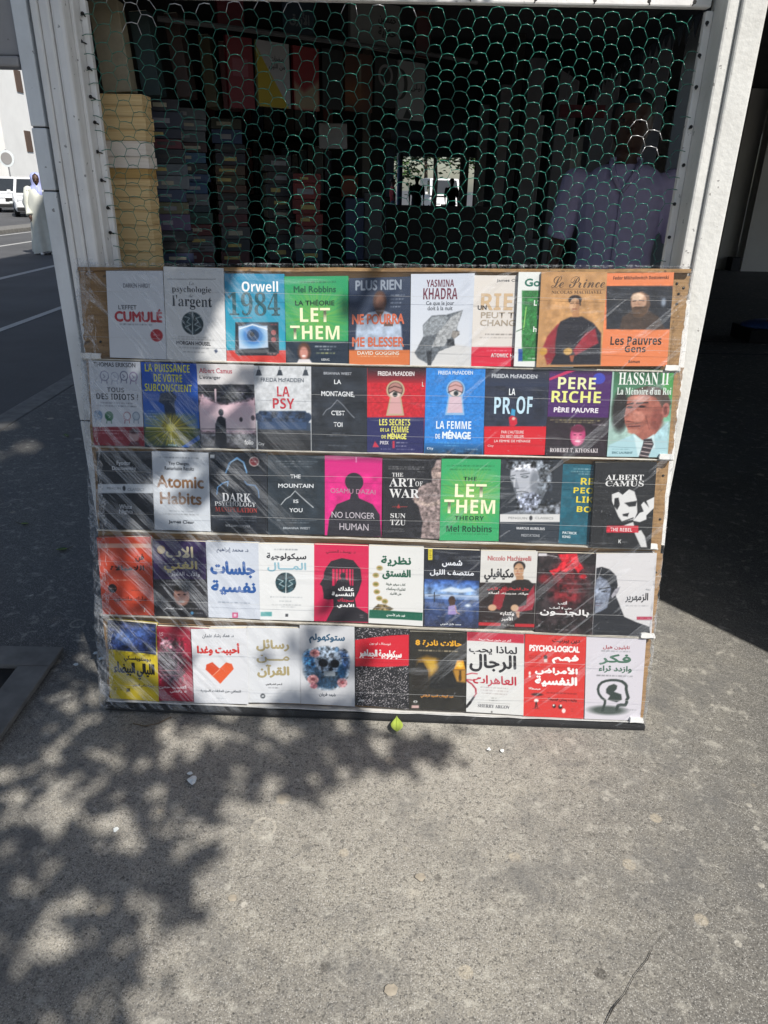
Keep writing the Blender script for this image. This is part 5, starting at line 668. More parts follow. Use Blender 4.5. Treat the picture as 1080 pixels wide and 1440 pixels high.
('crimson Arabic book with a bald bearded man fading into scribbles',[[.1591,.2499],[.3087,.2498],[.3104,.0242],[.1591,.0238]],0,[('bg','9c1c36'),('E',.262,.455,.261,.321,'4a2030',.083),('E',.191,.496,.193,.214,'54404c',.069),('E',.162,.255,.116,.078,'b88490',.022),('E',.144,.323,.094,.078,'8a5260',.028),('E',.117,.314,.028,.01,'2a1018',.008),('E',.214,.305,.028,.01,'2a1018',.008),('E',.165,.458,.182,.136,'4a4048',.055),('N',-.02,.144,.538,.748,.6,26),('L',[(.021,.588),(.409,.584)],.0165,'9a6a74'),('L',[(.018,.647),(.392,.648)],.0165,'9a6a74'),('T','a','كا',.05,.074,.122,.128,'c8a0a8',.03),('T','a','أكتب حتى',.001,.781,.535,.835,'dcc4c8',.06),('T','a','لا يأكلني',.213,.842,.533,.892,'dcc4c8',.06),('D',.077,.913,.281,.933,1,'b08088')]),
('white Arabic book with an orange heart of two crossed strips',[[.2592,.2471],[.4155,.255],[.4196,.0258],[.263,.0241]],.006,[('bg','d9dade'),('T','a','د. عماد رشاد عثمان',.199,.066,.767,.126,'4a505a',.04),('T','a','أحببت وغدا',.09,.188,.868,.358,'c83028',.06),('L',[(-.009,.372),(.987,.378)],.0079,'c0c4c8'),('P',[(.234,.546),(.251,.477),(.359,.445),(.487,.53),(.611,.446),(.716,.465),(.748,.533),(.491,.734)],'dd5a2c'),('P',[(.234,.546),(.251,.477),(.359,.445),(.487,.53),(.355,.629)],'cf4a24'),('L',[(.349,.633),(.492,.538)],.0105,'e8a890'),('T','a','التعافي من العلاقات المؤذية',.125,.812,.867,.864,'5a6068',.03),('D',.405,.923,.589,.939,1,'9a9ea4')]),
('white Arabic book with three lines of gold lettering in the bottom row',[[.4149,.2554],[.5645,.2585],[.5679,.0313],[.4173,.0278]],0,[('bg','d6d8dc'),('T','a','رسائل',.175,.151,.801,.311,'a89a70',.06),('T','a','مـــن',.177,.352,.803,.466,'a89a70',.06),('T','a','القرآن',.185,.485,.799,.663,'a89a70',.06),('T','a','أدهم الشرقاوي',.342,.728,.658,.77,'4a4a4e',.04),('D',.385,.787,.597,.809,1,'6a6a70'),('E',.281,.911,.048,.034,'4a4e54'),('P',[(.26,.901),(.306,.9),(.305,.922),(.26,.922)],'c8ccd0'),('D',.352,.91,.582,.924,1,'b0b2b6')]),
('grey white Arabic book with a blue flowered skull among pink roses',[[.5645,.2679],[.7189,.2702],[.725,.0277],[.5688,.0304]],0,[('bg','cbccd0'),('T','a','ستوكهولم',.171,.099,.825,.227,'2a5674',.05),('E',.468,.535,.403,.262,'3a5a78',.058),('E',.209,.422,.158,.111,'3a7ab0',.046),('E',.788,.428,.115,.121,'4a6a9a',.04),('E',.513,.435,.259,.161,'8a98a8',.023),('N',.064,.253,.9,.797,.55,22),('E',.425,.467,.086,.052,'10141c',.014),('E',.637,.472,.081,.052,'10141c',.014),('P',[(.511,.544),(.57,.503),(.613,.552),(.56,.569)],'18202a',.009),('P',[(.351,.599),(.728,.578),(.64,.711),(.436,.717)],'4a6070',.017),('N',.409,.557,.669,.633,.8,36),('P',[(.438,.572),(.641,.567),(.641,.627),(.437,.632)],'c0c8cc',.012),('P',[(.292,.62),(.437,.656),(.64,.661),(.757,.588),(.726,.728),(.551,.794),(.348,.76)],'2a4a66',.029),('E',.268,.351,.092,.052,'c88a8a',.014),('E',.233,.682,.104,.06,'d09494',.014),('E',.77,.707,.092,.06,'d0989c',.014),('E',.246,.763,.069,.036,'c07a84',.014),('E',.268,.345,.04,.022,'8a4a50',.012),('E',.233,.678,.043,.024,'9a5058',.012),('E',.767,.703,.04,.024,'9a5058',.012),('E',.757,.568,.063,.08,'2a6a9a',.023),('E',.674,.293,.046,.032,'5a7a9a',.014),('N',.064,.253,.9,.817,.3,28),('T','a','شهد قربان',.342,.844,.648,.896,'3a4450',.03)]),
('black Arabic book speckled with white dots under a torn red band',[[.7203,.2665],[.8734,.2665],[.8803,.0265],[.7258,.0317]],0,[('bg','1e1e22'),('N',.001,-.023,1.001,1.023,1.6,60,.62),('P',[(-.001,.156),(.188,.134),(.421,.108),(.711,.081),(.992,.066),(.992,.448),(.713,.473),(.421,.488),(.187,.486),(.0,.492)],'d01c30'),('T','a','غوستاف لو بون',.264,.174,.664,.214,'e8c0c0',.04),('T','a','سيكولوجية الجماهير',.079,.265,.861,.383,'ece6e4',.05),('T','a','آفاق',.051,.913,.161,.949,'d8d8d8',.04)]),
('black Arabic book with yellow lettering, a shadowed figure and a glowing table lamp',[[.8751,.2611],[1.0345,.2617],[1.0429,.0249],[.8806,.0247]],0,[('bg','26241f'),('N',.01,-.018,1.01,1.004,.15,8),('P',[(.135,.348),(.302,.299),(.511,.339),(.493,.49),(.349,.584),(.267,.708),(.141,.651)],'7a5a20',.042),('P',[(.24,.345),(.448,.34),(.492,.445),(.389,.538)],'c8a038',.05),('P',[(.764,.468),(.993,.463),(.992,.629),(.829,.618)],'b08030',.025),('P',[(.834,.346),(.949,.344),(.983,.463),(.781,.468)],'d8981e',.008),('E',.888,.405,.058,.033,'f4c850',.017),('P',[(.872,.473),(.914,.472),(.917,.601),(.875,.602)],'5a4018',.006),('E',.891,.571,.025,.045,'4a3418',.006),('P',[(.774,.462),(.989,.457),(.989,.466),(.774,.471)],'8a5a18'),('P',[(.048,.729),(.075,.5),(.157,.392),(.241,.39),(.326,.494),(.351,.722)],'25211c',.012),('P',[(.351,.722),(.38,.584),(.525,.52),(.553,.368),(.636,.313),(.72,.364),(.754,.514),(.829,.603),(.831,.71)],'1c1c1c',.01),('E',.637,.373,.087,.07,'1a1a1a',.008),('T','a','حالات نادرة',.224,.098,.912,.192,'e0a428',.06),('T','s','8',.098,.102,.182,.172,'e0a428',.1),('D',.151,.222,.851,.25,1,'c8b898'),('T','a','عبد الوهاب السيد الرفاعي',.204,.795,.782,.843,'c8883a',.04),('E',.111,.897,.037,.015,'d0d0d0',.004),('E',.111,.897,.012,.009,'26241f'),('P',[(.045,.948),(.175,.944),(.176,.98),(.046,.983)],'c8a8a4'),('D',.058,.924,.17,.936,1,'a0a0a0')]),
('white Arabic book with a red top band and red lipstick handwriting',[[1.035,.2652],[1.1949,.2641],[1.2082,.0194],[1.0443,.025]],0,[('bg','d8d8d6'),('P',[(.0,-.0),(1.0,.0),(.996,.112),(.002,.109)],'c02c42'),('E',.083,.034,.083,.045,'a02438',.029),('T','a','أكثر من مليون نسخة مبيعة',.205,.069,.771,.105,'f0d0d4',.05),('T','a','لماذا يحب',.037,.159,.877,.271,'2c2c30',.045),('T','a','الرجال',.048,.263,.868,.487,'2c2c30',.045),('T','a','العاهرات',.114,.524,.872,.666,'b8283c',.04),('L',[(-.004,.53),(.091,.511),(.187,.514)],.0186,'b8283c',.004),('L',[(-.002,.605),(.094,.646),(.161,.703),(.17,.762)],.029,'a82438',.006),('L',[(-.003,.593),(.134,.596),(.237,.565)],.0207,'b8283c',.006),('L',[(.134,.803),(.056,.896)],.0372,'3a3a40',.006),('L',[(.073,.872),(.007,.936)],.0455,'18181c',.006),('L',[(.17,.762),(.138,.8)],.0165,'a82438',.004),('D',.244,.668,.732,.688,1,'9a8a8a'),('D',.244,.704,.732,.724,1,'9a8a8a'),('D',.266,.742,.712,.762,1,'9a8a8a'),('D',.438,.801,.532,.815,1,'6a6a6a'),('D',.397,.831,.573,.845,1,'6a6a6a'),('L',[(.201,.875),(.764,.867)],.0041,'8a8a8a'),('T','F','SHERRY ARGOV',.202,.889,.76,.931,'6a6a70'),('E',.447,.984,.012,.012,'3a3a3a')]),
('bright red Arabic book with white lettering and tiny cartoon figures',[[1.1972,.2646],[1.3677,.2639],[1.3795,.0159],[1.2078,.0172]],0,[('bg','d23632'),('T','a','دين بيرنيت',.448,.037,.9,.097,'4a1818',.04),('T','s','PSYCHO-LOGICAL',.072,.123,.9,.201,'f0e6e4',.08),('T','a','فهم',.45,.229,.888,.341,'f2ecea',.08),('T','a','الأمراض',.176,.376,.88,.482,'f2ecea',.08),('T','a','النفسية',.177,.492,.877,.626,'f2ecea',.08),('D',.068,.25,.278,.27,1,'7a2020'),('D',.077,.276,.257,.292,1,'7a2020'),('E',.344,.271,.03,.029,'2a1c1c'),('P',[(.319,.291),(.375,.289),(.377,.33),(.321,.332)],'d8c8c4',.004),('E',.091,.47,.019,.022,'e8e0dc'),('E',.093,.508,.019,.013,'e8e0dc'),('T','a','مبسطة!',.081,.637,.275,.673,'ecdcd8',.05),('E',.222,.727,.095,.019,'4a2426',.009),('E',.212,.802,.037,.022,'f0e8e4'),('L',[(.208,.821),(.198,.895)],.0172,'2a1c1c'),('L',[(.217,.821),(.233,.889)],.0129,'2a1c1c'),('L',[(.159,.901),(.264,.901)],.0064,'5a2424'),('D',.377,.687,.879,.711,1,'5a1818'),('T','a','وكيف يمكن فهمها؟',.407,.756,.879,.8,'5a1818',.03),('E',.509,.861,.03,.024,'2a1c1c'),('E',.612,.866,.034,.027,'2a1c1c'),('E',.502,.851,.015,.011,'f0e8e4'),('E',.62,.851,.017,.013,'f0e8e4'),('E',.67,.913,.03,.029,'e8d8d4',.006),('D',.783,.88,.861,.892,1,'8a3030'),('D',.789,.907,.857,.919,1,'8a3030')]),
('pale lilac Arabic book with a dark head outline around a brain',[[1.3685,.2631],[1.534,.2642],[1.5408,.0162],[1.3825,.016]],0,[('bg','d0ccd4'),('T','a','نابليون هيل',.283,.093,.733,.147,'a84a50',.04),('D',.255,.156,.749,.174,1,'6a6a6e'),('T','a','فكر',.222,.198,.77,.332,'4a6e5c',.06),('T','a','وازدد ثراء',.222,.336,.792,.426,'4a6e5c',.05),('D',.188,.448,.828,.474,1,'6a6a6e'),('E',.406,.884,.32,.055,'4a5450',.031),('L',[(.317,.889),(.354,.803),(.356,.763),(.292,.732),(.24,.684),(.223,.631),(.239,.583),(.288,.546),(.36,.525),(.45,.514),(.542,.513),(.634,.526)],.0441,'35403c',.007),('L',[(.634,.526),(.691,.553),(.716,.577),(.715,.617),(.733,.665),(.762,.721),(.736,.749),(.739,.781),(.719,.814),(.635,.813),(.584,.824),(.569,.87)],.053,'35403c',.007),('P',[(.366,.625),(.409,.584),(.499,.558),(.558,.58),(.55,.621),(.506,.654),(.636,.683),(.653,.748),(.562,.782),(.468,.768),(.398,.754),(.441,.704),(.369,.673)],'35403c',.011),('D',.727,.86,.919,.88,1,'8a8a90')]),
]
ALLT = {(o[1], o[2]) for b in BOOKS for o in b[3] if o[0] == 'T'}
HANG_T = [('a', 'صفحات'), ('a', 'من الليل'), ('a', 'خمسين'), ('a', 'حكاية'), ('a', 'ليلى'), ('a', 'الأزرق')]
ALLT |= set(HANG_T); make_glyphs(sorted(ALLT))
bd = np.random.RandomState(3)
BRD = thing('display_board', 'tall brown board with five ledges of books leaning on the kiosk front', 'display board', bw(.77, 0, -.03))
def slab(name, quad, w0, w1, m, parent, nu=1, jag=0, seed=0):
    """slab in board coordinates; quad (u,v) corners TL TR BR BL, optional ragged outline"""
    rs = random.Random(seed); pts = []
    for i in range(4):
        a, b = quad[i], quad[(i+1) % 4]
        for q in range(nu):
            t = q/nu; pts.append((a[0]+(b[0]-a[0])*t+rs.uniform(-jag, jag), a[1]+(b[1]-a[1])*t+rs.uniform(-jag, jag)))
    n = len(pts); v = [bw(u, vv, w1) for u, vv in pts]+[bw(u, vv, w0) for u, vv in pts]
    f = [tuple(range(n))[::-1], tuple(range(n, 2*n))] + [(i, (i+1) % n, n+(i+1) % n, n+i) for i in range(n)]
    return mesh(name, v, f, m, parent)
slab('panel', [(-.016, 1.212), (1.552, 1.246), (1.556, -.004), (.004, .002)], -.046, -.0215, M['card'], BRD, 30, .003, 1)
rows = [(.985, .060, 1.512, .996, 1.548, -.012), (.755, .004, 1.54, .766, 1.556, -.002), (.525, .010, 1.517, .522, 1.538, .004), (.279, .004, 1.547, .267, 1.556, .0), (.019, .012, 1.541, .013, 1.55, .006)]
lm = ['ledge', 'ledge', 'ledge', 'ledge', 'ledge_white']
for i, (vl, u0, u1, vr, ue, us) in enumerate(rows):
    slab('ledge', [(us, vl+.0005), (ue, vr+.0005), (ue, vr-.0030), (us, vl-.0030)], -.0212, .0025, M[lm[i]], BRD, 36, .0011, i)
    if i == 0: slab('ledge_tape', [(us-.001, vl+.014), (us+.05, vl+.015), (us+.05, vl+.001), (us, vl+.001)], .0005, .0085, M['ledge_white'], BRD, 3, .001, i+9)
    slab('ledge_tape', [(ue-.04, vr+.014), (ue-.004, vr+.014), (ue, vr+.001), (ue-.04, vr+.001)], .0005, .0085, M['ledge_white'], BRD, 3, .001, i+19)
    # cardboard backing of each tray, edges a little out of line with each other
    slab('tray_back', [(us-.004, vl+.226), (ue+.008, vr+.238), (ue+.003, vr+.0012), (us-.002, vl+.0012)], -.0209, -.0195, M['card'], BRD, 26, .0026, i+30)
slab('foot_rail', [(.004, .013), (1.553, .007), (1.556, -.012), (.006, -.010)], -.05, .004, M['black'], BRD, 12, .0015, 4)
slab('side_batten', [(1.553, 1.17), (1.568, 1.18), (1.566, .525), (1.556, .525)], -.043, -.028, M['ledge_white'], BRD, 8, .002, 6)
slab('top_strip', [(-.014, 1.216), (1.552, 1.249), (1.552, 1.240), (-.014, 1.207)], -.0215, -.004, M['card'], BRD, 14, .0012, 7)
for u, v in ((1.525, 1.215), (1.532, 1.19), (1.53, 1.165), (1.543, 1.205), (.03, 1.03), (1.541, .72), (1.545, .60), (.35, .268), (1.548, .45)):
    k = MB().ball((0, 0, 0), .0035, .0035, .002, 6); k.xform(Matrix.Translation(bw(u, v, -.0185)) @ BN.to_track_quat('Z', 'Y').to_matrix().to_4x4()); k.build('tack', M['nail'], BRD, True)
rng = random.Random(11)
for i, (label, q, off, ops) in enumerate(BOOKS):
    th = .0185 + off + rng.uniform(-.003, .0005)
    if i in (6, 28): off -= .003; th -= .004
    quad = [bw(u, v) for u, v in q]
    cover_book('book', label, quad, BN, ops, 100+i, group='books lined up on the ledges of the display board', thick=th-.0005, off=off)
# white threads stretched across each row
def thread(v0, v1, label, w=.020):
    pts = [bw(u, v0+(v1-v0)*u/1.56+.0012*math.sin(u*9+v0*20), w) for u in np.linspace(-.002, 1.552, 40)]
    MBo = MB().tube([bw(-.004, v0, -.02)]+pts+[bw(1.556, v1, -.02)], .0003, 5); tag(MBo.build('thread', M['thread'], base=bw(.77, v0)), label, 'thread', 'white threads across the book rows')
for i, (va, vb) in enumerate(((1.04, 1.045), (1.155, 1.17), (.80, .815), (.905, .92), (.575, .585), (.69, .70), (.33, .335), (.44, .45), (.075, .085), (.18, .19))):
    thread(va, vb, '%s white thread across the %s row of books' % (('lower', 'upper')[i % 2], ('top', 'second', 'third', 'fourth', 'bottom')[i//2]))
# clear plastic wrapped round the board
def plastic_sheet():
    nu, nv = 220, 170; f1, f2, f3 = smooth_noise(31, 20), smooth_noise(32, 40), smooth_noise(33, 14); V = []
    for j in range(nv+1):
        for i in range(nu+1):
            s, t = i/nu, j/nv; u = -.024+1.590*s; v = -.014+(1.232+.034*s)*t
            e = min(s, 1-s)*1.6; et = min(t, 1-t)*1.25; ed = min(1, min(e, et)/.028)
            a = (u*.8+v*.9); b = (u*.9-v*.8)
            amp = .0045*(1.4 if u < .5 else .6)
            w = .0235+amp*(f1(a*1.1 % 1, b*.25 % 1)+.5*f2(a*1.5 % 1, b*.3 % 1))+.003*f3(u*.5 % 1, v % 1)
            w = -.045+(w+.045)*(1-(1-ed)**3) + (1-ed)*.004*f2(t*.9 % 1, s % 1)
            V.append((u, v, w))
    F = [(j*(nu+1)+i, j*(nu+1)+i+1, (j+1)*(nu+1)+i+1, (j+1)*(nu+1)+i) for j in range(nv) for i in range(nu)]
    o = mesh('plastic_sheet', V, F, M['plastic'], None, True)
    o.matrix_world = Matrix((BU.to_4d(), BV.to_4d(), BN.to_4d(), (0, 0, 0, 1))).transposed(); o.matrix_world = Matrix.Translation(BO) @ Matrix(((BU.x, BV.x, BN.x, 0), (BU.y, BV.y, BN.y, 0), (BU.z, BV.z, BN.z, 0), (0, 0, 0, 1)))
    tag(o, 'creased clear plastic sheet stretched over the whole book board', 'plastic sheet')
plastic_sheet()
def ruffle(name, a, b, wid, seed, label):
    f = smooth_noise(seed, 60); n = 150; V = []; A_, B_ = np.array(a), np.array(b); d = (B_-A_)/np.linalg.norm(B_-A_); nn = np.array((-d[1], d[0]))
    for i in range(n+1):
        t = i/n; c = A_+(B_-A_)*t
        for j in range(7):
            q = j/6-.5; q2 = q*wid*(1+.9*f(t*.98, .3)); V.append(bw(c[0]+nn[0]*q2, c[1]+nn[1]*q2, .004+.012*math.cos(q*3.1)+.016*f((t*3.1+q*.35) % 1, .5+q*.4)))
    tag(mesh(name, [tuple(p) for p in V], [(i*7+j, i*7+j+1, (i+1)*7+j+1, (i+1)*7+j) for i in range(n) for j in range(6)], M['plastic_fold'], None, True, base=bw(*a)), label, 'plastic fold')
ruffle('plastic_fold', (.004, 1.235), (.012, .01), .042, 71, 'bunched folds of clear plastic along the left edge of the board')
ruffle('plastic_fold', (0, 1.222), (1.55, 1.252), .008, 72, 'thin gathered plastic along the top edge of the board')
ruffle('plastic_fold', (1.547, 1.24), (1.550, .01), .010, 74, 'gathered plastic along the right edge of the board')

# ------------------------------------------------------------------ covers hung from the rail (colours dimmed to include the interior shade) and the dark back of the stall
def rail_pt(t): return Vector((-.54+.70*t, .36+.59*t, 1.79+.02*t))
rd = Vector((.70, .59, 0)).normalized(); rn = Vector((.59, -.70, 0)).normalized()
def hung(label, t0, t1, zt, zb, ops, seed, dn=.0):
    a, b = rail_pt(t0)+rn*dn, rail_pt(t1)+rn*dn
    q = [(a.x, a.y, zt), (b.x, b.y, zt), (b.x, b.y, zb), (a.x, a.y, zb)]
    cover_book('hanging_book', label, q, rn, ops, seed, group='books hung along the rail inside the stall', thick=.012, bulge=.3)
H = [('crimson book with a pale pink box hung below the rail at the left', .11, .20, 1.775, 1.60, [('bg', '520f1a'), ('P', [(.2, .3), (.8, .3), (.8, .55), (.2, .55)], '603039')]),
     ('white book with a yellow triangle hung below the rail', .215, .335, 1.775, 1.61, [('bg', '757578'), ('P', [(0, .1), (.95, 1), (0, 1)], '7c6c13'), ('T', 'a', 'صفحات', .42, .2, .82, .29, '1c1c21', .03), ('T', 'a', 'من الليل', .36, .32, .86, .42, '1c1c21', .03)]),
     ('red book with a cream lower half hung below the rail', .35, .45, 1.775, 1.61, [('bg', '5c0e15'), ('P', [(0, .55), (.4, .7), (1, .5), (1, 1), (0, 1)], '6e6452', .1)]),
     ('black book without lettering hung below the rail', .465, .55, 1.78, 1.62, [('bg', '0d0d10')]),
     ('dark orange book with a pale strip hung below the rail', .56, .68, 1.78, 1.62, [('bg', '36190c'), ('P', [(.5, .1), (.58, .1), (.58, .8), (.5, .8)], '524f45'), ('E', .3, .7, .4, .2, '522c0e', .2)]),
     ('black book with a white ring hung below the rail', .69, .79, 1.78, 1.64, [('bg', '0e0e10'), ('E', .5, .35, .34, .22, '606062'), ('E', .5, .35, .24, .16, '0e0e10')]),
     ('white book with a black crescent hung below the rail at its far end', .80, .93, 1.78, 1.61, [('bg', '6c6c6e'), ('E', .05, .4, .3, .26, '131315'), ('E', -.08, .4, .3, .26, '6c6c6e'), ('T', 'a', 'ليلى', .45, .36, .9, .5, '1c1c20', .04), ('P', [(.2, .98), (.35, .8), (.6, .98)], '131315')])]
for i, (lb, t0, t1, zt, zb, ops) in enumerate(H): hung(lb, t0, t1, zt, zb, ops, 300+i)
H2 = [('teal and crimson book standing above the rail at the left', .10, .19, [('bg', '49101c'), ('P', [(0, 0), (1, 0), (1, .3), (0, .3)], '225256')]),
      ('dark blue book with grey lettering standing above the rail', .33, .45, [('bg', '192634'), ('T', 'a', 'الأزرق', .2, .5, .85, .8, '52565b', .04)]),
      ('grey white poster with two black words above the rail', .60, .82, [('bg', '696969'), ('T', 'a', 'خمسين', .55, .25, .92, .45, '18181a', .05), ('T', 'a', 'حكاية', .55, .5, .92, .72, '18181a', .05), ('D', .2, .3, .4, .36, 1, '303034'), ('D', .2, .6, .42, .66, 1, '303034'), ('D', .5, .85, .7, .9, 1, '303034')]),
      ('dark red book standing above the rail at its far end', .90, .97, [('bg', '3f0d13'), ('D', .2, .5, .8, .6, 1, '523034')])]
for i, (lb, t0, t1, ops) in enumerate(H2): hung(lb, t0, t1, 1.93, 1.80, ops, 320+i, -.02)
def plainbox(name, label, cat, x0, x1, y0, y1, z0, z1, m, group=None, rot=0):
    return tag(MB().box(x0, x1, y0, y1, z0, z1, bev=.003).build(name, m, base=((x0+x1)/2, (y0+y1)/2, z0)), label, cat, group)
plainbox('price_card', 'pale blank card propped on the second shelf behind the netting', 'card', -.255, -.155, .92, .925, 1.52, 1.60, cm('727172'))
plainbox('box_file', 'orange box file on the dark back shelves of the stall', 'box file', -.20, -.14, 1.28, 1.5, 1.36, 1.44, cm('6d2e12'))
plainbox('book_bundle', 'tall blue bundle of thin books standing on the back shelf', 'book bundle', -.17, -.10, 1.05, 1.2, 1.137, 1.36, cm('172444'))
plainbox('book_bundle', 'grey patterned column of stacked boxes right of the blue bundle', 'boxes', -.10, -.03, 1.1, 1.25, 1.137, 1.38, cm('3a3b3f'))
for zz in (1.36, 1.60): MB().box(-.79, .0, 1.35, 1.655, zz-.02, zz).build('wall_shelf', M['dark'], KI)
MB().box(-.115, -.085, 1.30, 1.34, 1.13, 1.997).build('shelf_upright', cm('3b352e'), KI)
rng = random.Random(77); x = -.78; pal = ['3a141a', '141f34', '443e39', '1b2924', '30251a', '484846', '1f1425', '4f1f14', '171a1c', '343e30']; row = 0
for zz in (1.36, 1.60):
    x = -.76; row += 1; n = 0
    while x < -.24:
        w_ = rng.uniform(.02, .045); hh = rng.uniform(.15, .2); n += 1
        c_ = pal[(n+row*3) % 10]
        upright('%s upright book from the left on the %s back shelf' % (ORD[n-1] if n > 1 else 'first', ('lower', 'upper')[row-1]), x, 1.40, zz+.001, w_, hh, .13, cm(c_), group='books upright on the back shelves'); x += w_+.004+ (rng.random() < .15)*.02
        if n > 15: break

# ------------------------------------------------------------------ people
def remesh(o, vox, smooth=True):
    m = o.modifiers.new('remesh', 'REMESH'); m.mode = 'VOXEL'; m.voxel_size = vox; m.use_smooth_shade = smooth
    s = o.modifiers.new('smooth', 'SMOOTH'); s.iterations = 3; s.factor = .5; return o
def cap_tube(k, pts, rs, n=10, m=0):
    k.tube(pts, rs, n, m); k.ball(pts[0], rs[0], rs[0], rs[0], 7, m); k.ball(pts[-1], rs[-1], rs[-1], rs[-1], 7, m)
def head(k, c, H, yaw=0):
    x, y, z = c; i0 = len(k.v)
    k.loft([(0, .012*H, -.50*H, .12*H, .13*H), (0, -.07*H, -.47*H, .16*H, .17*H), (0, -.09*H, -.42*H, .23*H, .24*H), (0, -.03*H, -.30*H, .29*H, .33*H), (0, 0, -.1*H, .335*H, .39*H), (0, .02*H, .1*H, .35*H, .42*H), (0, .04*H, .28*H, .33*H, .40*H), (0, .05*H, .42*H, .23*H, .28*H), (0, .05*H, .5*H, .08*H, .1*H)], 16)
    k.tube([(0, -.36*H, .06*H), (0, -.41*H, -.04*H), (0, -.46*H, -.13*H), (0, -.37*H, -.17*H)], [.035*H, .05*H, .07*H, .05*H], 8)          # nose
    k.ball((0, -.35*H, -.27*H), .10*H, .05*H, .026*H, 6); k.ball((0, -.345*H, -.31*H), .085*H, .05*H, .028*H, 6)                            # lips
    for s in (-1, 1): k.ball((s*.35*H, .04*H, -.04*H), .035*H, .08*H, .13*H, 7); k.ball((s*.13*H, -.36*H, .09*H), .10*H, .05*H, .035*H, 6)  # ears, brows
    k.xform(Matrix.Translation((x, y, z)) @ Matrix.Rotation(yaw, 4, 'Z'), i0)
def eyes(par, c, H, yaw=0):
    k = MB()
    for s in (-1, 1): k.ball((s*.14*H, -.355*H, .01*H), .062*H, .04*H, .036*H, 7, 0); k.ball((s*.14*H, -.385*H, .01*H), .028*H, .02*H, .03*H, 6, 1)
    k.xform(Matrix.Translation(c) @ Matrix.Rotation(yaw, 4, 'Z')); return k.build('eyes', [cm('5a4a44'), M['black']], par, True)
def hand(k, wrist, down, fwd, L=.18):
    w = Vector(wrist); d = Vector(down).normalized(); f = Vector(fwd).normalized(); sd_ = d.cross(f)
    p1 = w+d*L*.5; k.tube([w, w+d*L*.2, p1], [.026, .036, .034], 9)
    for q, ln in zip((-.03, -.011, .009, .027), (.42, .5, .46, .36)):
        b = p1+f*q; cap_tube(k, [b-d*.01, b+d*L*ln*.5+sd_*.006, b+d*L*ln*.9+sd_*.022], [.0095, .009, .007], 7)
    cap_tube(k, [w+d*L*.15-f*.025, w+d*L*.35-f*.055, w+d*L*.55-f*.058], [.012, .011, .009], 7)
def person(label, loc, rz, H=1.75, skin='skin_mid', top='shirt', legs='trouser', shoes='black', hairm='hair', arms=None, sleeve=.45, vox=.012, stride=0, female=False, bag=None, detail=True, group=None):
    t = thing('person', label, 'person', loc, group); q = H/1.75; MX = Matrix.Translation(loc) @ Matrix.Rotation(rz, 4, 'Z') @ Matrix.Diagonal((q, q, q, 1))
    sh = [(-.195, 0, 1.42), (.195, 0, 1.42)]
    arms = arms or [[(-.21, .01, 1.40), (-.255, .02, 1.12), (-.255, -.05, .87)], [(.21, .01, 1.40), (.255, .02, 1.12), (.255, -.05, .87)]]
    hips = [(-.09, 0, .92), (.09, 0, .92)]; ft = [(-.10, -stride, .08), (.10, stride, .08)]
    knees = [(-.10, -stride*.6-.03*(stride != 0), .49), (.10, stride*.35-.04*(stride != 0), .49)]
    k = MB(); k.loft([(0, 0, .84, .14, .10), (0, 0, .95, .165, .115), (0, 0, 1.08, .145, .105), (0, 0, 1.25, .165, .115), (0, .005, 1.38, .18, .10), (0, .01, 1.45, .12, .075), (0, .01, 1.50, .058, .058), (0, 0, 1.58, .055, .058)], 16)
    for a in arms: cap_tube(k, [a[0], a[1], a[2]], [.048, .038, .026]); hand(k, a[2], Vector(a[2])-Vector(a[1])+Vector((0, 0, -.1)), (0, -1, .1))
    for h_, n_, f_ in zip(hips, knees, ft): cap_tube(k, [h_, n_, f_], [.085, .055, .038]); k.tube([(f_[0], f_[1]+.05, .045), (f_[0], f_[1]-.15, .035)], [.035, .032], 8)
    head(k, (0, -.005, 1.635), .235); k.xform(MX); remesh(k.build('body', M[skin], t, True), vox)
    k = MB(); k.loft([(0, 0, .86, .165, .125), (0, 0, .98, .18, .13), (0, 0, 1.10, .168, .125), (0, 0, 1.26, .185, .13), (0, .005, 1.38, .20, .115), (0, .01, 1.455, .135, .085), (0, .012, 1.475, .085, .07)], 18)
    for a in arms:
        A0, A1, A2 = map(Vector, a); e = A0.lerp(A1, min(1, sleeve*2)); pts = [A0+Vector((0, 0, .0)), e] if sleeve <= .5 else [A0, A1, A1.lerp(A2, (sleeve-.5)*2)]
        k.tube(pts, [.066, .060, .045][:len(pts)], 12); k.ball(A0, .068, .066, .06, 8)
    k.xform(MX); s_ = remesh(k.build('shirt', M[top], t, True), vox)
    if detail:
        k = MB(); k.tube([(-.062, -.052, 1.485), (-.045, -.098, 1.43), (-.005, -.128, 1.36)], [.012, .015, .008], 6); k.tube([(.062, -.052, 1.485), (.045, -.098, 1.43), (.005, -.128, 1.36)], [.012, .015, .008], 6)
        k.tube([(-.062, -.052, 1.487), (0, .07, 1.50), (.062, -.052, 1.487)], .012, 6); k.tube([(0, -.128, 1.36), (0, -.135, 1.2), (0, -.137, .9)], .005, 4); k.xform(MX); k.build('collar', M[top], t, True)
    k = MB(); k.loft([(0, 0, .78, .15, .115), (0, 0, .90, .17, .125), (0, 0, .97, .165, .122)], 16)
    for h_, n_, f_ in zip(hips, knees, ft): cap_tube(k, [h_, n_, (f_[0], f_[1], .09)], [.10, .07, .058])
    k.xform(MX); remesh(k.build('trousers', M[legs], t, True), vox)
    k = MB()
    for f_ in ft: k.loft([(f_[0], f_[1]-.05, .0, .045, .13), (f_[0], f_[1]-.05, .03, .048, .135), (f_[0], f_[1]-.03, .065, .042, .10), (f_[0], f_[1], .10, .042, .05)], 12)
    k.xform(MX); k.build('shoes', M[shoes], t, True)
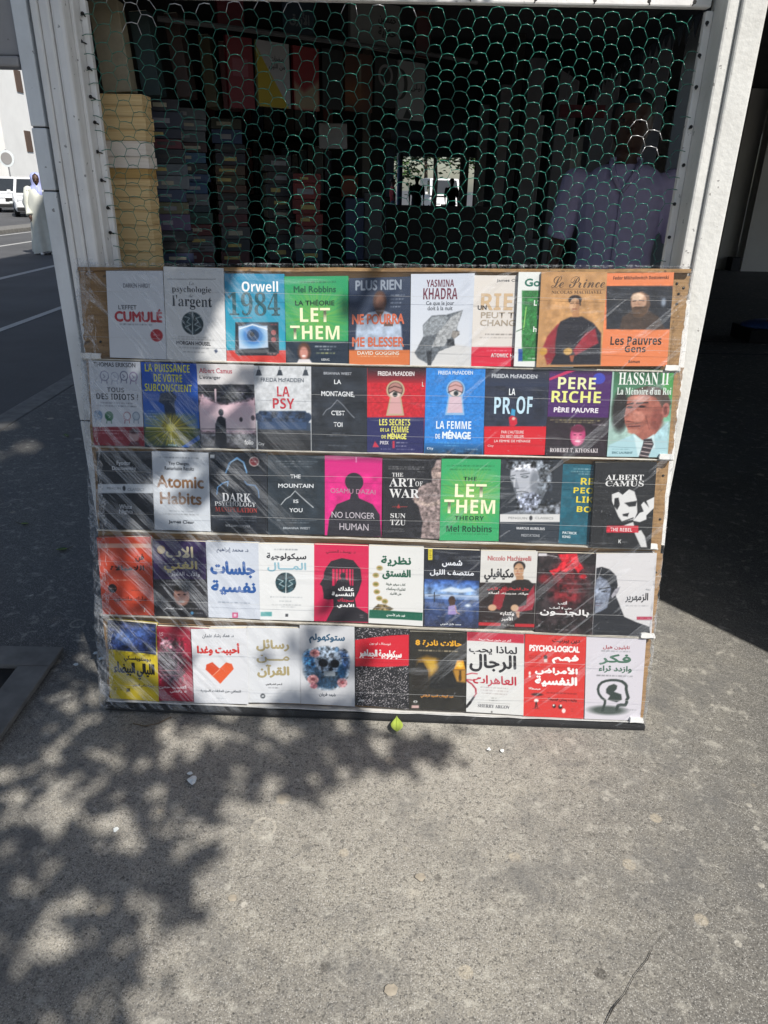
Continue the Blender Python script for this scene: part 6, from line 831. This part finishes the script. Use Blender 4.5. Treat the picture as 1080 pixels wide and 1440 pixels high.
    k = MB(); k.loft([(0, .035, 1.62, .082, .075), (0, .03, 1.67, .092, .098), (0, .014, 1.71, .087, .103), (0, .01, 1.745, .062, .078), (0, .01, 1.765, .022, .03)], 14)
    if female: k.loft([(0, .06, 1.40, .08, .04), (0, .06, 1.55, .09, .06), (0, .045, 1.64, .088, .07)], 12)
    k.xform(MX); k.build('hair', M[hairm], t, True)
    if detail: e = eyes(t, (0, -.005, 1.635), .235); e.data.transform(Matrix.Translation(-BASE[t]) @ MX @ Matrix.Translation(BASE[t]))
    return t
person('man in a lavender short sleeved shirt standing behind the netting on the right', (1.085, 1.75, 0), R(-18), 1.80, 'skin_dark', 'shirt', 'trouser', vox=.009,
       arms=[[(-.21, .01, 1.40), (-.27, .04, 1.13), (-.29, -.03, .90)], [(.21, .01, 1.40), (.265, .03, 1.13), (.265, -.05, .88)]])
person('dark figure standing with back turned in the bright far end of the arcade, left', (.95, 26.0, 0), R(170), 1.78, 'skin_mid', 'navy', 'jeans', vox=.025, detail=False, group='people in the far arcade')
person('dark figure in a red top standing in the bright far end of the arcade, right', (2.25, 26.6, 0), R(20), 1.72, 'skin_dark', 'black', 'navy', vox=.025, detail=False, group='people in the far arcade')
person('dark figure walking left of the blue pole at the far end of the arcade', (.10, 28.5, 0), R(100), 1.70, 'skin_mid', 'redcloth', 'jeans', vox=.025, stride=.2, detail=False, group='people in the far arcade')
# woman in the road: robe and scarf in folds
def woman(loc, rz):
    t = thing('person', 'woman in a long pale robe and lilac headscarf walking in the road at the left', 'person', loc); MX = Matrix.Translation(loc) @ Matrix.Rotation(rz, 4, 'Z') @ Matrix.Diagonal((.965, .965, .965, 1))
    k = MB(); head(k, (0, -.02, 1.60), .235); k.loft([(0, .01, 1.35, .09, .07), (0, 0, 1.44, .06, .06), (0, 0, 1.52, .055, .058)], 12)
    A = [[(-.20, .0, 1.38), (-.29, .02, 1.10), (-.24, -.12, .86)], [(.20, .0, 1.38), (.28, .02, 1.10), (.25, -.10, .86)]]
    for a in A: cap_tube(k, a, [.05, .042, .028]); hand(k, a[2], (.05, -.1, -1), (.3, -1, 0), .17)
    k.loft([(0, 0, .8, .16, .12), (0, 0, 1.0, .19, .14), (0, 0, 1.2, .17, .13), (0, 0, 1.36, .18, .10)], 14)
    for s in (-1, 1): cap_tube(k, [(s*.09, 0, .85), (s*.1, -.03, .48), (s*.11, -.04+.05*s, .07)], [.09, .06, .04])
    k.xform(MX); remesh(k.build('body', M['skin_dark'], t, True), .012)
    N, V, F = 64, [], []; zs = [.05, .12, .3, .5, .7, .88, 1.02, 1.14, 1.26, 1.36, 1.43, 1.47]; rx = [.34, .335, .31, .285, .27, .26, .245, .235, .225, .215, .16, .09]; ry = [.27, .265, .235, .21, .20, .20, .205, .19, .175, .14, .10, .07]
    for i, z in enumerate(zs):
        for j in range(N):
            a = 2*math.pi*j/N; fo = max(0, 1-z/1.15)
            rr = 1+.10*fo*math.sin(9*a+1.5*z)+.08*fo*math.sin(5*a-2*z+1)+.05*math.sin(4*a+7*z)*(z > .4)
            V.append((rx[i]*rr*math.cos(a)+.03*fo, ry[i]*rr*math.sin(a)-.02*(.9 < z < 1.3), z+.03*fo*math.sin(3*a)))
    for i in range(len(zs)-1):
        for j in range(N): F.append((i*N+j, i*N+(j+1) % N, (i+1)*N+(j+1) % N, (i+1)*N+j))
    k = MB().add(V, F); k.xform(MX); o = k.build('robe', M['robe'], t, True); o.modifiers.new('sub', 'SUBSURF').render_levels = 1
    k = MB()
    for a in A: A0, A1, A2 = map(Vector, a); k.tube([A0+Vector((0, 0, .02)), A1, A2.lerp(A1, .08), A2], [.085, .078, .075, .085], 14); k.ball(A0, .09, .085, .08, 8)
    k.xform(MX); k.build('sleeves', M['robe'], t, True)
    # scarf: a hood open at the face, draping over the chest
    V, F = [], []; N = 40; rings = [(1.735, .03, .03, 0), (1.72, .075, .085, 0), (1.675, .108, .125, .55), (1.61, .118, .135, .62), (1.545, .112, .128, .58), (1.49, .105, .118, .25), (1.44, .135, .125, 0), (1.38, .19, .15, 0), (1.31, .20, .175, 0), (1.24, .17, .19, 0)]
    for z, a_, b_, op in rings:
        for j in range(N):
            t_ = op + (2*math.pi-2*op)*j/(N-1); an = t_ - math.pi/2
            fo = .05*math.sin(7*t_+z*14) if z < 1.5 else .012*math.sin(5*t_+z*30)
            V.append((a_*(1+fo)*math.cos(an), .012+b_*(1+fo)*math.sin(an), z - (.05*abs(math.cos(an)) if z < 1.4 else 0)))
    for i in range(len(rings)-1):
        for j in range(N-1): F.append((i*N+j, i*N+j+1, (i+1)*N+j+1, (i+1)*N+j))
    k = MB().add(V, F); k.xform(MX); o = k.build('headscarf', M['hijab'], t, True); o.modifiers.new('thick', 'SOLIDIFY').thickness = .006
    e = eyes(t, (0, -.02, 1.60), .235); e.data.transform(Matrix.Translation(-BASE[t]) @ MX @ Matrix.Translation(BASE[t]))
    k = MB()
    for s in (-1, 1): k.loft([(s*.11, -.12+.05*s, 0, .045, .12), (s*.11, -.12+.05*s, .03, .048, .125), (s*.11, -.10+.05*s, .07, .04, .09)], 12)
    k.xform(MX); k.build('shoes', M['shoe'], t, True)
woman((-7.75, 15.17, -.12), R(22))
person('person in a dark jacket standing beside the parked cars at the far left', (-22.9, 43.5, 0-.12), R(30), 1.75, 'skin_mid', 'navy', 'navy', vox=.03, sleeve=.9, detail=False, group='people by the parked cars')
person('second person in dark clothes left of the parked cars at the picture edge', (-23.6, 43.0, -.12), R(-40), 1.8, 'skin_mid', 'black', 'jeans', vox=.03, sleeve=.9, detail=False, group='people by the parked cars')

# ------------------------------------------------------------------ vehicles (front towards -Y before turning)
def car(label, loc, rz, L=4.3, Wd=1.78, Ht=1.55, van=False, group=None):
    t = thing('parked_car' if not van else 'parked_van', label, 'car' if not van else 'van', loc, group); MX = Matrix.Translation(loc) @ Matrix.Rotation(rz, 4, 'Z')
    hw = Wd/2; belt = .95 if not van else 1.15; hood = .92 if not van else 1.1
    st = [(0, .30, .62, .80), (.06, .24, .74, .90), (.25, .22, .84, .96), (1.0, .22, hood, 1), (1.35, .22, belt, 1), (L*.75, .22, belt+.03, 1), (L-.3, .24, belt+.02, .97), (L-.05, .3, belt-.06, .92), (L, .36, .8, .86)]
    V, F = [], []
    for y, z0, z1, f in st:
        w = hw*f; V += [(-w*.92, y, z0), (-w, y, z0+.14), (-w, y, z1-.12), (-w*.93, y, z1), (w*.93, y, z1), (w, y, z1-.12), (w, y, z0+.14), (w*.92, y, z0)]
    for i in range(len(st)-1):
        for j in range(8): F.append((i*8+j, (i+1)*8+j, (i+1)*8+(j+1) % 8, i*8+(j+1) % 8))
    F += [tuple(range(8)), tuple(range((len(st)-1)*8, len(st)*8))[::-1]]
    k = MB().add(V, F); a, b, c, d = (1.25, 1.95, L-1.2, L-.25) if not van else (.75, 1.35, L-.25, L-.08)
    rw = hw*.76 if not van else hw*.86; zt = Ht
    k.add([(-hw*.93, a, belt-.02), (hw*.93, a, belt-.02), (rw, b, zt-.03), (-rw, b, zt-.03), (-rw*.98, (b+c)/2, zt), (rw*.98, (b+c)/2, zt), (-rw, c, zt-.05), (rw, c, zt-.05), (-hw*.93, d, belt), (hw*.93, d, belt)],
          [(0, 1, 2, 3), (3, 2, 5, 4), (4, 5, 7, 6), (6, 7, 9, 8), (0, 3, 4, 6, 8), (1, 9, 7, 5, 2)]); k.xform(MX); body = k.build('body', M['carpaint'], t)
    bvl = body.modifiers.new('bevel', 'BEVEL'); bvl.width = .035; bvl.segments = 2; bvl.limit_method = 'ANGLE'
    def pane(nm, P, mt=M['carglass'], n=None):
        v = [MX @ Vector(p) for p in P]; nn = (v[1]-v[0]).cross(v[2]-v[0]).normalized(); cen = sum(v, Vector())/len(v)
        if nn.dot(cen-MX @ Vector((0, L/2, .7))) < 0: nn = -nn
        m_ = len(v); vv = [p+nn*.008 for p in v]+[p-nn*.02 for p in v]; return mesh(nm, vv, [tuple(range(m_)), tuple(range(m_, 2*m_))[::-1]]+[(i, (i+1) % m_, m_+(i+1) % m_, m_+i) for i in range(m_)], mt, t)
    def lerp(p, q, s): return tuple(p[i]+(q[i]-p[i])*s for i in range(3))
    A, B_, C, D = (-hw*.93, a, belt), (hw*.93, a, belt), (rw, b, zt-.03), (-rw, b, zt-.03)
    pane('windscreen', [lerp(lerp(A, B_, .07), lerp(D, C, .07), .06), lerp(lerp(A, B_, .93), lerp(D, C, .93), .06), lerp(lerp(A, B_, .92), lerp(D, C, .92), .9), lerp(lerp(A, B_, .08), lerp(D, C, .08), .9)])
    A, B_, C, D = (-hw*.93, d, belt), (hw*.93, d, belt), (rw, c, zt-.05), (-rw, c, zt-.05)
    pane('rear_window', [lerp(lerp(A, B_, .1), lerp(D, C, .1), .12), lerp(lerp(A, B_, .9), lerp(D, C, .9), .12), lerp(lerp(A, B_, .9), lerp(D, C, .9), .85), lerp(lerp(A, B_, .1), lerp(D, C, .1), .85)])
    for s in (-1, 1):
        for y0, y1 in (((a+.35, (b+c)/2-.05), ((b+c)/2+.05, c-.02)) if not van else ((a+.25, a+1.2),)):
            bz = belt+.05; tz = zt-.14; f0 = hw*.93-(hw*.93-rw)*.08; f1 = hw*.93-(hw*.93-rw)*.8
            pane('side_window', [(s*f0, y0, bz), (s*f0, y1, bz), (s*f1, y1-.02, tz), (s*f1, min(y0+.42, y1-.1) if y0 < a+.5 else y0+.02, tz)])
        k = MB().box(s*hw*.62-.17, s*hw*.62+.17, -.012, .09, .66, .80, bev=.03); k.xform(MX); k.build('headlight', M['lamp'], t)
        k = MB().box(s*hw*.72-.1, s*hw*.72+.1, L-.05, L+.012, .75, .92, bev=.02); k.xform(MX); k.build('tail_light', M['redlamp'], t)
        k = MB().box(s*(hw+.09)-.08, s*(hw+.09)+.08, a+.35, a+.43, belt+.02, belt+.16, bev=.02); k.xform(MX); k.build('mirror', M['carpaint'], t)
        for wy in (.82, L-.85):
            w_ = bpy.data.objects.new('wheel', None); COL.objects.link(w_); w_.parent = t; cw = Vector((s*(hw-.10), wy, .32)); BASE[w_] = BASE[t]
            k = MB(); k.tube([(cw.x-.11, wy, .32), (cw.x-.10, wy, .32), (cw.x+.10, wy, .32), (cw.x+.11, wy, .32)], [.28, .32, .32, .28], 22); k.xform(MX); k.build('tyre', M['tyre'], w_, True)
            k = MB(); k.tube([(cw.x+s*.09, wy, .32), (cw.x+s*.125, wy, .32)], [.20, .18], 18); k.xform(MX); k.build('rim', M['chrome'], w_)
    k = MB().box(-.42, .42, -.02, .05, .52, .70, bev=.02); k.xform(MX); k.build('grille', M['black'], t)
    k = MB().box(-hw*.86, hw*.86, -.035, .08, .27, .42, bev=.03); k.xform(MX); k.build('bumper', M['black'], t)
    k = MB().box(-.25, .25, -.05, -.03, .44, .54); k.xform(MX); k.build('number_plate', M['paper'], t)
    return t
car('white car parked head on behind the woman, nearer one of two', (-15.85, 32.6, -.12), R(26), 4.4, 1.82, 1.66, group='white cars across the road')
car('white car parked head on at the far left, partly behind the nearer one', (-19.0, 37.2, -.12), R(26), 4.4, 1.84, 1.68, group='white cars across the road')
car('white van standing in the sun beyond the far end of the arcade', (3.3, 42, -.12), R(8), 4.8, 1.95, 2.05, True)

# ------------------------------------------------------------------ buildings across the road
def block(label, x0, x1, y0, y1, h, m, wins, trims=()):
    t = thing('apartment_block', label, 'building', ((x0+x1)/2, y0, -.12))
    MB().box(x0, x1, y0, y1, -.12, h).build('wall', m, t)
    MB().box(x0-.2, x1+.2, y0-.2, y1+.2, h+.003, h+.5).build('roof_parapet', m, t)
    for (side, a, b, z0, z1) in wins:
        if side == 'f': MB().box(a, b, y0-.05, y0-.003, z0, z1).build('window', M['brownframe'], t)
        else: MB().box(x1+.003, x1+.05, a, b, z0, z1).build('window', M['brownframe'], t)
    for bx_ in trims: MB().box(*bx_[:6]).build(bx_[6], M[bx_[7]], t)
    return t
block('big blank white building across the road', -44, -24.5, 66, 84, 26, M['facade2'], [])
block('white building with a grey balcony column and brown shutters at the far left edge', -46, -25.2, 50, 64, 22, M['facade2'],
      [('s', 53+3.6*i, 53.9+3.6*i, z, z+1.3) for i in range(3) for z in (3.2, 6.8, 10.4, 14)] + [('f', -28.5-3.2*i, -27.6-3.2*i, z, z+1.3) for i in range(4) for z in (.8, 4.4, 8, 11.6)],
      [(-26.4, -25.6, 49.2, 49.99, 2.7, 20, 'balcony_column', 'facade3'), (-45, -26.41, 49.5, 49.99, 2.3, 2.7, 'balcony_slab', 'facade3')])
t = thing('low_wall', 'low grey garden wall below the white buildings', 'wall', (-30, 48, -.12)); MB().box(-60, -17.5, 47.6, 47.9, -.12, 1.3).build('wall', M['facade3'], t); MB().box(-60, -17.5, 47.55, 47.95, 1.303, 1.42).build('coping', M['facade3'], t)
t = thing('road_sign', 'round road sign on a thin grey pole beside the white building', 'sign', (-20.85, 41.0, -.12))
MB().tube([(-20.85, 41, -.12), (-20.85, 41, 2.9)], .035, 8).build('pole', M['metal'], t)
k = MB().tube([(-20.85, 40.93, 2.45), (-20.85, 40.96, 2.45)], [.42, .42], 28); k.build('sign_plate', M['paper'], t); MB().tube([(-20.85, 40.915, 2.45), (-20.85, 40.928, 2.45)], [.30, .30], 28).build('sign_face', M['facade3'], t)

# ------------------------------------------------------------------ arcade things seen through the netting
t = thing('awning', 'dark awning with a ragged pointed fringe behind the man', 'awning', (1.2, 3.4, 2.2))
V = [(1.52, 2.1, 2.22), (1.68, 5.2, 2.22), (.62, 5.2, 2.75), (.58, 2.1, 2.75)]; mesh('canopy', V+[tuple(np.array(p)+(0, 0, .012)) for p in V], [(3, 2, 1, 0), (4, 5, 6, 7), (0, 1, 5, 4), (1, 2, 6, 5), (2, 3, 7, 6), (3, 0, 4, 7)], M['awning'], t)
k = MB(); rng = random.Random(5)
for i in range(24):
    f0, f1 = i/24, (i+1)/24; x0, x1 = 1.522+.16*f0, 1.522+.16*f1; y0, y1 = 2.1+3.1*f0, 2.1+3.1*f1; d = rng.uniform(.06, .11)
    k.add([(x0, y0, 2.222), (x1, y1, 2.222), ((x0+x1)/2, (y0+y1)/2, 2.222-d), (x0+.006, y0, 2.222), (x1+.006, y1, 2.222), ((x0+x1)/2+.006, (y0+y1)/2, 2.222-d)], [(0, 1, 2), (5, 4, 3), (0, 2, 5, 3), (1, 4, 5, 2)])
k.build('fringe', M['awning'], t)
for x, y in ((.60, 2.12), (.64, 5.18)): MB().tube([(x, y, 2.752), (x, y, 3.16)], .012, 6).build('hanger', M['metal'], t)
t = thing('hanging_sign', 'dark red sign board hanging beside the column behind the man', 'sign', (1.42, 4.2, 1.9)); MB().box(1.26, 1.60, 4.2, 4.22, 1.90, 1.985, bev=.003).build('board', M['redsign'], t)
for x in (1.3, 1.56): MB().tube([(x, 4.21, 1.985), (x, 4.21, 2.20)], .004, 5).build('cord', M['metal'], t)
t = thing('white_locker', 'pale tall cabinet with a grey pipe standing far inside the arcade', 'cabinet', (2.35, 12.0, 0)); MB().box(2.2, 2.58, 11.8, 12.2, 0, 2.55, bev=.01).build('body', M['column'], t); MB().box(2.22, 2.56, 11.78, 11.797, 1.2, 2.5).build('door', M['column'], t)
t = thing('pole', 'blue painted pole at the bright far end of the arcade', 'pole', (.34, 26.4, 0)); MB().tube([(.34, 26.4, 0), (.34, 26.4, 2.3)], .10, 10).build('shaft', M['bluepole'], t); MB().tube([(.34, 26.4, 2.303), (.34, 26.4, 2.5)], .13, 10).build('cap', M['metal'], t)
def cafe_table(x, y, label):
    t = thing('cafe_table', label, 'table', (x, y, 0)); MB().tube([(x, y, .72), (x, y, .745)], .34, 20).build('top', M['column'], t); MB().tube([(x, y, .05), (x, y, .718)], .03, 8).build('stem', M['metal'], t); MB().tube([(x, y, .0), (x, y, .04)], [.22, .08], 14).build('foot', M['metal'], t)
def cafe_chair(x, y, rz, label):
    t = thing('cafe_chair', label, 'chair', (x, y, 0), 'chairs in the dark arcade'); MX = Matrix.Translation((x, y, 0)) @ Matrix.Rotation(rz, 4, 'Z')
    MB().box(-.2, .2, -.2, .2, .43, .46, bev=.012).xform(MX).build('seat', M['column'], t); MB().box(-.2, .2, .19, .215, .58, .84, bev=.01).xform(MX).build('backrest', M['column'], t)
    for a in (-1, 1):
        for b in (-1, 1): MB().tube([(a*.18, b*.18, 0), (a*.17, b*.17, .43 if b < 0 else .80)], .012, 6).xform(MX).build('leg', M['column'], t)
cafe_table(1.75, 8.6, 'round cafe table in the dark arcade among pale chairs')
cafe_chair(1.25, 8.5, R(90), 'pale cafe chair left of the round table in the arcade'); cafe_chair(2.3, 9.3, R(-120), 'pale cafe chair behind the round table in the arcade'); cafe_chair(1.7, 7.9, R(180), 'pale cafe chair in front of the round table in the arcade')
# bag on a stand at the dark right edge
t = thing('display_tray', 'blue and red plastic bundle on a low stand in the dark arcade', 'bundle', (3.95, 5.65, 0))
MB().box(3.72, 4.3, 5.5, 5.95, .0, .14, bev=.01).build('stand', M['black'], t)
k = MB(); k.loft([(3.98, 5.72, .142, .27, .2), (3.98, 5.72, .17, .25, .19), (4.0, 5.74, .2, .14, .12)], 16); k.build('blue_sheet', M['bluebag'], t, True)
k = MB(); k.loft([(4.1, 5.66, .16, .17, .12), (4.1, 5.66, .215, .15, .1), (4.12, 5.68, .235, .06, .05)], 14); k.build('red_sheet', M['redbag'], t, True)
MB().tube([(4.2, 5.9, .0), (4.2, 5.9, 1.1)], .015, 8).build('stand_rod', M['metal'], t)
# paving joints on the shaded floor
for i, yy in enumerate((4.9, 5.5, 8.8)):
    o = mesh('paving_joint', [(1.2, yy, .004), (6.9, yy+.06, .004), (6.9, yy+.10, .004), (1.2, yy+.04, .004)], [(0, 1, 2, 3)], M['ceil']); o['kind'] = 'structure'

# trees beyond the arcade's far end
rng = random.Random(21)
def far_tree(label, x, y, zc, rad, n, s):
    t = thing('street_tree', label, 'tree', (x, y, -.12), 'trees beyond the arcade'); V, F = [], []
    cl = [Vector((rng.gauss(0, .45), rng.gauss(0, .45), rng.gauss(0, .3)))*rad for _ in range(16)]
    for _ in range(n):
        c_ = rng.choice(cl); leafquad(V, F, Vector((x, y, zc))+c_+Vector((rng.gauss(0, 1), rng.gauss(0, 1), rng.gauss(0, .8)))*rad*.2, rng.uniform(.7, 1.3)*s, rng)
    mesh('crown', V, F, M['leaf'], t); MB().tube([(x, y, -.12), (x+.1, y, zc*.5), (x, y, zc)], [.16, .12, .06], 8).build('trunk', M['bark'], t, True)
far_tree('leafy tree in sunlight behind the white van', 2.2, 49, 4.2, 2.6, 2600, .34)
far_tree('dark drooping tree crown just outside the far end of the arcade', 2.0, 34.5, 3.3, 1.5, 1500, .26)
far_tree('dense tree in sunlight right of the white van', 6.2, 50, 4.4, 2.8, 3000, .36)
far_tree('low dense tree closing the view behind the far figures', -.5, 52, 3.6, 2.8, 3000, .36)
far_tree('leafy tree in sunlight left of the blue pole beyond the arcade', -2.5, 46, 4.6, 2.6, 2200, .34)

# ------------------------------------------------------------------ stone edged tree pit and litter
PIT = thing('tree_pit', 'stone edged square tree pit in the pavement at the left edge', 'tree pit', (-1.6, -.45, 0))
k = MB()
x0, x1, y0, y1, w = -2.16, -1.035, -.98, .01, .10
k.box(x0, x1, y1-w, y1, .0045, .022, bev=.004).box(x0, x1, y0, y0+w, .0045, .022, bev=.004).box(x0, x0+w, y0+w+.002, y1-w-.002, .0045, .022, bev=.004).box(x1-w, x1, y0+w+.002, y1-w-.002, .0045, .022, bev=.004)
k.build('stone_frame', M['kerb'], PIT); mesh('soil', [(x0+w, y0+w, .006), (x1-w, y0+w, .006), (x1-w, y1-w, .006), (x0+w, y1-w, .006)], [(0, 1, 2, 3)], M['soil'], PIT)
def leaf(label, p, L, W, rz, tilt, group=None, m='leaf2', curl=.25, pear=False):
    t = thing('fallen_leaf', label, 'leaf', p, group); MX = Matrix.Translation(p) @ Matrix.Rotation(rz, 4, 'Z') @ Matrix.Rotation(tilt, 4, 'X'); V, F = [], []; n = 12
    for i in range(n+1):
        s = i/n; w_ = W*.5*(math.sin(math.pi*s**1.5)**.75 if pear else math.sin(math.pi*min(1, s**.75))**.8*(1 if s < .97 else .4)) if 0 < s < 1 else .0006
        for q in (-1, -.5, 0, .5, 1): V.append((q*w_, s*L, curl*w_*q*q+.10*L*s*s+.003))
    for i in range(n):
        for j in range(4): F.append((i*5+j, i*5+j+1, (i+1)*5+j+1, (i+1)*5+j))
    k = MB().add(V, F).xform(MX); o = k.build('blade', M[m], t, True); o.modifiers.new('t', 'SOLIDIFY').thickness = .0006
    MB().tube([(0, L*.0, .004), (0, L*.5, .004+.025*L), (0, L*.97, .004+.09*L)], [.0011, .0009, .0005], 5).xform(MX).build('midrib', M['leaf2'], t)
    MB().tube([(0, 0, .003), (.002, -.012, .004), (.001, -.028, .010)], .0011, 5).xform(MX).build('stalk', M['twig'], t); return t
leaf('bright green pointed leaf lying against the foot of the book board', (.048, -.290, .016), .062, .034, R(180), R(-6), pear=True)
leaf('small green leaf on the shaded pavement near the kerb', (-1.91, 2.15, .002), .05, .032, R(40), 0, 'small leaves on the shaded pavement', 'leaf')
leaf('small green leaf on the shaded pavement left of the board', (-1.32, .72, .002), .042, .028, R(120), 0, 'small leaves on the shaded pavement', 'leaf')
leaf('small green leaf on the shaded pavement by the tree pit', (-1.62, .95, .002), .036, .024, R(260), 0, 'small leaves on the shaded pavement', 'leaf')
def scrap(label, x, y, s, seed, m='paper', group=None, z=.0045):
    rs = random.Random(seed); n = 9; V = [(x+s*rs.uniform(.45, 1)*math.cos(a), y+s*rs.uniform(.45, 1)*math.sin(a), z+rs.uniform(0, .3)*s) for a in np.linspace(0, 2*math.pi, n+1)[:-1]]
    V.append((x, y, z+.25*s)); o = mesh('paper_scrap', V, [(i, (i+1) % n, n) for i in range(n)], M[m], base=(x, y, 0)); o.modifiers.new('t', 'SOLIDIFY').thickness = .0008; return tag(o, label, 'paper scrap', group)
scrap('torn white paper scrap lying in the dappled tree shade', -.478, -.532, .018, 1)
scrap('tiny white paper scrap beside the torn scrap in the tree shade', -.492, -.508, .008, 2)
scrap('tiny pale green paper scrap in a sun patch of the tree shade', -.62, -.69, .009, 3)
scrap('white paper crumb on the pavement below the right half of the board', .30, -.40, .008, 4)
scrap('white paper crumb on the sunny pavement below the middle of the board', .335, -.405, .007, 5)
rs = random.Random(9)
for i, (gx, gy) in enumerate(((-1.45, 1.55), (-1.40, 1.58), (-1.34, 1.61), (-1.28, 1.60), (-1.50, 1.50), (-1.22, 1.66))): scrap('%s white flake from the left in the scatter on the shaded pavement' % ORD[i].replace('topmost', 'first'), gx+rs.uniform(-.02, .02), gy, .014, 20+i, group='white flakes on the shaded pavement')
for i, (gx, gy) in enumerate(((-.93, .0), (-.90, -.03), (-.97, -.06), (-1.0, .33))): scrap('%s white flake right of the tree pit' % ORD[i].replace('topmost', 'first'), gx, gy, .011, 40+i, group='white flakes by the tree pit')
tag(MB().tube([(-.70, -.325, .004), (-.665, -.335, .005), (-.63, -.325, .006), (-.60, -.295, .005)], .0016, 5).build('twig', M['twig'], base=(-.65, -.32, 0)), 'thin bent twig lying in the shade before the board', 'twig')
def gumspot(label, x, y, s, seed):
    rs = random.Random(seed); n = 16; V = [(x+s*rs.uniform(.8, 1.1)*math.cos(a), y+s*.9*rs.uniform(.8, 1.1)*math.sin(a), .0041) for a in np.linspace(0, 2*math.pi, n+1)[:-1]]+[(x+s*.6*math.cos(a), y+s*.55*math.sin(a), .0043) for a in np.linspace(0, 2*math.pi, n+1)[:-1]]
    F = [(i, (i+1) % n, n+(i+1) % n, n+i) for i in range(n)]+[tuple(range(n, 2*n))]; tag(mesh('gum_spot', V, F, M['gum'], base=(x, y, 0), smooth=True), label, 'gum spot', 'flattened gum on the pavement')
gumspot('round pale gum spot near the bottom middle of the pavement', .031, -1.046, .014, 1); gumspot('long pale gum spot halfway down the sunny pavement', .097, -.80, .012, 2); gumspot('pale gum spot at the lower left of the sunny pavement', -.31, -.86, .010, 3)
# crack across the lower right of the pavement
V = []; pts = [(.37, -1.16), (.426, -1.10), (.448, -1.072), (.479, -1.045), (.509, -1.009), (.545, -.977), (.567, -.948), (.60, -.92)]
for i, (x, y) in enumerate(pts): w_ = .0009*(1-i/9)*(1+.5*math.sin(i*4)); V += [(x-w_, y+w_*.7, .0042), (x+w_, y-w_*.7, .0042)]
o = mesh('pavement_crack', V, [(2*i, 2*i+1, 2*i+3, 2*i+2) for i in range(len(pts)-1)], M['soil']); o['kind'] = 'structure'
